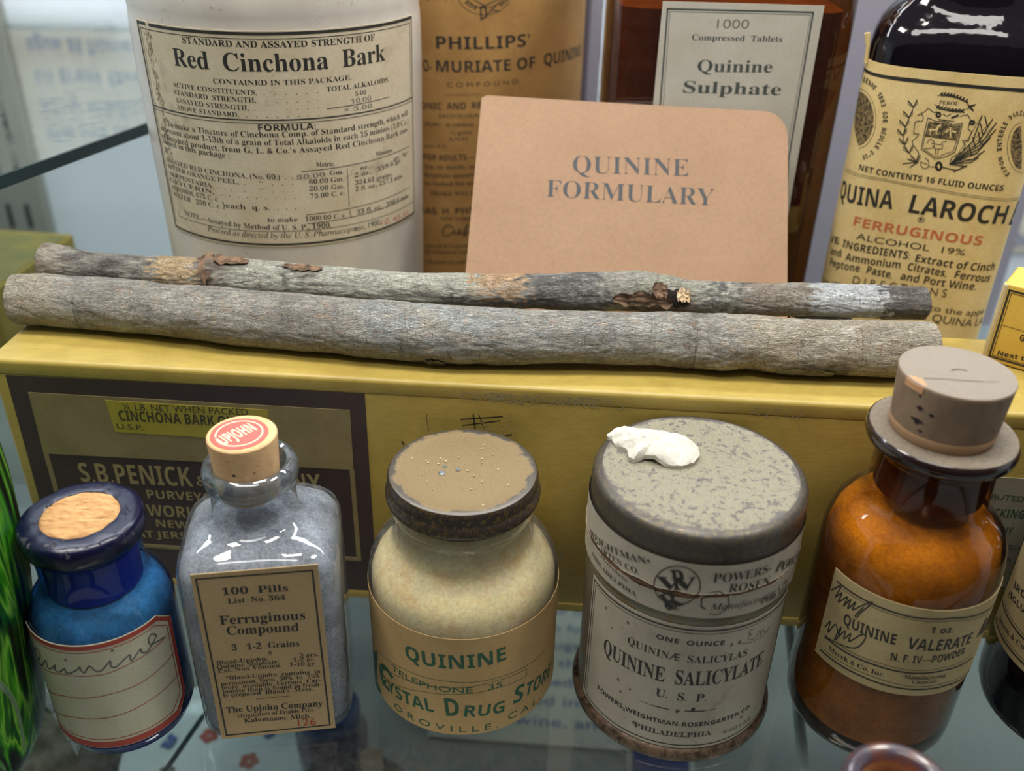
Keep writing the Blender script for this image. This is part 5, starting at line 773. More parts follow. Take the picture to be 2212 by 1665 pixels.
 ["t",0,"D","S",-1.714,12.608,-1.725,12.53,0.134],
 ["t",0,"L","S",-1.73,12.504,-1.747,12.429,0.135],
 ["t",0,"L","S",-1.754,12.404,-1.777,12.333,0.136],
 ["t",0,"E","S",-1.786,12.31,-1.816,12.244,0.136],
 ["t",0,"D","S",-1.876,12.143,-1.917,12.089,0.137],
 ["t",0,"’","S",-1.932,12.071,-1.98,12.023,0.137],
 ["t",0,"O","S",-1.996,12.008,-2.05,11.967,0.137],
 ["t",0,"R","S",-2.069,11.954,-2.129,11.92,0.137],
 ["l",0,0.012,[[2.411,11.899],[2.32,11.912],[2.236,11.934],[2.158,11.967],[2.085,12.01],[2.016,12.062],[1.951,12.124],[1.891,12.195],[1.836,12.273],[1.787,12.357],[1.743,12.445],[1.706,12.537],[1.675,12.631],[1.652,12.725],[1.636,12.817],[1.628,12.905],[1.627,12.989],[1.634,13.067],[1.648,13.137],[1.67,13.198],[1.698,13.25],[1.733,13.29],[1.775,13.318],[1.822,13.334],[1.874,13.337]]],
 ["poly",0,[[2.307,12.0],[2.235,12.018],[2.166,12.049],[2.1,12.093],[2.038,12.149],[1.979,12.215],[1.924,12.291],[1.875,12.374],[1.831,12.463],[1.794,12.556],[1.763,12.65],[1.741,12.745],[1.725,12.836],[1.718,12.923],[1.719,13.003],[1.727,13.075],[1.744,13.136],[1.768,13.186],[1.799,13.223],[1.837,13.246],[1.88,13.255]]],
 ["t",0,"E","S",1.957,11.898,1.889,11.961,0.119],
 ["t",0,"X","S",1.868,11.984,1.806,12.057,0.117],
 ["t",0,"P","S",1.786,12.082,1.73,12.162,0.116],
 ["t",0,"O","S",1.712,12.19,1.663,12.277,0.116],
 ["t",0,"N","S",1.647,12.307,1.604,12.398,0.117],
 ["t",0,"I","S",1.545,12.555,1.517,12.651,0.122],
 ["t",0,"N","S",1.509,12.683,1.49,12.778,0.125],
 ["t",0,"T","S",1.485,12.81,1.473,12.902,0.128],
 ["t",0,"E","S",1.471,12.933,1.468,13.021,0.131],
 ["t",0,"R","S",1.469,13.05,1.474,13.133,0.134],
 ["t",0,"L","S",1.478,13.159,1.492,13.234,0.136],
 ["t",0,"E","S",1.498,13.258,1.52,13.324,0.138],
 ["t",0,"P","S",1.57,13.417,1.607,13.461,0.139],
 ["t",0,"A","S",1.62,13.474,1.664,13.506,0.138],
 ["t",0,"R","S",1.68,13.515,1.73,13.534,0.136],
 ["t",0,"I","S",1.748,13.538,1.803,13.543,0.133],
 ["t",0,"S","S",1.823,13.542,1.884,13.533,0.128],
 ["l",0,0.02,[[-2.689,14.261],[-2.249,14.248],[-1.166,14.279],[0.008,14.255],[1.678,14.168]]],
],
'box': [
 ["t",0,"¼ LB. NET WHEN PACKED","N",-9.231,6.295,-5.795,6.329,0.196],
 ["t",0,"CINCHONA BARK QUILLS","S",-9.41,5.937,-5.555,5.942,0.326],
 ["t",0,"U.S.P.","N",-9.531,5.655,-8.787,5.657,0.166],
 ["t",4,"S.B.PENICK","S",-10.954,3.752,-7.694,3.818,0.663],
 ["t",4,"&","S",-7.584,3.858,-7.247,3.851,0.378],
 ["t",4,"COMPANY","S",-7.147,3.827,-3.991,3.945,0.563],
 ["t",4,"PURVEYORS","S",-9.105,3.301,-6.643,3.324,0.297],
 ["t",4,"THE WORLD’S FINEST","S",-10.247,2.662,-5.302,2.681,0.409],
 ["t",4,"NEW YORK","S",-9.019,2.273,-6.728,2.272,0.269],
 ["t",4,"AT JERSEY CITY","S",-9.702,1.836,-6.614,1.912,0.259],
 ["l",0,0.035,[[-0.055,6.556],[1.035,6.714]]],
 ["l",0,0.03,[[-0.007,6.371],[0.976,6.581]]],
 ["l",0,0.035,[[0.265,6.736],[0.314,6.304]]],
 ["l",0,0.025,[[0.412,6.731],[0.548,6.32]]],
 ["l",0,0.012,[[-0.965,6.656],[-0.981,6.51],[-0.928,6.148]]],
 ["l",0,0.05,[[1.155,6.126],[1.278,6.164]]],
 ["l",0,0.04,[[-1.667,5.742],[-1.62,5.655]]],
 ["t",0,"DISTRIBUTED","N",13.209,5.027,14.885,4.978,0.166],
 ["t",0,"PACKING","S",13.907,4.426,15.041,4.43,0.274],
 ["t",0,"COMPANY","S",13.835,3.835,14.898,3.877,0.247],
 ["t",0,"SAN FRANCISCO","N",13.852,3.389,15.33,3.357,0.16],
 ["t",0,"CALIFORNIA","N",13.993,2.967,15.124,2.928,0.145],
],
'sq': [
 ["l",0,0.04,[[-0.989,5.508],[1.553,5.509],[1.561,0.407],[-0.985,0.382],[-0.989,5.508]]],
 ["t",0,"100  Pills","B",-0.488,4.991,0.971,4.958,0.2],
 ["t",0,"List  No. 364","B",-0.394,4.722,0.883,4.707,0.154],
 ["t",0,"Ferruginous","B",-0.655,4.094,1.275,4.055,0.272],
 ["t",0,"Compound","B",-0.538,3.76,1.094,3.699,0.268],
 ["t",0,"3   1-2  Grains","B",-0.491,3.254,1.058,3.215,0.189],
 ["t",0,"*","B",0.315,2.902,0.4,2.9,0.239],
 ["t",0,"Blaud-Upjohn,","R",-0.901,2.838,0.28,2.846,0.128],
 ["t",0,"3 grs.","R",1.025,2.855,1.47,2.829,0.121],
 ["t",0,"Quinine Sulphate,","R",-0.905,2.701,0.538,2.712,0.129],
 ["t",0,"1-2 gr.","R",0.864,2.724,1.386,2.688,0.121],
 ["t",0,"Ext. Nux Vomica,","R",-0.903,2.565,0.582,2.583,0.129],
 ["t",0,"1-10 gr.","R",0.769,2.58,1.381,2.532,0.122],
 ["t",0,"*Blaud-Upjohn  contains  in","R",-0.752,2.311,1.476,2.262,0.131],
 ["t",0,"permanent  form  50%  to  75%","R",-0.89,2.129,1.447,2.119,0.132],
 ["t",0,"more  available  Ferrous  Car-","R",-0.886,2.002,1.457,1.957,0.133],
 ["t",0,"bonate than is found in fresh-","R",-0.887,1.867,1.469,1.81,0.134],
 ["t",0,"ly prepared  Blaud’s  Mass.","R",-0.885,1.727,1.243,1.686,0.134],
 ["l",0,0.012,[[-0.12,1.568],[0.658,1.575]]],
 ["t",0,"The Upjohn Company","B",-0.883,1.179,1.434,1.109,0.206],
 ["t",0,"Originators of Friable Pills","R",-0.636,0.969,1.196,0.952,0.139],
 ["t",0,"Kalamazoo, Mich.","B",-0.506,0.783,1.117,0.731,0.149],
 ["t",1,"126","N",0.777,0.474,1.221,0.456,0.257],
],
'jar': [
 ["t",0,"QUININE","S",-1.37,2.444,1.197,2.565,0.449],
 ["t",0,"TELEPHONE   35","N",-1.909,1.685,1.1,1.669,0.187],
 ["t",0,"C","S",-2.639,0.837,-2.049,0.681,0.828],
 ["t",0,"RYSTAL","S",-2.418,0.699,-0.624,0.879,0.425],
 ["t",0,"D","S",-0.312,0.825,0.032,0.859,0.622],
 ["t",0,"RUG","S",0.123,0.84,1.159,0.736,0.398],
 ["t",0,"S","S",1.416,0.865,1.714,0.824,0.579],
 ["t",0,"TORE","S",1.783,0.89,2.953,0.635,0.441],
 ["t",0,"O R O V I L L E ,","N",-1.897,0.301,1.021,0.238,0.21],
 ["t",0,"C A L .","N",1.271,0.367,2.474,0.233,0.22],
 ["l",0,0.012,[[-3.387,0.24],[-1.879,1.203],[-0.861,1.525],[0.076,1.64],[1.001,1.675],[1.829,1.606],[1.829,1.873],[0.998,1.934],[0.078,1.86],[-0.854,1.767],[-1.855,1.559],[-2.712,1.151]]],
 ["l",0,0.012,[[-2.705,1.725],[-1.459,2.019],[-0.307,2.053],[0.335,2.034],[1.283,2.022],[2.364,1.94],[2.618,2.017]]],
 ["poly",0,[[-3.387,0.984],[-2.634,1.679],[-2.892,0.389],[-2.532,0.276],[-2.706,0.103],[-3.387,-0.126]]],
],
'tin': [
 ["t",0,"ONE  OUNCE","S",-1.02,3.952,0.561,3.944,0.142],
 ["t",0,"QUININÆ  SALICYLAS","R",-1.705,3.427,1.241,3.374,0.222],
 ["t",0,"QUININE  SALICYLATE","B",-2.398,2.607,1.909,2.705,0.461],
 ["t",0,"U.  S.  P.","B",-0.867,2.131,0.353,2.112,0.255],
 ["t",0,"POWERS-WEIGHTMAN-ROSENGARTEN CO.","S",-2.493,1.213,1.798,1.254,0.146],
 ["t",0,"PHILADELPHIA.","B",-1.273,0.821,0.683,0.861,0.17],
 ["t",0,"F","S",-0.321,1.682,-0.212,1.699,0.119],
 ["t",2,"440122","N",0.935,0.772,1.932,0.711,0.141],
 ["l",0,0.03,[[-0.86,1.774],[-0.69,1.77],[-0.495,1.765]]],
 ["l",0,0.012,[[-1.195,1.773],[-0.86,1.774]]],
 ["l",0,0.03,[[-0.111,1.783],[0.339,1.774]]],
 ["l",0,0.012,[[0.339,1.774],[0.63,1.792]]],
 ["l",0,0.09,[[0.066,1.81],[0.073,1.871]]],
 ["l",2,0.02,[[1.294,4.192],[1.19,4.202],[1.172,4.119],[1.29,4.03],[1.19,4.02],[1.212,3.9],[1.434,3.849],[1.479,3.991],[1.557,3.986],[1.572,3.83],[1.639,3.976],[1.81,3.799],[1.918,3.914]]],
 ["l",2,0.018,[[0.957,3.872],[1.307,3.765],[1.689,3.762],[1.965,3.92]]],
],
'band': [
 ["t",0,"WEIGHTMAN•","R",-3.424,5.533,-1.364,6.084,0.169],
 ["t",0,"ENGARTEN CO.","R",-3.367,5.457,-1.609,5.666,0.16],
 ["t",0,"chemists","N",-2.805,5.398,-1.897,5.272,0.078],
 ["t",0,"PHILADELPHIA.","R",-3.224,5.093,-1.595,5.004,0.119],
 ["t",0,"POWERS-","R",0.015,5.938,1.43,5.945,0.237],
 ["t",0,"ROSEN","R",0.395,5.624,1.453,5.551,0.239],
 ["t",0,"Manufacturing Che","I",0.052,5.121,2.335,5.111,0.181],
 ["t",0,"PHILADEL","R",1.305,5.015,2.512,4.844,0.163],
 ["t",0,"POWERS","R",1.579,5.846,3.051,5.316,0.278],
 ["l",0,0.025,[[-0.238,5.826],[-0.236,5.702],[-0.259,5.582],[-0.306,5.469],[-0.375,5.37],[-0.461,5.287],[-0.561,5.223],[-0.67,5.182],[-0.782,5.163],[-0.892,5.169],[-0.995,5.2],[-1.085,5.254],[-1.156,5.332],[-1.206,5.43],[-1.232,5.545],[-1.231,5.67],[-1.204,5.8],[-1.153,5.926],[-1.081,6.042],[-0.993,6.14],[-0.893,6.215],[-0.785,6.262],[-0.676,6.279],[-0.569,6.264],[-0.471,6.22],[-0.384,6.149],[-0.315,6.056],[-0.265,5.947],[-0.239,5.827]]],
 ["t",0,"P","B",-0.788,5.564,-0.518,5.635,0.565],
 ["t",0,"W","B",-1.135,5.482,-0.265,5.722,0.34],
 ["t",0,"R","B",-0.847,4.945,-0.516,5.219,0.435],
 ["t",0,"Co.","B",-0.906,4.955,-0.607,5.032,0.219],
 ["l",0,0.03,[[0.15,5.582],[-0.167,5.453],[-0.15,5.216],[-0.053,5.147]]],
 ["l",0,0.02,[[-0.032,5.61],[0.183,5.669],[0.412,5.504],[0.47,5.258],[0.38,5.059],[0.231,4.966],[0.042,5.015]]],
],
'amb': [
 ["l",0,0.045,[[-2.364,5.012],[-1.505,5.029],[-0.526,5.029],[0.334,5.078],[1.833,4.86]]],
 ["l",0,0.012,[[-2.34,4.926],[-1.488,4.952],[-0.509,4.954],[0.357,4.995],[1.909,4.716]]],
 ["t",0,"1 oz.","S",-0.094,4.625,0.45,4.62,0.195],
 ["t",0,"QUININE","S",-1.95,4.049,-0.723,4.121,0.306],
 ["t",0,"VALERATE","S",-0.489,4.09,1.109,4.068,0.346],
 ["t",0,"ME","S",1.344,4.108,2.016,3.877,0.544],
 ["t",0,"N. F. IV—POWDER","S",-0.734,3.631,1.047,3.762,0.231],
 ["l",0,0.045,[[-2.32,3.295],[-1.742,3.295],[-0.943,3.342],[-0.201,3.344],[0.598,3.397],[1.571,3.334]]],
 ["l",0,0.012,[[-1.984,3.39],[-1.478,3.401],[-0.84,3.445],[-0.221,3.432],[0.57,3.495],[1.486,3.483]]],
 ["l",0,0.045,[[-2.35,2.818],[-1.95,2.825],[-1.227,2.849],[-0.588,2.828],[-0.083,2.823],[0.773,2.825],[1.828,2.655]]],
 ["l",0,0.012,[[-2.257,2.916],[-1.666,2.947],[-0.868,2.974],[-0.104,2.914],[0.74,2.93],[1.743,2.817]]],
 ["t",0,"Merck & Co. Inc.","B",-2.134,3.017,-0.75,3.071,0.135],
 ["t",0,"Manufacturing","R",-0.335,3.156,0.67,3.156,0.125],
 ["t",0,"Chemists","R",-0.126,3.012,0.469,3.014,0.112],
 ["l",0,0.03,[[-2.468,4.654],[-2.239,4.969],[-2.307,4.585],[-2.16,4.83],[-2.2,4.51],[-2.004,4.832],[-2.041,4.517],[-1.913,4.822],[-1.929,4.523],[-1.789,4.833],[-1.812,4.572],[-1.649,4.812],[-1.423,5.081],[-1.61,4.636],[-1.667,4.448],[-1.709,4.484],[-1.585,4.816]]],
 ["l",0,0.03,[[-2.386,3.544],[-2.275,3.816],[-2.273,3.473],[-2.118,3.867],[-1.982,3.641],[-1.969,3.907],[-2.046,3.414],[-1.85,3.876],[-1.831,3.636],[-1.702,3.906],[-1.695,3.657],[-1.477,4.025],[-1.361,4.018],[-1.538,3.559],[-2.191,3.33],[-2.282,3.336],[-2.3,3.232]]],
],
'blue': [
 ["l",2,0.03,[[-1.585,3.021],[-1.227,3.399],[-1.087,3.315],[-1.23,3.065],[-1.585,2.709],[-1.585,2.85],[-1.585,3.021],[-1.517,2.775],[-1.223,2.841],[-0.9,3.22],[-0.917,2.983],[-0.768,3.034],[-0.597,3.218],[-0.647,3.047],[-0.547,3.012],[-0.352,3.18],[-0.344,3.061],[-0.236,3.069],[-0.051,3.198],[0.033,3.291],[0.035,3.201],[0.101,3.11],[0.244,3.309],[0.306,3.21],[0.387,3.105],[0.494,3.138],[0.692,3.341],[0.685,3.193],[0.774,3.125],[0.912,3.209],[1.123,3.328],[1.13,3.127],[1.371,3.339],[1.395,3.216],[1.529,3.157],[1.751,3.335],[1.827,3.42],[1.714,3.548],[1.619,3.477],[1.615,3.329],[1.706,3.253],[2.02,3.169]]],
 ["l",2,0.05,[[-0.265,3.492],[-0.252,3.476]]],
 ["l",2,0.05,[[0.789,3.656],[0.799,3.634]]],
 ["l",1,0.02,[[-1.398,2.735],[-0.4,2.985],[0.055,2.99],[0.568,2.994],[1.098,3.072],[2.24,3.144]]],
 ["l",1,0.02,[[-1.585,1.828],[-0.606,2.2],[-0.098,2.258],[0.551,2.337],[1.187,2.348],[2.247,2.466]]],
 ["l",1,0.02,[[-1.585,1.097],[-0.513,1.519],[0.091,1.564],[0.625,1.594],[1.297,1.677],[2.268,1.736]]],
],
'right': [
 ["t",0,"IRON","S",-4.178,3.709,-3.235,3.949,0.179],
 ["t",0,"(SOLUBLE","S",-4.278,3.351,-2.867,3.649,0.163],
 ["t",0,"Merck & Co. Inc.","B",-4.308,2.472,-2.537,2.727,0.144],
],
'ybox': [
 ["t",0,"Next t","S",0.358,7.911,1.019,7.961,0.133],
 ["t",0,"G","S",0.773,8.482,0.873,8.498,0.183],
],
'book': [
 ["t",0,"QUININE","L",-1.754,4.396,1.669,4.366,0.5],
 ["t",0,"FORMULARY","L",-2.518,3.658,2.418,3.497,0.498],
],
}
# ---- print on surfaces: u runs along the surface, v is height; each surface gives map(u, v, off) -> local xyz
def cylmap(r):
    return lambda u, v, off=0: ((r+off)*math.sin(u/r), -(r+off)*math.cos(u/r), v)
def flatmap(y=0.0, du=0.0, dv=0.0):
    return lambda u, v, off=0: (u+du, y-off, v+dv)
def topmap(z):
    return lambda u, v, off=0: (u, v, z+off)
def supermap(a, b, nn):
    pts = []; N = 1440
    for i in range(N+1):
        t = -math.pi+2*math.pi*i/N; s_, c = math.sin(t), math.cos(t)
        pts.append((math.copysign(a*abs(s_)**(2/nn), s_), -math.copysign(b*abs(c)**(2/nn), c)))
    L = [0]
    for p, q in zip(pts, pts[1:]): L.append(L[-1]+math.hypot(q[0]-p[0], q[1]-p[1]))
    m = L[N//2]; L = [q-m for q in L]
    import bisect
    def f(u, v, off=0):
        i = min(max(bisect.bisect(L, u)-1, 0), N-1); w_ = (u-L[i])/max(L[i+1]-L[i], 1e-9)
        p, q = pts[i], pts[i+1]; x = p[0]+(q[0]-p[0])*w_; y = p[1]+(q[1]-p[1])*w_
        i0, i1 = max(i-6, 0), min(i+7, N); dx, dy = pts[i1][0]-pts[i0][0], pts[i1][1]-pts[i0][1]; d = math.hypot(dx, dy) or 1
        return (x+dy/d*off, y-dx/d*off, v)
    return f
def sheet(mp, left, right, th=.015, nu=60, nv=14):
    """paper patch; left/right: list of (u, v) from bottom to top, same v count"""
    mb = MB(); rows = []
    for (ul, vl), (ur, vr) in zip(left, right):
        rows.append([(ul+(ur-ul)*i/nu, vl+(vr-vl)*i/nu) for i in range(nu+1)])
    full = []
    for a, b in zip(rows, rows[1:]):
        k = max(1, nv//(len(rows)-1))
        for j in range(k): full.append([(p[0]+(q[0]-p[0])*j/k, p[1]+(q[1]-p[1])*j/k) for p, q in zip(a, b)])
    full.append(rows[-1])
    P = [[mp(u, v, th) for u, v in r] for r in full]; mb.quadgrid(P)
    for r in (full[0], full[-1]): mb.quadgrid([[mp(u, v, th) for u, v in r], [mp(u, v, 0.0) for u, v in r]])
    for j in (0, -1): mb.quadgrid([[mp(*r[j], th) for r in full], [mp(*r[j], 0.0) for r in full]])
    return mb
def rect(u0, u1, v0, v1): return [(u0, v0), (u0, v1)], [(u1, v0), (u1, v1)]
GL = {}
for fam, data in GLYPHS.items():
    d = GL[fam] = {}
    for code, g in data.items():
        loops = [[(l[i]/400, l[i+1]/400) for i in range(0, len(l), 2)] for l in g[1:]]
        d[chr(code)] = [g[0]/400, loops, [p for l in loops for p in l], None]
def inset(l, e):            # lighter weight: pull an outline inwards
    out = []; n_ = len(l); area = sum(l[i-1][0]*l[i][1]-l[i][0]*l[i-1][1] for i in range(n_))
    for i in range(n_):
        a, b, c = l[i-1], l[i], l[(i+1) % n_]
        d1 = math.hypot(b[0]-a[0], b[1]-a[1]) or 1; d2 = math.hypot(c[0]-b[0], c[1]-b[1]) or 1
        nx, ny = -(b[1]-a[1])/d1-(c[1]-b[1])/d2, (b[0]-a[0])/d1+(c[0]-b[0])/d2; q = math.hypot(nx, ny)
        if q < .3: out.append(b); continue
        k = min(2/q, 1.6)*e*SGN; out.append((b[0]+nx/q*k, b[1]+ny/q*k))
    return out
lo_ = max(GL['B']['I'][1], key=len); SGN = 1 if sum(lo_[i-1][0]*lo_[i][1]-lo_[i][0]*lo_[i-1][1] for i in range(len(lo_))) > 0 else -1
GL['R'] = {}; GL['L'] = {}
for c, g in GL['B'].items():
    for fam, e_ in (('R', .006), ('L', .013)):
        ls = [inset(l, e_) for l in g[1]]; GL[fam][c] = [g[0], ls, [p for l in ls for p in l], None]
CAP = {k: max(p[1] for p in GL[k][q][2]) for k, q in (('B', 'E'), ('R', 'E'), ('L', 'E'), ('S', 'E'), ('I', 'P'), ('N', 'E'))}
def glyph(fam, c):
    d = GL[fam] if c in GL[fam] else GL['N'] if c in GL['N'] else GL['B']
    g = d.get(c)
    if g is None: return None
    if g[3] is None:            # each island of the letter is filled with its own holes
        ar = lambda l: sum(l[i-1][0]*l[i][1]-l[i][0]*l[i-1][1] for i in range(len(l)))
        base = [0]
        for l in g[1]: base.append(base[-1]+len(l))
        outer = [i for i, l in enumerate(g[1]) if sum(inside(l[0][0]+1e-4, l[0][1]+1e-4, q) for k, q in enumerate(g[1]) if k != i) % 2 == 0]; g[3] = []
        for i in outer:
            grp = [i]+[k for k in range(len(g[1])) if k not in outer and inside(g[1][k][0][0], g[1][k][0][1], g[1][i])]
            idx = [base[k]+q for k in grp for q in range(len(g[1][k]))]
            g[3] += [tuple(idx[q] for q in t) for t in tessellate_polygon([[Vector((x, y, 0)) for x, y in g[1][k]] for k in grp])]
    return g
SPLIT = [.2]
def smooth_pts(pts, k=5):
    out = []; n_ = len(pts)
    for i in range(n_-1):
        p0, p1, p2, p3 = pts[max(i-1, 0)], pts[i], pts[i+1], pts[min(i+2, n_-1)]
        for s_ in range(k):
            t = s_/k; out.append(tuple(.5*(2*p1[j]+(p2[j]-p0[j])*t+(2*p0[j]-5*p1[j]+4*p2[j]-p3[j])*t*t+(3*p1[j]-p0[j]-3*p2[j]+p3[j])*t**3) for j in (0, 1)))
    return out+[pts[-1]]
def put_text(mb, mp, off, s_, fam, u0, v0, u1, v1, h, mi=0, slant=0.0):
    L = math.hypot(u1-u0, v1-v0); x = 0; items = []; lo = None; hi = 0
    for c in s_:
        if c == ' ': x += .27; continue
        g = glyph(fam, c)
        if not g: continue
        items.append((x, g)); mn = min(p[0] for p in g[2]); mx = max(p[0] for p in g[2])
        if lo is None: lo = x+mn
        hi = max(hi, x+mx); x += g[0]
    if lo is None: return
    sx = L/max(hi-lo, .01); sy = h/CAP[fam]; dx, dy = (u1-u0)/L, (v1-v0)/L
    for x0, g in items:
        b = len(mb.v)
        pl = []
        for px, py in g[2]:
            a = (x0+px-lo)*sx+py*sy*slant; q = py*sy; pl.append((u0+dx*a-dy*q, v0+dy*a+dx*q))
        tr = [tuple(t) for t in g[3]]; big = max(p[0] for p in pl)-min(p[0] for p in pl)
        if big > SPLIT[0]:        # keep wide letters on the curve of the label
            todo, tr = tr, []
            while todo:
                t = todo.pop(); e = max(((abs(pl[t[k]][0]-pl[t[(k+1) % 3]][0]), k) for k in range(3)))
                if e[0] > SPLIT[0]:
                    i, j, k = t[e[1]], t[(e[1]+1) % 3], t[(e[1]+2) % 3]; pl.append(((pl[i][0]+pl[j][0])/2, (pl[i][1]+pl[j][1])/2)); m_ = len(pl)-1
                    todo += [(i, m_, k), (m_, j, k)]
                else: tr.append(t)
        for p in pl: mb.v.append(mp(p[0], p[1], off))
        for t in tr: mb.f.append((b+t[0], b+t[1], b+t[2])); mb.mi.append(mi)
def put_line(mb, mp, off, w_, pts, mi=0):
    for (a, b), (c, d) in zip(pts, pts[1:]):
        L = math.hypot(c-a, d-b)
        if L < 1e-6: continue
        ex, ey = (c-a)/L, (d-b)/L; nx, ny = -ey*w_/2, ex*w_/2; a, b, c, d = a-ex*w_*.35, b-ey*w_*.35, c+ex*w_*.35, d+ey*w_*.35
        k = max(1, int(abs(c-a)/.12)); P = [[], []]
        for i in range(k+1):
            u, v = a+(c-a)*i/k, b+(d-b)*i/k; P[0].append(mp(u+nx, v+ny, off)); P[1].append(mp(u-nx, v-ny, off))
        mb.quadgrid(P, mi=mi)
def inside(x, y, poly):
    c = False; j = len(poly)-1
    for i in range(len(poly)):
        if (poly[i][1] > y) != (poly[j][1] > y) and x < (poly[j][0]-poly[i][0])*(y-poly[i][1])/(poly[j][1]-poly[i][1])+poly[i][0]: c = not c
        j = i
    return c
def put_poly(mb, mp, off, poly, mi=0, st=.025):
    x0, x1 = min(p[0] for p in poly), max(p[0] for p in poly); y0, y1 = min(p[1] for p in poly), max(p[1] for p in poly)
    y = y0
    while y < y1:
        x = x0
        while x < x1:
            if inside(x+st/2, y+st/2, poly): mb.quadgrid([[mp(x, y, off), mp(x+st, y, off)], [mp(x, y+st, off), mp(x+st, y+st, off)]], mi=mi)
            x += st
        y += st
def lettering(key, mp, parent, inks, off=.022, name='lettering', du=0.0, dv=0.0, extra=None):
    """print one label: entries of LABELS[key] grouped by ink, one mesh for each ink"""
    groups = {}
    sh = lambda p: (p[0]+du, p[1]+dv)
    for e in LABELS.get(key, []):
        if e[0] == 'corners': continue
        groups.setdefault(e[1] if e[0] != 'poly' else 9 if e[1] == 0 else e[1], []).append(e)
    res = []
    for g in sorted(groups):
        if g not in inks: continue
        mb = MB(); o_ = off+(.004 if g in (3,) else -.002 if g == 9 else 0)
        for e in groups[g]:
            if e[0] == 't': put_text(mb, mp, o_, e[2], e[3], e[4]+du, e[5]+dv, e[6]+du, e[7]+dv, e[8])
            elif e[0] == 'l': put_line(mb, mp, o_, e[2], smooth_pts([sh(p) for p in e[3]]) if len(e[3]) > 8 and key in ('amb', 'blue', 'tin', 'band', 'phil') else [sh(p) for p in e[3]])
            elif e[0] == 'poly': put_poly(mb, mp, o_, [sh(p) for p in e[2]])
        res.append(obj(name, mb, inks[g], parent, smooth=False, recalc=False))
    return res

# ================================================================== the case (setting)
m = MB().box(-75, 75, 54, 56, -14, 60); wall = struct(obj('wall_back', m, WALL, smooth=False))
m = MB().box(-75, 75, -16, 56, -14, -12); struct(obj('floor', m, DECK, smooth=False))
m = MB().box(-75, -73.5, -10, 54, -12, 60); struct(obj('wall_left', m, WALL, smooth=False))
m = MB().box(-75, 75, -16, -14.5, -14, 46); struct(obj('front_light_blocker', m, plain('dark_light_blocker', (44, 42, 40), .8), smooth=False))  # unseen dark panel added behind the camera to cut low front fill
m = MB().box(73.5, 75, -10, 54, -12, 60); struct(obj('wall_right', m, WALL, smooth=False))
t = thing('glass_shelf', 'clear glass shelf that carries the bottles and the yellow carton', 'shelf', (0, 0, -.6))
obj('glass_pane', MB().box(-60, 60, 9.5, 46, 0, .6), SHELF, t, smooth=False)
obj('front_edge', MB().rbox(-60, 60, 9.2, 9.5, 0, .6, .1), GEDGE, t)
EA, EB = (-16.05, 22.0), (-4.40, 53.6)
# side glass sheet, its polished edge running back past the stoneware jar
t = thing('glass_sheet', 'glass sheet with dark teal edge behind the left end of the bark sticks', 'glass sheet', (0, 0, 11.32))
m = MB(); P = [EA, EB, (-60, 53.6), (-60, EA[1])]
for z in (-.33, 0): m.face([(x, y, z) for x, y in (P if z == 0 else P[::-1])])
obj('glass_pane', m, SHELF, t, smooth=False, recalc=False)
e1, e2 = Vector((*EA, 0)), Vector((*EB, 0)); dd = (e2-e1).normalized(); nn = Vector((dd.y, -dd.x, 0))*.1
m = MB(); q = [e1+nn, e2+nn, e2, e1]; m.face([(p.x, p.y, .02) for p in q]); m.face([(p.x, p.y, -.34) for p in q[::-1]])
for a, b in zip(q, q[1:]+q[:1]): m.face([(a.x, a.y, -.34), (b.x, b.y, -.34), (b.x, b.y, .02), (a.x, a.y, .02)])
obj('polished_edge', m, GEDGE, t, smooth=False)
tag(obj('sheet_bracket', MB().rbox(-60, -22, 52.6, 53.9, 10.5, 10.96, .1), STEEL), 'grey steel ledge under the back of the side glass sheet', 'bracket')
def placard(name, label, loc, lines, w_, h_, rz=0, lean=0, size=.9, inkm=None, x0=.08):
    t = thing(name, label, 'placard', loc, rz)
    c = obj('card', MB().rbox(-w_/2, w_/2, -.12, 0, 0, h_, .05), P_WHITE, t); c.rotation_euler = (lean, 0, 0)
    mb = MB(); mp = flatmap(-.12)
    for i, s_ in enumerate(lines):
        v = h_-size*1.9*(i+1); L_ = min(len(s_)*size*.56, w_*.9); put_text(mb, mp, .02, s_, 'N', -w_/2+w_*x0, v, -w_/2+w_*x0+L_, v, size)
    l = obj('lettering', mb, inkm or BL_INK, c, smooth=False, recalc=False); return t
placard('wall_placard', 'white wall placard of blue lettering reflected in the side glass sheet', (-21.5, 53.99, 12.4), ['Malaria remedies and', 'the use of cinchona in', 'early medical practice', 'to treat fevers and', 'ague at home'], 13, 8.6, size=.85)
placard('wall_placard', 'small white placard with blue letters behind the liqueur bottle at right', (33.2, 53.99, -1.4), ['ecial', 'tonic'], 9, 5, size=1.2, x0=.03)
# slotted upright
t = thing('slotted_upright', 'grey slotted steel upright on the back wall at far left', 'upright', (-29.4, 53.2, -12))
m = MB(); m.rbox(-1.6, 1.6, 0, .79, 0, 48, .12); obj('upright_body', m, STEEL, t)
for i in range(9):
    for sx in (-.55, .55):
        obj('slot', MB().rbox(sx-.14, sx+.14, -.05, .1, 8+i*3.0, 9.5+i*3.0, .04), SLOT, t)
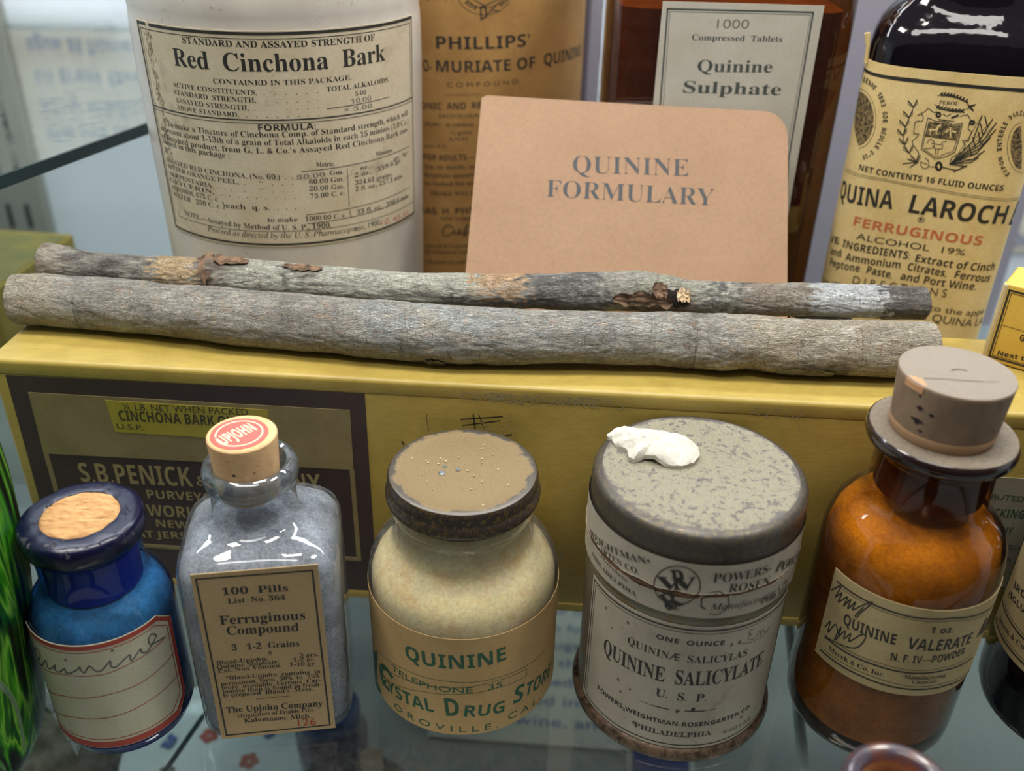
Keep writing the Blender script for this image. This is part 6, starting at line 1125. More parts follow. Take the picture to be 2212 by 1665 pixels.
# yellow box behind at left
t = thing('background_carton', 'blurred dull yellow carton behind the left ends of the bark sticks', 'box', (-24.4, 36.0, 0), -.1)
obj('carton_body', MB().rbox(-5.0, 5.0, -3, 3, 0, 4.6, .12), paper('dull_ochre_board', (132, 116, 44), (112, 100, 44)), t)
obj('green_panel', MB().rbox(-4.6, 4.9, -2.9, 2.6, 4.58, 4.64, .02), paper('mossy_green_print', (86, 88, 48), (116, 104, 46)), t)
t = thing('wall_shade_board', 'mauve-grey board added for the shaded wall tone behind the amber bottles', 'board', (13.3, 41.2, 0))  # added board: its mauve colour carries the shade on the back wall
obj('board', MB().rbox(-10.6, 9.6, -.2, .2, 0, 19, .06), plain('wall_shade_mauve', (152, 150, 165), .7), t); obj('edge_strip', MB().rbox(-10.9, -10.45, -.35, .3, 0, 19, .06), plain('dark_mauve_strip', (92, 84, 94), .6), t)
# ================================================================== below the glass
t = thing('transfer_plate', 'white plate with small floral sprigs seen through the shelf below', 'plate', (-11.2, 24.6, -12))
obj('dish', MB().lathe([(0, .25), (2.2, .25), (3.4, .7), (3.6, .75), (3.6, .65), (2.6, .1), (1.8, 0), (0, 0)], 64), plain('white_glaze', (214, 220, 222), .15), t)
for i in range(9):
    a = i*.7; rr = 1.2+1.5*((i*37) % 10)/10; m = MB()
    for k in range(5):
        b = a+k*1.26; m.lathe([(0, .02), (.16, .012), (.18, 0)], 8, cx=rr*math.cos(a)+.22*math.cos(b), cy=rr*math.sin(a)+.22*math.sin(b))
    obj('floral_sprig', m, (R_INK, BL_INK, DG_INK)[i % 3], t, loc=(0, 0, .27+max(0, rr-2.2)*.4))
t = thing('cobalt_jar', 'round cobalt blue jar on the deck under the glass shelf', 'jar', (-6.6, 24.6, -12))
obj('jar_body', MB().lathe([(0, 0), (1.2, 0), (1.35, .2), (1.35, 2.2), (1.1, 2.6), (1.0, 3.0), (0, 3.0)], 48), COBDK, t)
obj('cap', MB().lathe([(0, 3.55), (1.05, 3.55), (1.15, 3.4), (1.15, 2.9), (0, 2.9)], 48), plain('blue_cap', (44, 66, 118), .35), t)
t = thing('ochre_tin', 'peach coloured pill tin beside the plate under the shelf', 'tin', (-8.6, 27.2, -12))
obj('tin_body', MB().lathe([(0, 0), (.95, 0), (1, .1), (1, 1.3), (0, 1.3)], 40), plain('peach_paint', (196, 170, 132), .5), t)
obj('lid', MB().lathe([(0, 1.5), (.95, 1.5), (1.04, 1.42), (1.04, 1.0), (0, 1.0)], 40), plain('peach_lid', (206, 182, 146), .4), t)
t = thing('brown_bottle', 'dark brown bottle lying in the shadow under the shelf beside the cobalt jar', 'bottle', (-4.7, 22.4, -12))
obj('bottle_body', MB().lathe([(0, 0), (1.1, 0), (1.2, .2), (1.2, 1.9), (.7, 2.4), (.55, 3.0), (0, 3.0)], 40), BLKGL, t)
obj('cork', MB().lathe([(0, 3.5), (.4, 3.5), (.42, 2.9), (0, 2.9)], 24), CORKD, t)
mb = MB(); R = 22
for i in range(R+1):
    row = []
    for j in range(32):
        a = 2*math.pi*j/32; ph = math.pi*i/R/2*1.0; rr = math.sin(ph)*3.4*(1+.25*noise.noise(Vector((math.cos(a)*1.4, math.sin(a)*1.4, ph)))); row.append((rr*math.cos(a)*1.1, rr*math.sin(a), max(0, math.cos(ph)*2.0*(1+.3*noise.noise(Vector((a, ph*3, 3)))))))
    mb.quadgrid([row]) if False else mb.v.extend(row)
for i in range(R):
    for j in range(32): mb.f.append((i*32+j, i*32+(j+1) % 32, (i+1)*32+(j+1) % 32, (i+1)*32+j)); mb.mi.append(0)
tag(obj('mineral_lump', mb, powder('mottled_brown_rock', (84, 74, 60), (128, 120, 108), 1.2), loc=(-18.2, 25.4, -12)), 'mottled brown mineral lump below the shelf at lower left', 'rock')
t = thing('text_card', 'white card with blurred blue lines of text lying under the shelf', 'card', (3.6, 29.8, -12), -.06)
obj('card', MB().rbox(-6.5, 4.2, -4.1, 4.4, 0, .12, .04), P_WHITE, t)
mb = MB()
for i, s_ in enumerate(['treatment for malaria until', 'the nineteen forties when', 'synthetic drugs took over', 'the bark of the cinchona', 'tree was dried and ground', 'then mixed into a liquid', 'usually wine, and drunk']):
    put_text(mb, topmap(.13), .01, s_, 'N', -6.0, 3.3-i*1.08, 3.8, 3.3-i*1.08, .5)
obj('lettering', mb, BL_INK, t, smooth=False, recalc=False)
t = thing('blue_booklet', 'royal blue card on the deck below the grey label tin', 'card', (6.2, 24.4, -12), -.1)
obj('card', MB().rbox(-1.1, 1.1, -2.5, 1.6, 0, .3, .05), plain('royal_blue_card', (34, 52, 120), .6), t)
obj('white_border', MB().rbox(-1.35, 1.35, -2.8, 1.9, 0, .1, .03), P_WHITE, t)
tag(obj('steel_rod', MB().tube([(8.0, 15.5, -2.2), (8.8, 20.2, -2.2), (9.5, 24.5, -2.2)], .17, 12), plain('pale_zinc', (196, 204, 206), .5)), 'bright steel rod under the glass between the grey tin and amber bottle', 'rod')
tag(obj('lower_glass_strip', MB().tube([(-11.9, 15.2, -6), (-10.2, 21.8, -6), (-3.9, 23.2, -6), (-1.4, 28, -6)][:2]+[(-8.0, 26.0, -6)], .09, 8), GEDGE), 'thin dark teal glass rod crossing beneath the shelf at lower left', 'rod')

# ================================================================== back row
# stoneware jar
t = thing('stoneware_jar', 'tall pale stoneware jar with red cinchona bark formula label', 'jar', (-7.25, 30, 0))
prof = [(0, 0), (3.7, 0), (3.92, .15), (3.97, .6)]+[(3.98+.21*(z-1)/10.5, z) for z in range(1, 15)]+[(4.24, 15.0), (4.22, 15.35), (4.2, 15.5), (4.22, 15.7), (4.2, 16.4), (3.9, 17.2), (3.2, 17.9), (2.7, 18.2), (2.6, 18.9), (2.9, 19.1), (2.9, 19.6), (2.5, 19.7), (2.4, 18.4), (0, 18.0)]
obj('jar_body', MB().lathe(prof, 128), STONE, t)
mp_ = lambda u, v, off=0: (lambda r: ((r+off)*math.sin(u/4.19), -(r+off)*math.cos(u/4.19), v))(3.98+.21*(v-1)/10.5)
lab = obj('paper_label', sheet(mp_, *rect(-3.54, 5.46, 9.39, 15.41), .018, 70, 20), P_STONE, t)
mb = MB(); o_ = .024; X0, X1, Y0, Y1 = -3.46, 5.38, 9.47, 15.34
put_line(mb, mp_, o_, .075, [(X0, Y0), (X0, Y1), (-3.05, Y1)]); put_line(mb, mp_, o_, .075, [(-2.85, Y1), (X1, Y1)]); put_line(mb, mp_, o_, .04, [(X1, Y1), (X1, Y0)]); put_line(mb, mp_, o_, .06, [(X1, Y0), (X0, Y0)])
put_line(mb, mp_, o_, .018, [(X0+.12, Y0+.2), (X0+.12, Y1-.13), (X1-.12, Y1-.13), (X1-.12, 13.2)])
put_line(mb, mp_, o_, .035, [(X0, 13.11), (X1, 13.08)]); put_line(mb, mp_, o_, .016, [(X0, 13.02), (X1, 12.99)])
obj('ruled_border', mb, K_INK, lab, smooth=False, recalc=False)
mb = MB()      # abraded strip
for i in range(240):
    v = 9.9+5.3*random.random()**.6; u = -3.02+.075*random.gauss(0, 1)+.05*math.sin(v*3)+(15-v)*.02; a = random.random()*3
    put_line(mb, mp_, .021, .008+.016*random.random(), [(u, v), (u+.05*math.cos(a), v+.09*math.sin(a)+.04)])
obj('abrasion', mb, plain('grime', (134, 116, 90), .9), lab, smooth=False, recalc=False)
mb = MB(); put_line(mb, mp_, .024, .014, [(X0+.3, 9.88), (X1-.1, 9.86)]); obj('ruled_border', mb, K_INK, lab, smooth=False, recalc=False)
lettering('stone', mp_, lab, {0: K_INK, 1: PK_INK, 2: F_INK})
# round amber bottle with kraft label
t = thing('amber_bottle', 'round amber bottle wrapped in a kraft label of black capitals', 'bottle', (-1.7, 36.3, 0))
obj('bottle_body', MB().lathe([(0, 0), (3.8, 0), (4.0, .2), (4.0, 17.5), (3.6, 18.6), (2.2, 19.8), (1.4, 20.4), (1.3, 23), (1.6, 23.1), (1.6, 23.8), (0, 23.8)], 96), plain('brown_bottle_glass', (96, 52, 22), .12, 0, Coat_Weight=.6), t)
mp_ = cylmap(4.03); lab = obj('paper_label', sheet(mp_, *rect(-6.0, 5.55, .6, 17.2), .02, 80, 10), P_KRAFT, t)
lettering('phil', mp_, lab, {0: K_INK})
# rectangular amber bottle
qy = math.atan(-.03); Q = Vector((6.33, 29.2+2.6, 0))
t = thing('rectangular_bottle', 'rectangular dark amber bottle with white quinine sulphate label', 'bottle', Q, qy)
m = MB(); secs = [(0, 3.4, 2.3), (.25, 3.62, 2.55), (.5, 3.68, 2.6), (17.0, 3.68, 2.6), (18.2, 3.3, 2.3), (19.0, 2.2, 1.7), (19.4, 1.5, 1.4), (21, 1.4, 1.35)]
P = [superring(a, b, 7 if z < 18 else 3.5, z, 128) for z, a, b in secs]; m.quadgrid(P, True); m.face(P[0][::-1]); m.face(P[-1])
obj('bottle_body', m, thin_glass('brown_side_glass', (.55, .31, .09), (.16, .07, .02), .04, .03), t)
m = MB(); P = [superring(3.35, 2.3, 7, z, 96) for z in (.4, 15.6)]; m.quadgrid(P, True); m.face(P[0][::-1]); m.face(P[-1])
obj('tablets', m, powder('brown_tablets', (130, 92, 54), (84, 56, 34), .5, .35, .7, 3), t)['kind'] = 'stuff'  # tablets coloured brown all through, mottled at random
mp_ = flatmap(-2.6, -.13); lab = obj('paper_label', sheet(mp_, [(-2.03, 4.5), (-2.03, 15.86)], [(2.6, 4.5), (2.6, 15.86)], .02, 20, 6), P_WHITE, t)
lettering('qs', mp_, lab, {0: ink('slate_ink', (70, 76, 74)), 2: F_INK}, du=0)
# oval liqueur bottle
t = thing('liqueur_bottle', 'oval dark liqueur bottle with yellow coat-of-arms label', 'bottle', (12.65, 28.46, 0), -.337)
m = MB(); secs = [(0, 2.3, 1.5, 3.2), (.2, 2.45, 1.65, 3.4), (.5, 2.5, 1.7, 3.5), (14.6, 2.5, 1.7, 3.5), (15.0, 2.49, 1.67, 3.4), (15.35, 2.43, 1.56, 3.2), (15.65, 2.32, 1.36, 3), (15.9, 2.15, 1.15, 2.8), (16.2, 1.85, 1.0, 2.5), (16.7, 1.35, .94, 2.2), (17.4, 1.0, .92, 2), (20, .9, .9, 2), (20.1, 1.05, 1.05, 2), (20.8, 1.05, 1.05, 2)]
P = [superring(a, b, k, z, 128) for z, a, b, k in secs]; m.quadgrid(P, True); m.face(P[0][::-1]); m.face(P[-1])
obj('bottle_body', m, BLKGL, t)
mp_ = supermap(2.5, 1.7, 3.5); lab = obj('paper_label', sheet(mp_, *rect(-4.4, 3.6, 5.0, 14.55), .02, 160, 10), P_CREAM, t)
mb = MB(); put_line(mb, mp_, .026, .09, [(-4.3, 14.22), (3.5, 14.22)]); obj('ruled_border', mb, K_INK, lab, smooth=False, recalc=False)
n_ = NT('engraved_medal'); c_ = n_.ramp(n_.noise(11, 5, .7), [(.42, lin((44, 40, 34))), (.58, lin((150, 128, 84)))])
ENGR = n_.done(n_.bsdf(Base_Color=c_, Roughness=.7))
SPLIT[0] = .06; lettering('lar', mp_, lab, {0: K_INK, 1: O_INK, 3: P_CREAM, 9: ENGR}, off=.028); SPLIT[0] = .2
obj('loose_foil', MB().tube([(-2.5, -.9, 14.45), (-2.53, -.9, 14.9), (-2.62, -.88, 15.25)], [.06, .06, .09], 8), P_CREAM, t)
# booklet, leaning back
th_ = math.atan(.66)
t = thing('booklet', 'salmon card booklet titled in grey capitals leaning behind the bark', 'booklet', (3.4, 24.95, 7.67))
def bookmesh(d0, d1, ins=0.0):
    m = MB(); o = [(-4.93+ins, 0), (4.62-ins, 0), (4.6-ins, 5.7)]
    for k in range(7): a = math.radians(90*k/6); o.append((4.58-ins-.72+.72*math.cos(a), 5.66-ins+.72*math.sin(a)))
    o += [(0, 6.5-ins), (-4.35+ins, 6.66-ins), (-4.5+ins, 6.58-ins)]
    cz, sz = math.cos(th_), math.sin(th_)
    f = lambda u, v, d: (u, v*sz+d*cz, v*cz-d*sz)
    a = [f(u, v, d0) for u, v in o]; b = [f(u, v, d1) for u, v in o]
    m.face(a); m.face(b[::-1]); m.quadgrid([a+[a[0]], b+[b[0]]]); return m
bc = obj('cover', bookmesh(0, .04), P_BOOK, t, smooth=False); obj('page_block', bookmesh(.045, .3, .06), P_WHITE, t, smooth=False); obj('cover', bookmesh(.305, .345), P_BOOK, t, smooth=False)
mp_ = lambda u, v, off=0: (u, v*math.sin(th_)-off*math.cos(th_), v*math.cos(th_)+off*math.sin(th_))
lettering('book', mp_, bc, {0: GK_INK}, off=.006)

# ================================================================== yellow carton
yaw = math.atan(-.0604); nb = Vector((-math.sin(yaw), math.cos(yaw), 0)); D = 4.2
t = thing('medicine_carton', 'long yellow carton lying on its side under the bark sticks', 'box', Vector((-1.27, 21.16, 0))+nb*D/2, yaw)
obj('carton_body', MB().rbox(-12.72, 18.5, -D/2+.02, D/2, 0, 7.6, .14), CARTON, t)
obj('lid_wrap', MB().rbox(-12.75, 18.53, -D/2-.005, D/2+.02, 7.12, 7.64, .13, 5), CARTON, t)
obj('base_wrap', MB().rbox(-12.75, 18.53, -D/2-.005, D/2+.02, 0, .34, .06), CARTON, t)
mp_ = flatmap(-D/2+.02)
pl = obj('printed_panel', sheet(mp_, [(-12.42, .14), (-12.33, 7.16)], [(-2.62, .14), (-2.60, 7.2)], .02, 30, 10), BROWN, t)
obj('tan_field', sheet(mp_, [(-11.86, 4.66), (-11.82, 6.66)], [(-3.05, 4.72), (-3.02, 6.66)], .032, 20, 4), GOLD, pl)
obj('tan_field', sheet(mp_, [(-11.86, 1.45), (-11.86, 4.66)], [(-11.72, 1.45), (-11.72, 4.66)], .032, 4, 4), GOLD, pl)
obj('tan_field', sheet(mp_, [(-3.16, 1.45), (-3.16, 4.72)], [(-3.03, 1.45), (-3.03, 4.72)], .032, 4, 4), GOLD, pl)
obj('tan_field', sheet(mp_, [(-11.7, 1.45), (-11.7, 1.58)], [(-3.16, 1.45), (-3.16, 1.58)], .032, 20, 2), GOLD, pl)
st_ = obj('yellow_strip', sheet(mp_, [(-9.62, 5.54), (-9.7, 6.55)], [(-5.3, 5.5), (-5.26, 6.53)], .042, 10, 4), LEMON, pl)
wl = obj('side_label', sheet(mp_, [(12.6, 2.0), (12.6, 5.7)], [(17.6, 2.0), (17.6, 5.7)], .03, 10, 4), GREYLAB, t)
ent = LABELS['box']; SPL = [e for e in ent if e[0] == 't' and e[4] > 10]; PEN = [e for e in ent if e[0] == 'l']
LABELS['box_front'] = [e for e in ent if e[0] == 't' and e[4] < 10 and e[1] == 4]; LABELS['box_strip'] = [e for e in ent if e[0] == 't' and e[4] < 10 and e[1] == 0]
LABELS['box_side'] = SPL; LABELS['box_pen'] = PEN
lettering('box_front', mp_, pl, {4: GD_INK}, off=.03); lettering('box_strip', mp_, st_, {0: ink('olive_black_ink', (60, 56, 38))}, off=.05); lettering('box_side', mp_, wl, {0: DG_INK}, off=.04)
lettering('box_pen', mp_, t, {0: K_INK}, off=.012, name='pen_marks')
mb = MB()      # scuffed grey paper along the front edge
for i in range(900):
    u = random.choice([0.6, 1.2, 2.3, 3.4, 1.0, 2.9, 8, 12])+random.gauss(0, .5); s_ = .008+.02*random.random()
    v = 7.15+.3*random.random() if random.random() < .6 else 6.2+random.gauss(0, .35)
    if v < 6.9 and abs(u-.9) > .5: continue
    a_ = random.gauss(0, .5); put_line(mb, mp_, .03, s_, [(u, v), (u+.05*math.cos(a_), v+.05*math.sin(a_))])
obj('scuff_marks', mb, plain('exposed_grey_board', (168, 158, 122), .9), t, smooth=False, recalc=False)['kind'] = 'stuff'

# small yellow box at right
yb = math.atan(-.75); Y0 = Vector((12.97, 23.18, 7.66)); ax = Vector((math.cos(yb), math.sin(yb), 0)); ay = Vector((-math.sin(yb), math.cos(yb), 0))
t = thing('pill_box', 'small orange-yellow box with worn corner standing on the carton at right', 'box', Y0+ay*.75, yb)
obj('box_body', MB().rbox(0, 5.2, -.75, .75, 0, 2.3, .07), YBOX, t)
obj('worn_corner', MB().rbox(-.02, .13, -.77, -.55, .02, 2.28, .05), SCUFF, t)
mp_ = flatmap(-.75); mb = MB()
for w_, i in ((.05, .17), (.014, .235)): put_line(mb, mp_, .012, w_, [(5.0, .0+i*.9), (i, i*.9), (i, 2.3-i), (5.0, 2.3-i)])
put_line(mb, mp_, .012, .014, [(.235, 1.13), (5, 1.02)]); obj('ruled_border', mb, K_INK, t, smooth=False, recalc=False)
lettering('ybox', mp_, t, {0: K_INK}, off=.014, dv=-7.66, du=0.0)

# ================================================================== bark sticks
n = NT('cinchona_bark'); at = n.n.new('ShaderNodeAttribute'); at.attribute_name = 'tone'
lc = n.co((.33, 1, 1))
def ridge(sc, dist, co=None):      # thin wavy lines where the noise crosses its middle
    return n.math('ABSOLUTE', n.math('SUBTRACT', n.noise(sc, 5, .6, co or lc, dist), .5))
r1 = ridge(5.5, 1.5); r2 = ridge(13.0, 1.6); r3 = ridge(1.1, .6, n.co((1.6, .35, .35))); fine = n.noise(34, 5, .75, n.co((.5, 1, 1))); fibre = n.noise(11, 7, .72, lc, 1.3)
col = n.mix(n.ramp(fibre, [(.5, W(0)), (.75, W(.45))]), at.outputs['Color'], lin((236, 232, 220)))
col = n.mix(n.ramp(fibre, [(.28, W(.16)), (.44, W(0))]), col, lin((92, 84, 76)))
pl_ = n.n.new('ShaderNodeSeparateColor'); n.link(n.voro(2.6, n.co((.4, 1, 1)), 'F1', 1), pl_.inputs[0])
col = n.mix(n.ramp(pl_.outputs[0], [(.0, W(.22)), (.45, W(0))]), col, lin((110, 106, 100)))
col = n.mix(n.ramp(n.noise(1.6, 8, .7, n.co((.6, 1, 1))), [(.52, W(0)), (.66, W(.5))]), col, lin((236, 236, 226)))
col = n.mix(n.ramp(r2, [(.0, W(.5)), (.026, W(0))]), col, lin((74, 66, 60)))
col = n.mix(n.ramp(r1, [(.0, W(.85)), (.018, W(0))]), col, lin((52, 46, 42)))
col = n.mix(n.ramp(r3, [(.0, W(.55)), (.006, W(0))]), col, lin((74, 56, 46)))
col = n.mix(n.ramp(fine, [(.3, W(.14)), (.55, W(0))]), col, lin((110, 104, 98)))
col = n.mix(n.ramp(n.noise(1.9, 9, .8, n.co((.5, 1, 1))), [(.66, W(0)), (.71, W(.4))]), col, lin((176, 138, 104)))
hgt = n.math('ADD', n.math('ADD', fibre, n.math('MULTIPLY', n.ramp(r1, [(0, W(0)), (.09, W(1))]), .6)), n.math('MULTIPLY', n.ramp(r2, [(0, W(0)), (.1, W(1))]), .4))
BARK = n.done(n.bsdf(Base_Color=col, Roughness=.85, Normal=n.bump(hgt, 1.0, .06)))
ENDW = powder('cut_bark_end', (150, 112, 84), (112, 84, 62), 2.2)
def spl(T, x):
    if x <= T[0][0]: i = 0
    elif x >= T[-1][0]: i = len(T)-2
    else: i = max(k for k in range(len(T)-1) if T[k][0] <= x)
    a, b = T[i], T[i+1]; w_ = min(max((x-a[0])/(b[0]-a[0]), 0), 1); w_ = w_*w_*(3-2*w_)*.5+w_*.5
    return [a[k]+(b[k]-a[k])*w_ for k in range(1, len(a))]
def stick(name, label, T, zc, tonef, feats, seed):
    x0, x1 = T[0][0], T[-1][0]; cxm = (x0+x1)/2; N, K = 860, 120; my = spl(T, cxm)[0]
    me = bpy.data.meshes.new(name); vs = []; cols = []; fs = []
    fb = lambda x, y, z, o: noise.fractal(Vector((x, y, z)), .8, 2.1, o)
    for i in range(N+1):
        s_ = i/N; x = x0+(x1-x0)*s_; y, r = spl(T, x)
        cap = min(1, math.sqrt(max(0, 1-(max(0, 1-min(s_, 1-s_)*N/5.0))**2)+.02)*.9+.1)
        for j in range(K):
            a = 2*math.pi*j/K; ca, sa = math.cos(a), math.sin(a)
            d = .045*noise.noise(Vector((x*.7, ca*1.1, sa*1.1+seed)))
            d += .022*fb(x*.9+seed, ca*r*3, sa*r*3, 3)
            rg = 1-abs(noise.noise(Vector((x*1.7+seed, ca*r*7+.8*noise.noise(Vector((x*2, a, 1))), sa*r*7)))); d += .016*(rg**3-.5)
            rg2 = abs(noise.noise(Vector((x*.55+seed*2, ca*r*2.4, sa*r*2.4)))); d -= .02*max(0, 1-rg2*16)
            for (fx, fa, wx, wa, amp) in feats:
                da = (a-fa+math.pi) % (2*math.pi)-math.pi; g = math.exp(-((x-fx)/wx)**2-(da/wa)**2)
                if g > .01: d += amp*g*(1+.9*noise.noise(Vector((x*5, a*5, seed))))
            rr = (r+d)*cap; vs.append(((x-cxm), (y-my)+rr*ca, rr*sa))
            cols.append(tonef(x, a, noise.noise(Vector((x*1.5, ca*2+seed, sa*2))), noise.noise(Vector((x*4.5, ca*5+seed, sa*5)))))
    for i in range(N):
        for j in range(K): fs.append((i*K+j, i*K+(j+1) % K, (i+1)*K+(j+1) % K, (i+1)*K+j))
    me.from_pydata([(x*U, y*U, z*U) for x, y, z in vs], [], fs)
    ca_ = me.color_attributes.new('tone', 'FLOAT_COLOR', 'POINT'); flat = []
    for c in cols: flat += [*c, 1.0]
    ca_.data.foreach_set('color', flat); me.materials.append(BARK); me.polygons.foreach_set('use_smooth', [True]*len(fs)); me.update()
    t = thing(name, label, 'stick', (cxm, my, zc))
    o = bpy.data.objects.new('bark', me); COL.objects.link(o); o.parent = t
    for s0 in (0, N):
        b = s0*K; ring = [vs[b+j] for j in range(K)]; c = [sum(q[k] for q in ring)/K for k in range(3)]
        mm = MB(); P = [[(q[0]+(-1 if s0 == 0 else 1)*(.03*(1-f)+.015*noise.noise(Vector(q)*6)), c[1]+(q[1]-c[1])*f, c[2]+(q[2]-c[2])*f) for q in ring] for f in (1, .7, .35, .02)]
        mm.quadgrid(P, True); obj('cut_end', mm, ENDW, t)
    return t
def flap(t, T, x0, x1, a0, a1, lift, mat, seed, curl=.1, name='bark_flake'):
    cxm = (T[0][0]+T[-1][0])/2; my = spl(T, cxm)[0]; mb = MB(); NU, NV = 40, 16
    for under in (0, 1):
        P = []
        for j in range(NV+1):
            row = []
            for i in range(NU+1):
                u, v = i/NU, j/NV; e = .12*noise.noise(Vector((u*6, v*3, seed)))+.07*noise.noise(Vector((u*17, v*9, seed)))
                pin = (1-abs(2*u-1)**3.0)
                vv = .5+(v-.5)*(.35+.65*pin)*(1+.5*noise.noise(Vector((u*5, 1 if v > .5 else 7, seed))))+e*.3
                x = x0+(x1-x0)*(u+e*.25); a = a0+(a1-a0)*vv; y, r = spl(T, x)
                edge = (2*abs(v-.5))**3; off = lift*(.6+.8*noise.noise(Vector((u*4, v*4, seed+5))))+curl*edge*(.5+noise.noise(Vector((u*7, 0, seed+2))))
                rr = r+.02+max(off, -.02)-(.035 if under else 0); row.append((x-cxm, y-my+rr*math.cos(a), rr*math.sin(a)))
            P.append(row)
        mb.quadgrid(P)
    return obj(name, mb, mat, t)
L3 = lambda c: Vector(lin(c)[:3])
G1, G2, TAN, DRK, BLU, PAL, ORA, WHT, BRN, GRN = map(L3, ((204, 199, 186), (180, 176, 168), (216, 202, 174), (104, 99, 96), (212, 224, 228), (236, 238, 220), (222, 184, 146), (246, 252, 255), (136, 104, 80), (202, 204, 184)))
def band(x, a, b, s=.35): return max(0, min(1, (x-a)/s+.5))*max(0, min(1, (b-x)/s+.5))
def tf(x, a, n1, n2):
    c = G1.lerp(G2, min(1, max(0, .5+n1*1.4))); xx = x+n2*.7
    c = c.lerp(TAN, .55*band(xx, -15, -12.6)); c = c.lerp(BLU, .45*band(xx, -4.2, -.4, 1.0)*max(0, min(1, .7+n1*2)))
    c = c.lerp(BLU, .35*band(xx, -.5, 4.5, 1)*max(0, min(1, n2*3+.4))); c = c.lerp(TAN, .75*band(xx, 6.0, 12, 1.2))
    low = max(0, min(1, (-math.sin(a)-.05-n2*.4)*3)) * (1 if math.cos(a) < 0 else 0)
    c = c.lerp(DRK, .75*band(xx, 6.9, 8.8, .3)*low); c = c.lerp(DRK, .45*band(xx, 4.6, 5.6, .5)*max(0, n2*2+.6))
    if n2 > .42: c = c.lerp(ORA, .4)
    return c
def tb(x, a, n1, n2):
    c = G1.lerp(DRK, min(1, max(0, .35+n1*1.6))); xx = x+n2*.6; fr = 1 if math.cos(a) < .4 else .6
    c = c.lerp(ORA, .25*band(xx, -14.5, -12.8)); c = c.lerp(DRK, .45*band(xx, -12.6, -10.6)); c = c.lerp(L3((238, 206, 158)), .97*band(xx, -10.1, -8.9, .1)*(1 if 1.2 < a < 3.4 else 0))
    c = c.lerp(BRN, .6*band(xx, -8.9, -8.1, .2)); c = c.lerp(PAL, .88*band(xx, -8.1, -.6, .5)*max(0, min(1, 1.0+n1*1.2)))
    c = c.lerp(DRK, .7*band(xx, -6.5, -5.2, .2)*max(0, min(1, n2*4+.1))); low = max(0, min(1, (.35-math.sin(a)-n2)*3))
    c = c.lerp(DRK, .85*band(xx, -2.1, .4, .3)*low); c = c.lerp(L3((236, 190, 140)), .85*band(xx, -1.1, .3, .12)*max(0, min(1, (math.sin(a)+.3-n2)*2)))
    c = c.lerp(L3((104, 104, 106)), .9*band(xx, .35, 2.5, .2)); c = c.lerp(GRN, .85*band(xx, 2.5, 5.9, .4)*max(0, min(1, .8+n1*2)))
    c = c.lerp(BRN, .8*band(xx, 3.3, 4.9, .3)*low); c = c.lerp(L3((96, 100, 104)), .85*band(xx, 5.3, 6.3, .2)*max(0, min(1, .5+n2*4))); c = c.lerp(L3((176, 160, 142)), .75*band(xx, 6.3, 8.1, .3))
    c = c.lerp(WHT, 1.0*band(xx, 8.1, 10.1, .12)); c = c.lerp(DRK, .85*band(xx, 10.1, 12, .2)); 
    return c
front = [(-14.08,24.05,.70),(-13.84,24.03,.735),(-13.12,24.01,.74),(-11.75,23.84,.736),(-10.4,23.68,.732),(-9.04,23.42,.752),(-7.7,23.19,.778),(-6.4,23.03,.786),(-5.11,22.86,.788),(-3.84,22.68,.795),(-2.58,22.53,.804),(-1.34,22.43,.789),(-.1,22.41,.751),(1.13,22.42,.727),(2.36,22.44,.709),(3.6,22.46,.716),(4.83,22.44,.752),(5.56,22.37,.775),(6.05,22.36,.744),(7.25,22.25,.747),(8.47,22.23,.759),(9.69,22.21,.746),(10.92,22.25,.759),(11.14,22.23,.74)]
back = [(-13.68,25.24,.51),(-13.52,25.22,.53),(-12.06,24.93,.443),(-10.64,24.67,.47),(-9.31,24.6,.49),(-8.51,24.55,.55),(-7.99,24.56,.50),(-6.65,24.4,.485),(-5.32,24.25,.472),(-4,24.09,.45),(-2.7,23.98,.449),(-1.42,23.91,.467),(-.14,23.95,.48),(1.15,23.98,.505),(2.44,24.08,.54),(3.34,24.13,.554),(4.1,23.99,.53),(4.97,23.82,.465),(6.24,23.82,.453),(7.53,23.84,.46),(8.81,23.85,.46),(10.08,23.85,.453),(11.21,23.77,.43),(11.4,23.77,.41)]
front = [(a, b, c-.012) for a, b, c in front]
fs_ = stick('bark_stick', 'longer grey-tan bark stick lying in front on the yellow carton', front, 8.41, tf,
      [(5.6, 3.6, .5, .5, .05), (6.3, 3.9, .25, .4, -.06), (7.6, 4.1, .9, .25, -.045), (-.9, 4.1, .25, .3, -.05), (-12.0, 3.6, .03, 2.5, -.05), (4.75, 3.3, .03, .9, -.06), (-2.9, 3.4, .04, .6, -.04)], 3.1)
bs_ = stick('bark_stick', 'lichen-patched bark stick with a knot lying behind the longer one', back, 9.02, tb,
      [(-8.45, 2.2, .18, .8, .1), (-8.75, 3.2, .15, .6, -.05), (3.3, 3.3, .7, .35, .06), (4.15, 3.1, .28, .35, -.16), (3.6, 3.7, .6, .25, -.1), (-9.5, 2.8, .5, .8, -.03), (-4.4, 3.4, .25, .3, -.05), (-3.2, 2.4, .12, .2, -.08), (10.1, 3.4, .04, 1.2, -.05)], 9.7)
M_BR = powder('brown_torn_bark', (140, 112, 88), (84, 66, 52), 4, .4, .6, 22); M_DK = powder('dark_hollow', (46, 36, 30), (28, 22, 20), 3); M_TN = powder('pale_tan_bark', (226, 202, 164), (196, 160, 124), 1.8, .4, .6, 18); M_GR = powder('dark_grey_crust', (128, 126, 118), (92, 90, 86), 4, .4, .6, 22)
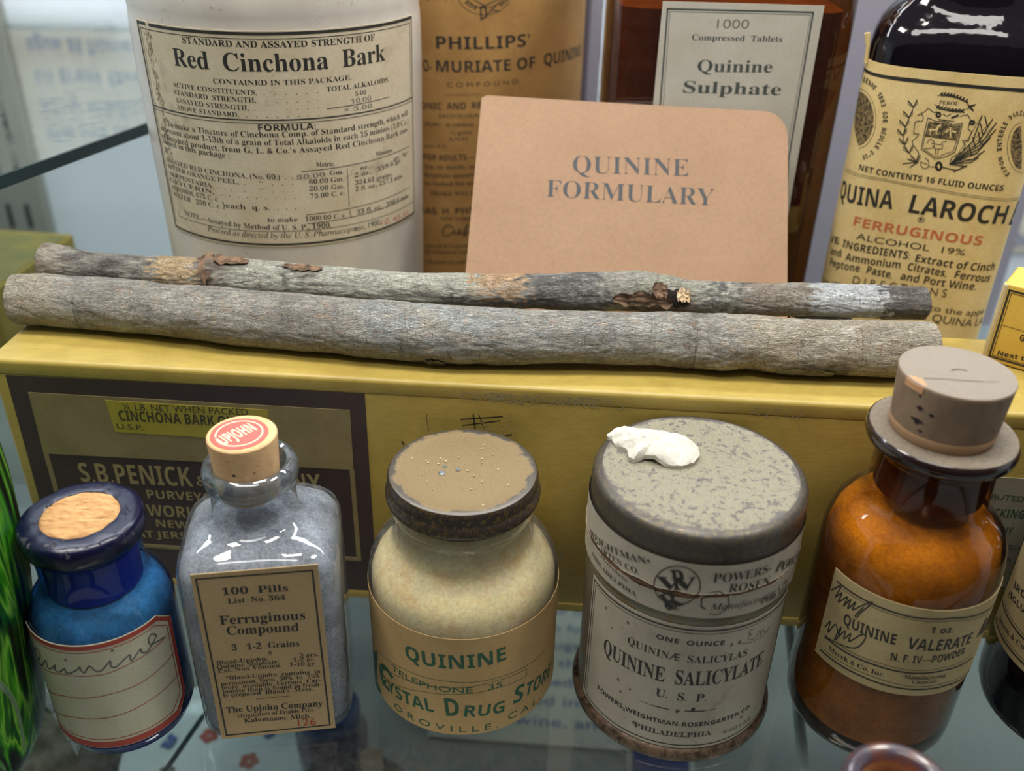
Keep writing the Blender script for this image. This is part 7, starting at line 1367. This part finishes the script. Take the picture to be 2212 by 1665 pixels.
flap(bs_, back, 3.75, 4.75, 2.45, 3.35, .01, M_DK, 1.0, .0, 'knot_hollow'); flap(bs_, back, 2.7, 4.3, 2.75, 3.35, .05, M_BR, 2.0, .12); flap(bs_, back, 3.75, 4.15, 2.2, 2.9, .08, M_BR, 3.0, .1); flap(bs_, back, 4.4, 4.75, 2.35, 3.0, .07, M_TN, 4.0, .06)
flap(bs_, back, -8.75, -8.35, 1.3, 3.0, .04, M_BR, 6.0, .1); flap(bs_, back, -8.5, -7.4, 1.5, 2.1, .03, M_BR, 7.0, .08)
flap(bs_, back, -6.4, -5.3, 1.6, 2.1, .02, M_BR, 11.0, .03)
flap(fs_, front, 6.9, 8.4, 3.55, 4.1, .012, M_GR, 12.0, .02); flap(fs_, front, -2.3, -1.8, 3.7, 4.1, .03, M_GR, 14.0, .03)
for x_ in (-10.0, 8.6):
    y_ = spl(back, x_)[0]
    tag(obj('display_riser', MB().rbox(x_-.8, x_+.8, y_-.32, y_+.34, 7.645, 8.52, .04), P_WHITE, rz=0), 'white card block propping the %s end of the rear bark stick' % ('left' if x_ < 0 else 'right'), 'riser', 'blocks under the rear stick')
# ================================================================== front row
# --- cobalt bottle
t = thing('cobalt_bottle', 'small cobalt blue bottle with handwritten red-bordered label', 'bottle', (-9.78, 17.05, 0))
prof = [(0, .02), (1.3, 0), (1.5, .08), (1.6, .3), (1.655, .55)]+[(1.655, z/10) for z in range(8, 37, 4)]+[(1.65, 3.8), (1.62, 4.0), (1.54, 4.22), (1.42, 4.4), (1.3, 4.5), (1.22, 4.6), (1.18, 4.8), (1.17, 5.2), (1.18, 5.62)]
obj('bottle_body', MB().lathe(prof, 96), COBALT, t)
obj('base_disc', MB().lathe([(0, .01), (1.3, .005), (1.5, .09), (1.61, .31), (1.65, .45), (1.6, .5), (0, .5)], 96), plain('deep_cobalt_base', (22, 34, 116), .12, 0, Coat_Weight=.5), t)
obj('neck_plug', MB().lathe([(0, 4.5), (1.06, 4.5), (1.08, 5.6), (0, 5.6)], 48), plain('dark_blue_neck', (26, 60, 150), .6), t)
obj('powder_fill', MB().lathe([(0, .5), (1.45, .5), (1.57, .62), (1.58, 3.7), (1.54, 3.95), (1.4, 4.25), (1.2, 4.42), (0, 4.5)], 64), POW_W, t)['kind'] = 'stuff'
mb = MB(); K = 96; P = []
lipp = [(1.14, 5.62), (1.2, 5.68), (1.29, 5.78), (1.35, 5.92), (1.375, 6.05), (1.37, 6.2), (1.345, 6.29), (1.29, 6.345), (1.2, 6.37), (1.05, 6.38), (.9, 6.385), (.86, 6.37), (.84, 6.2)]
for r, z in lipp:
    P.append([((r+.03*noise.noise(Vector((math.cos(2*math.pi*j/K)*3, math.sin(2*math.pi*j/K)*3, z*3))))*math.cos(2*math.pi*j/K), (r+.03*noise.noise(Vector((math.cos(2*math.pi*j/K)*3, math.sin(2*math.pi*j/K)*3, z*3))))*math.sin(2*math.pi*j/K), z+.02*noise.noise(Vector((math.cos(2*math.pi*j/K)*4, math.sin(2*math.pi*j/K)*4, r*4)))) for j in range(K)])
mb.quadgrid(P, True); obj('sealed_lip', mb, WAX, t)
mb = MB(); P = []
for i in range(15):
    f = i/14; row = []
    for j in range(72):
        a = 2*math.pi*j/72; r = .87*f*(1+.03*noise.noise(Vector((math.cos(a)*2, math.sin(a)*2, 0)))); x, y = r*math.cos(a), r*math.sin(a)
        row.append((x, y, 6.395+.03*noise.noise(Vector((x*3-y*2, y*7+x*3, 1)))+.025*noise.noise(Vector((x*9, y*14, 4)))-(.05 if i == 14 else 0)))
    P.append(row)
mb.quadgrid(P, True)
n = NT('cut_cork_face'); lc = n.co((1.2, 4.0, 1), (0, 0, -.5)); f = n.noise(2.4, 8, .75, lc)
CUTC = n.done(n.bsdf(Base_Color=n.ramp(f, [(.3, lin((92, 60, 34))), (.43, lin((180, 132, 80))), (.65, lin((216, 174, 118)))]), Roughness=.8, Normal=n.bump(f, .8, .05)))
obj('cork', mb, CUTC, t)
mp_ = cylmap(1.66); cu = .02
lab = obj('paper_label', sheet(mp_, [(-1.66, .52), (-1.74, .9), (-1.74, 3.6), (-1.62, 3.94)], [(1.98, .52), (2.36, 1.0), (2.42, 3.5), (1.95, 3.94)], .016, 80, 15), P_BLUE, t)
mb = MB(); put_line(mb, mp_, .021, .2, [(-1.64, .64), (1.9, .64)]); put_line(mb, mp_, .021, .13, [(-1.6, 3.86), (1.92, 3.86)]); put_line(mb, mp_, .021, .1, [(1.92, 3.86), (2.36, 3.47)]); put_line(mb, mp_, .021, .13, [(2.34, 3.5), (2.3, 1.05)]); put_line(mb, mp_, .021, .14, [(2.3, 1.05), (1.93, .62)])
put_line(mb, mp_, .022, .022, [(-1.8, .83), (1.8, .83), (2.16, 1.2), (2.2, 3.4), (1.84, 3.72), (-1.8, 3.72)])
obj('red_border', mb, R_INK, lab, smooth=False, recalc=False)
lettering('blue', mp_, lab, {1: R_INK, 2: GK_INK}, off=.023)
# --- square bottle of grey pills
th = math.atan(.15); cx_, cy_ = -5.97, 17.90
t = thing('square_bottle', 'clear square bottle of grey pills with tan printed label', 'bottle', (cx_, cy_, 0), th)
du = (-5.95-cx_)*math.cos(th)+(16.1-cy_)*math.sin(th); ly = -(-5.95-cx_)*math.sin(th)+(16.1-cy_)*math.cos(th)
bb = -ly-.012
m = MB(); secs = [(.0, 1.5, 1.4, 4), (.06, 1.70, 1.56, 4.5), (.22, 1.86, bb-.02, 5), (.5, 1.90, bb, 5), (5.5, 1.88, bb, 5), (5.78, 1.82, 1.7, 4.6), (6.0, 1.66, 1.6, 4), (6.14, 1.48, 1.45, 3.2), (6.24, 1.25, 1.25, 2.5), (6.32, 1.08, 1.08, 2), (6.42, 1.0, 1.0, 2), (7.3, .96, .96, 2)]
P = [[(x-(.06 if q_ > 6.2 else 0), y+(.1 if q_ > 6.2 else 0), z) for x, y, z in superring(a, b, k, q_*.925 if q_ > 5 else q_, 144)] for q_, a, b, k in secs]; m.quadgrid(P, True); m.face(P[0][::-1])
body = obj('bottle_body', m, CLEAR, t)
obj('lip', MB().lathe([(.95, 6.72), (1.0, 6.76), (1.07, 6.84), (1.105, 6.98), (1.10, 7.16), (1.04, 7.29), (.94, 7.34), (.85, 7.3), (.80, 7.15), (.78, 6.6)], 96), CLEARN, t, loc=(-.06, .1, 0))
m = MB(); P = [superring(a, b, 4.6, z, 96) for z, a, b in ((.01, 1.45, 1.35), (.07, 1.66, 1.52), (.2, 1.82, bb-.06), (.28, 1.82, bb-.06))]; m.quadgrid(P, True); m.face(P[0][::-1]); m.face(P[-1]); obj('base_glass', m, CLEARN, t)
m = MB(); secs = [(.3, 1.5, 1.45, 4), (.42, 1.83, bb-.06, 5), (5.08, 1.82, bb-.07, 5), (5.34, 1.72, 1.62, 4.4), (5.55, 1.5, 1.48, 3.6), (5.7, 1.1, 1.1, 2.5), (5.76, .5, .5, 2)]
P = [superring(a, b, k, z, 96) for z, a, b, k in secs]; m.quadgrid(P, True); m.face(P[0][::-1]); m.face(P[-1]); obj('grey_pills', m, POW_G, t)['kind'] = 'stuff'
ck = obj('cork', MB().lathe([(.70, 6.5), (.73, 6.9), (.79, 8.0), (.785, 8.06), (.75, 8.09), (0, 8.09)], 72), CORKL, t, loc=(-.13, .08, 0))
for (a, z, s_) in ((-1.78, 7.66, .10), (-1.8, 7.5, .075), (-1.55, 7.68, .035), (-1.2, 7.5, .045), (-1.08, 7.53, .035), (-2.3, 7.9, .04), (-1.3, 8.03, .05)):
    m = MB(); r = .755; P = [[((r+.006)*math.cos(a+s_*q/r*math.cos(b)*(1+.4*math.sin(3*b))), (r+.006)*math.sin(a+s_*q/r*math.cos(b)*(1+.4*math.sin(3*b))), z+s_*1.2*q*math.sin(b)) for b in [k*math.pi/6 for k in range(12)]] for q in (1, .05)]
    m.quadgrid(P, True); obj('cork_pit', m, HOLE, ck)
sl = obj('red_seal', MB().lathe([(0, 8.105), (.64, 8.105), (.65, 8.085)], 64), CRED, ck, loc=(-.05, -.03, 0))
mb = MB(); tm = topmap(8.107)
for k in range(48):
    a, b = k*math.pi/24, (k+1)*math.pi/24; mb.face([(.50*math.cos(a), .50*math.sin(a), 8.11), (.50*math.cos(b), .50*math.sin(b), 8.11), (.535*math.cos(b), .535*math.sin(b), 8.11), (.535*math.cos(a), .535*math.sin(a), 8.11)])
put_text(mb, tm, .003, 'UPJOHN', 'S', -.27, -.44, .40, .12, .40)
obj('lettering', mb, CWHT, sl, smooth=False, recalc=False)
mp_ = flatmap(-bb, du)
lab = obj('paper_label', sheet(mp_, [(-1.12, .25), (-1.10, 5.64)], [(1.69, .27), (1.69, 5.67)], .02, 10, 6), P_TAN, t)
lettering('sq', mp_, lab, {0: K_INK, 1: R_INK}, off=.026)
# --- round jar with metal lid
t = thing('druggist_jar', 'round clear jar of yellow powder with worn gold lid and green-lettered label', 'jar', (-1.14, 18.78, 0))
prof = [(0, .1), (1.8, .06), (2.1, 0), (2.33, .05), (2.43, .2), (2.45, .45), (2.45, 3.3), (2.44, 3.7), (2.38, 4.02), (2.25, 4.28), (2.06, 4.5), (1.88, 4.62), (1.78, 4.74), (1.76, 4.9), (1.75, 5.6), (1.8, 5.68), (1.78, 5.8), (1.7, 6.0)]
obj('jar_body', MB().lathe(prof, 128), CLEAR, t)
obj('powder_fill', MB().lathe([(0, .25), (2.2, .25), (2.34, .4), (2.37, .6), (2.37, 3.2), (2.35, 3.7), (2.24, 4.0), (2.02, 4.28), (1.8, 4.5), (1.68, 4.7), (1.65, 5.0), (1.64, 5.75), (0, 5.75)], 96), POW_Y, t)['kind'] = 'stuff'
lid = obj('lid', MB().lathe([(1.78, 5.96), (1.87, 5.98), (1.9, 6.06), (1.9, 6.14), (1.86, 6.24), (1.82, 6.30), (1.83, 6.38), (1.84, 6.5), (1.825, 6.59), (1.79, 6.64)], 128), LID_SIDE, t)
obj('lid_top', MB().lathe([(1.79, 6.64), (1.72, 6.66), (1.6, 6.645), (1.2, 6.63), (0, 6.62)], 96), LID_TOP, lid)
mb = MB()
for k in range(26):
    a, r = random.random()*6.3, 1.5*math.sqrt(random.random()); s_ = .012+.02*random.random()
    mb.lathe([(0, 6.652), (s_, 6.652), (s_, 6.63)], 7, cx=r*math.cos(a), cy=r*math.sin(a))
obj('lid_specks', mb, plain('bright_specks', (190, 168, 130), .4, .2), lid)['kind'] = 'stuff'
mb = MB().lathe([(0, 6.66), (.06, 6.66), (.09, 6.635)], 10, cx=-.5, cy=-.15).lathe([(0, 6.655), (.04, 6.655), (.06, 6.635)], 8, cx=-.12, cy=.0).lathe([(0, 6.655), (.03, 6.655), (.05, 6.635)], 8, cx=-.45, cy=.12)
obj('solder_spot', mb, plain('dull_zinc', (140, 145, 148), .3, .7), lid)
mp_ = cylmap(2.455)
lab = obj('paper_label', sheet(mp_, *rect(-5.6, 5.6, .15, 3.47), .012, 140, 8), P_JAR, t)
lettering('jar', mp_, lab, {0: G_INK, 9: G_INK}, off=.018)
# --- grey label tin
t = thing('round_tin', 'round tin with chipped olive lid and torn grey paper band', 'tin', (4.47, 18.35, 0))
obj('tin_body', MB().lathe([(0, .1), (2.45, .1), (2.5, .35), (2.495, .5), (2.495, 5.6)], 128), TIN_BODY, t)
obj('base_rim', MB().lathe([(2.3, .0), (2.56, .0), (2.62, .06), (2.64, .16), (2.62, .27), (2.56, .34), (2.50, .38), (2.49, .30)], 128), TIN_RIM, t)
lid = obj('lid', MB().lathe([(2.50, 5.5), (2.525, 5.5), (2.53, 5.6), (2.53, 6.72), (2.52, 6.84), (2.49, 6.93), (2.43, 6.99), (2.36, 7.02), (2.3, 7.04)], 144), TIN_SIDE, t, loc=(.015, .02, .07))
obj('lid_top', MB().lathe([(2.3, 7.04), (2.2, 7.035), (2.1, 7.02), (1.5, 7.015), (0, 7.01)], 144), TIN_TOP, lid)
mp_ = cylmap(2.51)
lab = obj('paper_label', sheet(mp_, [(-3.22, .44), (-3.17, .75), (-3.12, 4.52)], [(2.75, .44), (2.7, .75), (2.76, 4.52)], .012, 90, 12), P_TIN, t)
mb = MB(); put_line(mb, mp_, .018, .045, [(-3.02, 4.42), (2.66, 4.42)]); put_line(mb, mp_, .018, .014, [(2.6, .6), (2.6, 4.32), (-2.96, 4.32), (-2.96, .75)]); put_line(mb, mp_, .018, .03, [(-3.04, 4.4), (-3.09, .7), (-2.9, .55)]); put_line(mb, mp_, .018, .03, [(-2.9, .55), (2.5, .55), (2.66, .8), (2.68, 4.4)])
obj('ruled_border', mb, K_INK, lab, smooth=False, recalc=False)
lettering('tin', mp_, lab, {0: K_INK, 2: F_INK}, off=.018)
mb = MB()
for (u, v, s_) in ((-2.45, 4.0, .035), (-1.75, 4.05, .04), (-1.9, 3.8, .02), (-1.85, 2.1, .04), (-1.5, 2.0, .03), (-1.75, 1.75, .035), (-1.6, 1.2, .035), (-1.3, .95, .05), (1.5, 1.1, .04), (.75, 3.9, .04), (.95, 3.92, .045), (-2.2, 3.55, .025)):
    mb.face([mp_(u+s_*math.cos(k)*(1+.3*math.sin(k*5)), v+s_*1.3*math.sin(k), .017) for k in [q*.7854 for q in range(8)]])
obj('foxing_spots', mb, plain('brown_spot', (118, 98, 78), .8), lab, smooth=False, recalc=False)['kind'] = 'stuff'
mp_ = cylmap(2.552)
def tear(u, up): 
    n_ = noise.noise(Vector((u*2.2, 3.0 if up else 8.0, 0)))*.05+noise.noise(Vector((u*9, 1.0 if up else 5.0, 0)))*.03
    return (5.56 if up else 5.47)+n_+(.03*math.sin(u*1.3))-(.06 if (u < -.2 and not up) else 0)
us = [-7.0+14.0*i/240 for i in range(241)]
def bandmesh(top):
    mb = MB(); rows = []
    for f in (0, .33, .66, 1):
        rows.append([mp_(u, (tear(u, True)*(1-f)+6.38*f) if top else (4.84*(1-f)+tear(u, False)*f), .012 if not (f == (0 if top else 1)) else .03) for u in us])
    mb.quadgrid(rows); mb.quadgrid([rows[0] if top else rows[-1], [mp_(u, tear(u, top)+(.02 if top else -.02), -.005) for u in us]]); return mb
b1 = obj('paper_band', bandmesh(True), P_TIN, t); b2 = obj('paper_band', bandmesh(False), P_TIN, t)
mb = MB(); mb.quadgrid([[mp_(u, 5.40, .001) for u in us], [mp_(u, 5.64, .001) for u in us]]); obj('glue_strip', mb, plain('torn_brown_core', (120, 88, 68), .9), t)
mb = MB()
for s_ in (1, -1):
    mb.quadgrid([[mp_(u, tear(u, s_ > 0)+s_*.006, .033) for u in us], [mp_(u, tear(u, s_ > 0)+s_*(.03+.02*noise.noise(Vector((u*14, s_, 2)))), .02) for u in us]])
obj('torn_fringe', mb, plain('torn_cream_fibre', (214, 198, 168), .9), t)
lettering('band', mp_, b1, {0: K_INK}, off=.034)
# white chalk flake on the tin
def flake():
    mb = MB(); ol = [(x*1.09+.03, y*1.1-.03) for x, y in [(-1.72, .62), (-1.45, .92), (-.9, .88), (-.35, .78), (.12, .55), (.3, .2), (.28, -.12), (.1, -.38), (-.2, -.5), (-.5, -.48), (-.72, -.3), (-.95, -.22), (-1.2, -.34), (-1.3, -.22), (-1.28, .05), (-1.55, .28), (-1.6, .45)]]
    c = Vector((-.65, .2)); N = 6; P = []
    pts = []
    for (a, b) in zip(ol, ol[1:]+ol[:1]):
        for k in range(4): pts.append(Vector(a).lerp(Vector(b), k/4))
    for i in range(13):
        f = i/12; row = []
        for p in pts:
            q = c.lerp(p, f); e = .03*noise.noise(Vector((q.x*9, q.y*9, 0))); h = .28*(1-f**3.2)+.12
            h *= .75+.35*(.5-noise.noise(Vector((q.x*1.3, q.y*1.6, 2))));  h += .03*noise.noise(Vector((q.x*7, q.y*7, 1)))+.02*noise.noise(Vector((q.x*18, q.y*18, 1)))
            lift = .1*math.exp(-((q.x+.8)/.28)**2-((q.y+.35)/.2)**2)
            row.append((q.x+e, q.y+e, max(h, .02)+lift*f))
        P.append(row)
    und = [(p[0]*.985-.01, p[1]*.985, .0+max(0, .1*math.exp(-((p[0]+.8)/.28)**2-((p[1]+.35)/.2)**2))) for p in P[-1]]
    P.append(und); P.append([(c.x, c.y, 0)]*len(und)); mb.quadgrid(P, True); return mb
tag(obj('chalk_flake', flake(), CHALK, loc=(4.2, 18.95, 7.082)), 'rough white chalky flake lying on the lid of the round tin', 'mineral')
# --- tall amber bottle
t = thing('amber_medicine_bottle', 'dusty amber bottle with tall cork and quinine valerate label', 'bottle', (9.62, 17.8, 0))
prof = [(0, .15), (1.5, .1), (1.75, 0), (1.95, .12), (2.05, .4), (2.07, .8), (2.07, 5.3), (2.05, 5.7), (1.98, 6.1), (1.84, 6.42), (1.64, 6.66), (1.46, 6.82), (1.36, 6.98), (1.32, 7.2), (1.31, 8.1), (1.36, 8.3)]
obj('bottle_body', MB().lathe(prof, 128), AMBER, t)
obj('base_glass', MB().lathe([(0, .1), (1.55, .08), (1.78, .05), (1.92, .18), (1.98, .42), (0, .42)], 96), AMBLIP, t)
obj('powder_fill', MB().lathe([(0, .5), (1.86, .5), (1.95, .7), (1.97, 5.2), (1.94, 5.7), (1.85, 6.1), (1.65, 6.45), (1.4, 6.62), (1.0, 6.7), (0, 6.7)], 96), POW_W, t)['kind'] = 'stuff'
lp = obj('lip', MB().lathe([(1.24, 8.1), (1.33, 8.26), (1.46, 8.36), (1.57, 8.42), (1.61, 8.52), (1.615, 8.64), (1.59, 8.72), (1.55, 8.75)], 128), AMBLIP, t, loc=(-.03, 0, 0))
n = NT('dusty_lip_top'); f = n.ramp(n.noise(9, 6, .7), [(.3, W(0)), (.7, W(1))]); DLT = n.done(n.bsdf(Base_Color=n.mix(f, lin((98, 88, 76)), lin((132, 120, 102))), Roughness=.7))
obj('dusty_top', MB().lathe([(1.55, 8.75), (1.45, 8.765), (1.1, 8.76), (1.0, 8.7)], 128), DLT, lp)
obj('neck_cork', MB().lathe([(0, 7.2), (1.2, 7.2), (1.22, 8.1), (0, 8.1)], 64), powder('cork_in_neck', (120, 74, 48), (84, 48, 32), 1.0), t)  # brown cork body inside the neck
ck = obj('cork', MB().lathe([(1.02, 8.0), (1.06, 8.6), (1.085, 8.9), (1.12, 9.02), (1.19, 10.1), (1.2, 10.17), (1.185, 10.2)], 96), CORKD, t, loc=(-.08, -.0, 0))
obj('cork_top', MB().lathe([(1.185, 10.2), (1.1, 10.215), (0, 10.215)], 96), CORKT, ck)
mb = MB(); mb.lathe([(1.087, 8.76), (1.105, 8.8), (1.128, 9.0), (1.12, 9.02)], 96); obj('cork_band', mb, plain('pale_tan_cork', (160, 126, 92), .85), ck)
def pit(par, a, z, s_, r, asp=1.0, m_=None):
    m = MB(); P = [[((r+.008)*math.cos(a+s_*q/r*math.cos(b)*(1+.35*math.sin(5*b+a))), (r+.008)*math.sin(a+s_*q/r*math.cos(b)*(1+.35*math.sin(5*b+a))), z+s_*asp*q*math.sin(b)*(1+.3*math.cos(4*b))) for b in [k*math.pi/8 for k in range(16)]] for q in (1, .05)]
    m.quadgrid(P, True); obj('cork_pit', m, m_ or HOLE, par)
for (a, z, s_, asp) in ((-2.55, 9.95, .03, 1), (-2.5, 9.68, .08, .6), (-2.27, 9.62, .06, .6), (-2.5, 9.38, .14, .6), (-2.4, 9.16, .055, .7), (-1.0, 9.3, .03, .8)): pit(ck, a, z, s_, 1.1+.085*(z-8.9)/1.2+.004, asp)
mb = MB(); tm = topmap(10.216)
put_line(mb, tm, .002, .025, [(-.85, -.35), (-.45, -.37), (0, -.42), (.35, -.44)]); put_line(mb, tm, .002, .012, [(.35, -.44), (.7, -.44)])
for k in range(8): put_line(mb, tm, .002, .035, [(-.12+.32*k/8, .02+.05*math.sin(k/8*3.1)), (-.12+.32*(k+1)/8, .02+.05*math.sin((k+1)/8*3.1))])
obj('top_crack', mb, HOLE, ck, smooth=False, recalc=False)
mb = MB(); P = [[(math.cos(a)*r, math.sin(a)*r, z) for a, r in [(3.35+.42*k/10, r0_+.05*math.sin(k*2.3)*(1 if r0_ < 1.1 else 0)+(.12*abs(k-5)/5 if r0_ < 1.1 else 0)) for k in range(11)]] for r0_, z in ((.98, 10.219), (1.12, 10.222), (1.205, 10.17), (1.205, 10.02))]; mb.quadgrid(P); obj('chipped_edge', mb, plain('fresh_orange_cork', (190, 144, 104), .9), ck)
mp_ = cylmap(2.075)
lab = obj('paper_label', sheet(mp_, [(-2.52, 2.62), (-2.52, 5.3)], [(2.4, 2.6), (2.4, 5.3)], .014, 90, 10), P_AMB, t)
lettering('amb', mp_, lab, {0: K_INK}, off=.02)
# --- dark bottle at right edge
t = thing('dark_bottle', 'dark brown bottle cut by the right edge with an iron label', 'bottle', (15.2, 17.9, 0))
prof = [(0, .1), (2.0, 0), (2.25, .12), (2.35, .4), (2.37, .8), (2.37, 5.2), (2.3, 5.9), (2.0, 6.4), (1.6, 6.7), (1.4, 6.9), (1.35, 8.0), (1.6, 8.1), (1.65, 8.4), (1.55, 8.6), (0, 8.6)]
obj('bottle_body', MB().lathe(prof, 112), BLKGL, t)
obj('cork', MB().lathe([(1.0, 8.4), (1.1, 9.6), (1.08, 9.64), (0, 9.64)], 48), CORKD, t)
mp_ = cylmap(2.375); lab = obj('paper_label', sheet(mp_, *rect(-4.65, 2.5, 2.1, 5.1), .014, 90, 8), P_AMB, t)
mb = MB()
for v, w_ in ((2.3, .045), (2.4, .012), (2.92, .045), (3.02, .012), (4.95, .045)): put_line(mb, mp_, .02, w_, [(-4.55, v), (2.4, v)])
obj('ruled_border', mb, K_INK, lab, smooth=False, recalc=False)
lettering('right', mp_, lab, {0: K_INK}, off=.02)
# --- small bottle in the foreground
t = thing('vial', 'small amber bottle with sunken cork at the bottom edge of the picture', 'bottle', (7.34, 11.42, 0))
obj('bottle_body', MB().lathe([(0, 0), (1.1, 0), (1.25, .1), (1.3, .4), (1.3, 3.2), (1.15, 3.6), (.9, 3.85), (.8, 4.05), (.78, 4.5)], 64), AMBER2, t)
obj('lip', MB().lathe([(.78, 4.4), (.92, 4.5), (1.03, 4.64), (1.06, 4.8), (1.03, 4.93), (.93, 5.0), (.8, 4.98), (.72, 4.9), (.66, 4.72), (.64, 4.3)], 96), LIPB, t)
obj('cork', MB().lathe([(.66, 4.2), (.66, 4.5), (.6, 4.56), (.3, 4.6), (0, 4.57)], 48), CORKG, t)
# --- green glass vase at left
t = thing('glass_vase', 'dark glass vase with swirling green streaks at the left edge', 'vase', (-15.2, 15.6, 0))
def vr(z): return spl([(0, 3.45), (.3, 3.58), (1, 3.68), (2.5, 3.86), (5, 4.15), (7, 4.24), (9, 4.2), (10, 3.9)], z)[0]
pf = [(0, 0)]+[(vr(k*.2), k*.2) for k in range(51)]+[(3.7, 10.05), (3.5, 9.9), (3.6, 8.5), (0, 8.3)]
obj('vase_body', MB().lathe(pf, 128), VGREEN, t)
def ribbon(a0, tw, z0, z1, w0, mat, off=.02):
    mb = MB(); P = [[], [], []]; N = 40
    for k in range(N+1):
        f = k/N; z = z0+(z1-z0)*f; a = a0+tw*f+.08*math.sin(f*5+a0); w_ = w0*math.sin(math.pi*min(1, f*.9+.08))**.7/vr(z); r = vr(z)
        for j, (da, e) in enumerate(((-w_, -.03), (0, off+.03), (w_, -.03))): P[j].append(((r+e)*math.cos(a+da), (r+e)*math.sin(a+da), z))
    mb.quadgrid(P); return obj('green_ribbon', mb, mat, t)
for (a0, tw, z0, z1, w0, m_) in ((-.55, -.5, .1, 6.2, .14, VLEAF), (-.95, -.3, .1, 6.8, .2, VPALE), (-1.25, -.25, .2, 7.2, .12, VLEAF), (-.25, -.6, .2, 4.6, .1, VLEAF), (-1.6, -.2, .2, 6.5, .2, VLEAF), (-.7, -.1, 4.2, 9.6, .42, VLEAF), (-.3, -.1, 4.0, 9.2, .36, VLEAF), (-1.1, .1, 5.0, 9.8, .4, VLEAF), (-.1, -.3, .6, 6.0, .12, VPALE)): ribbon(a0, tw, z0, z1, w0, m_)
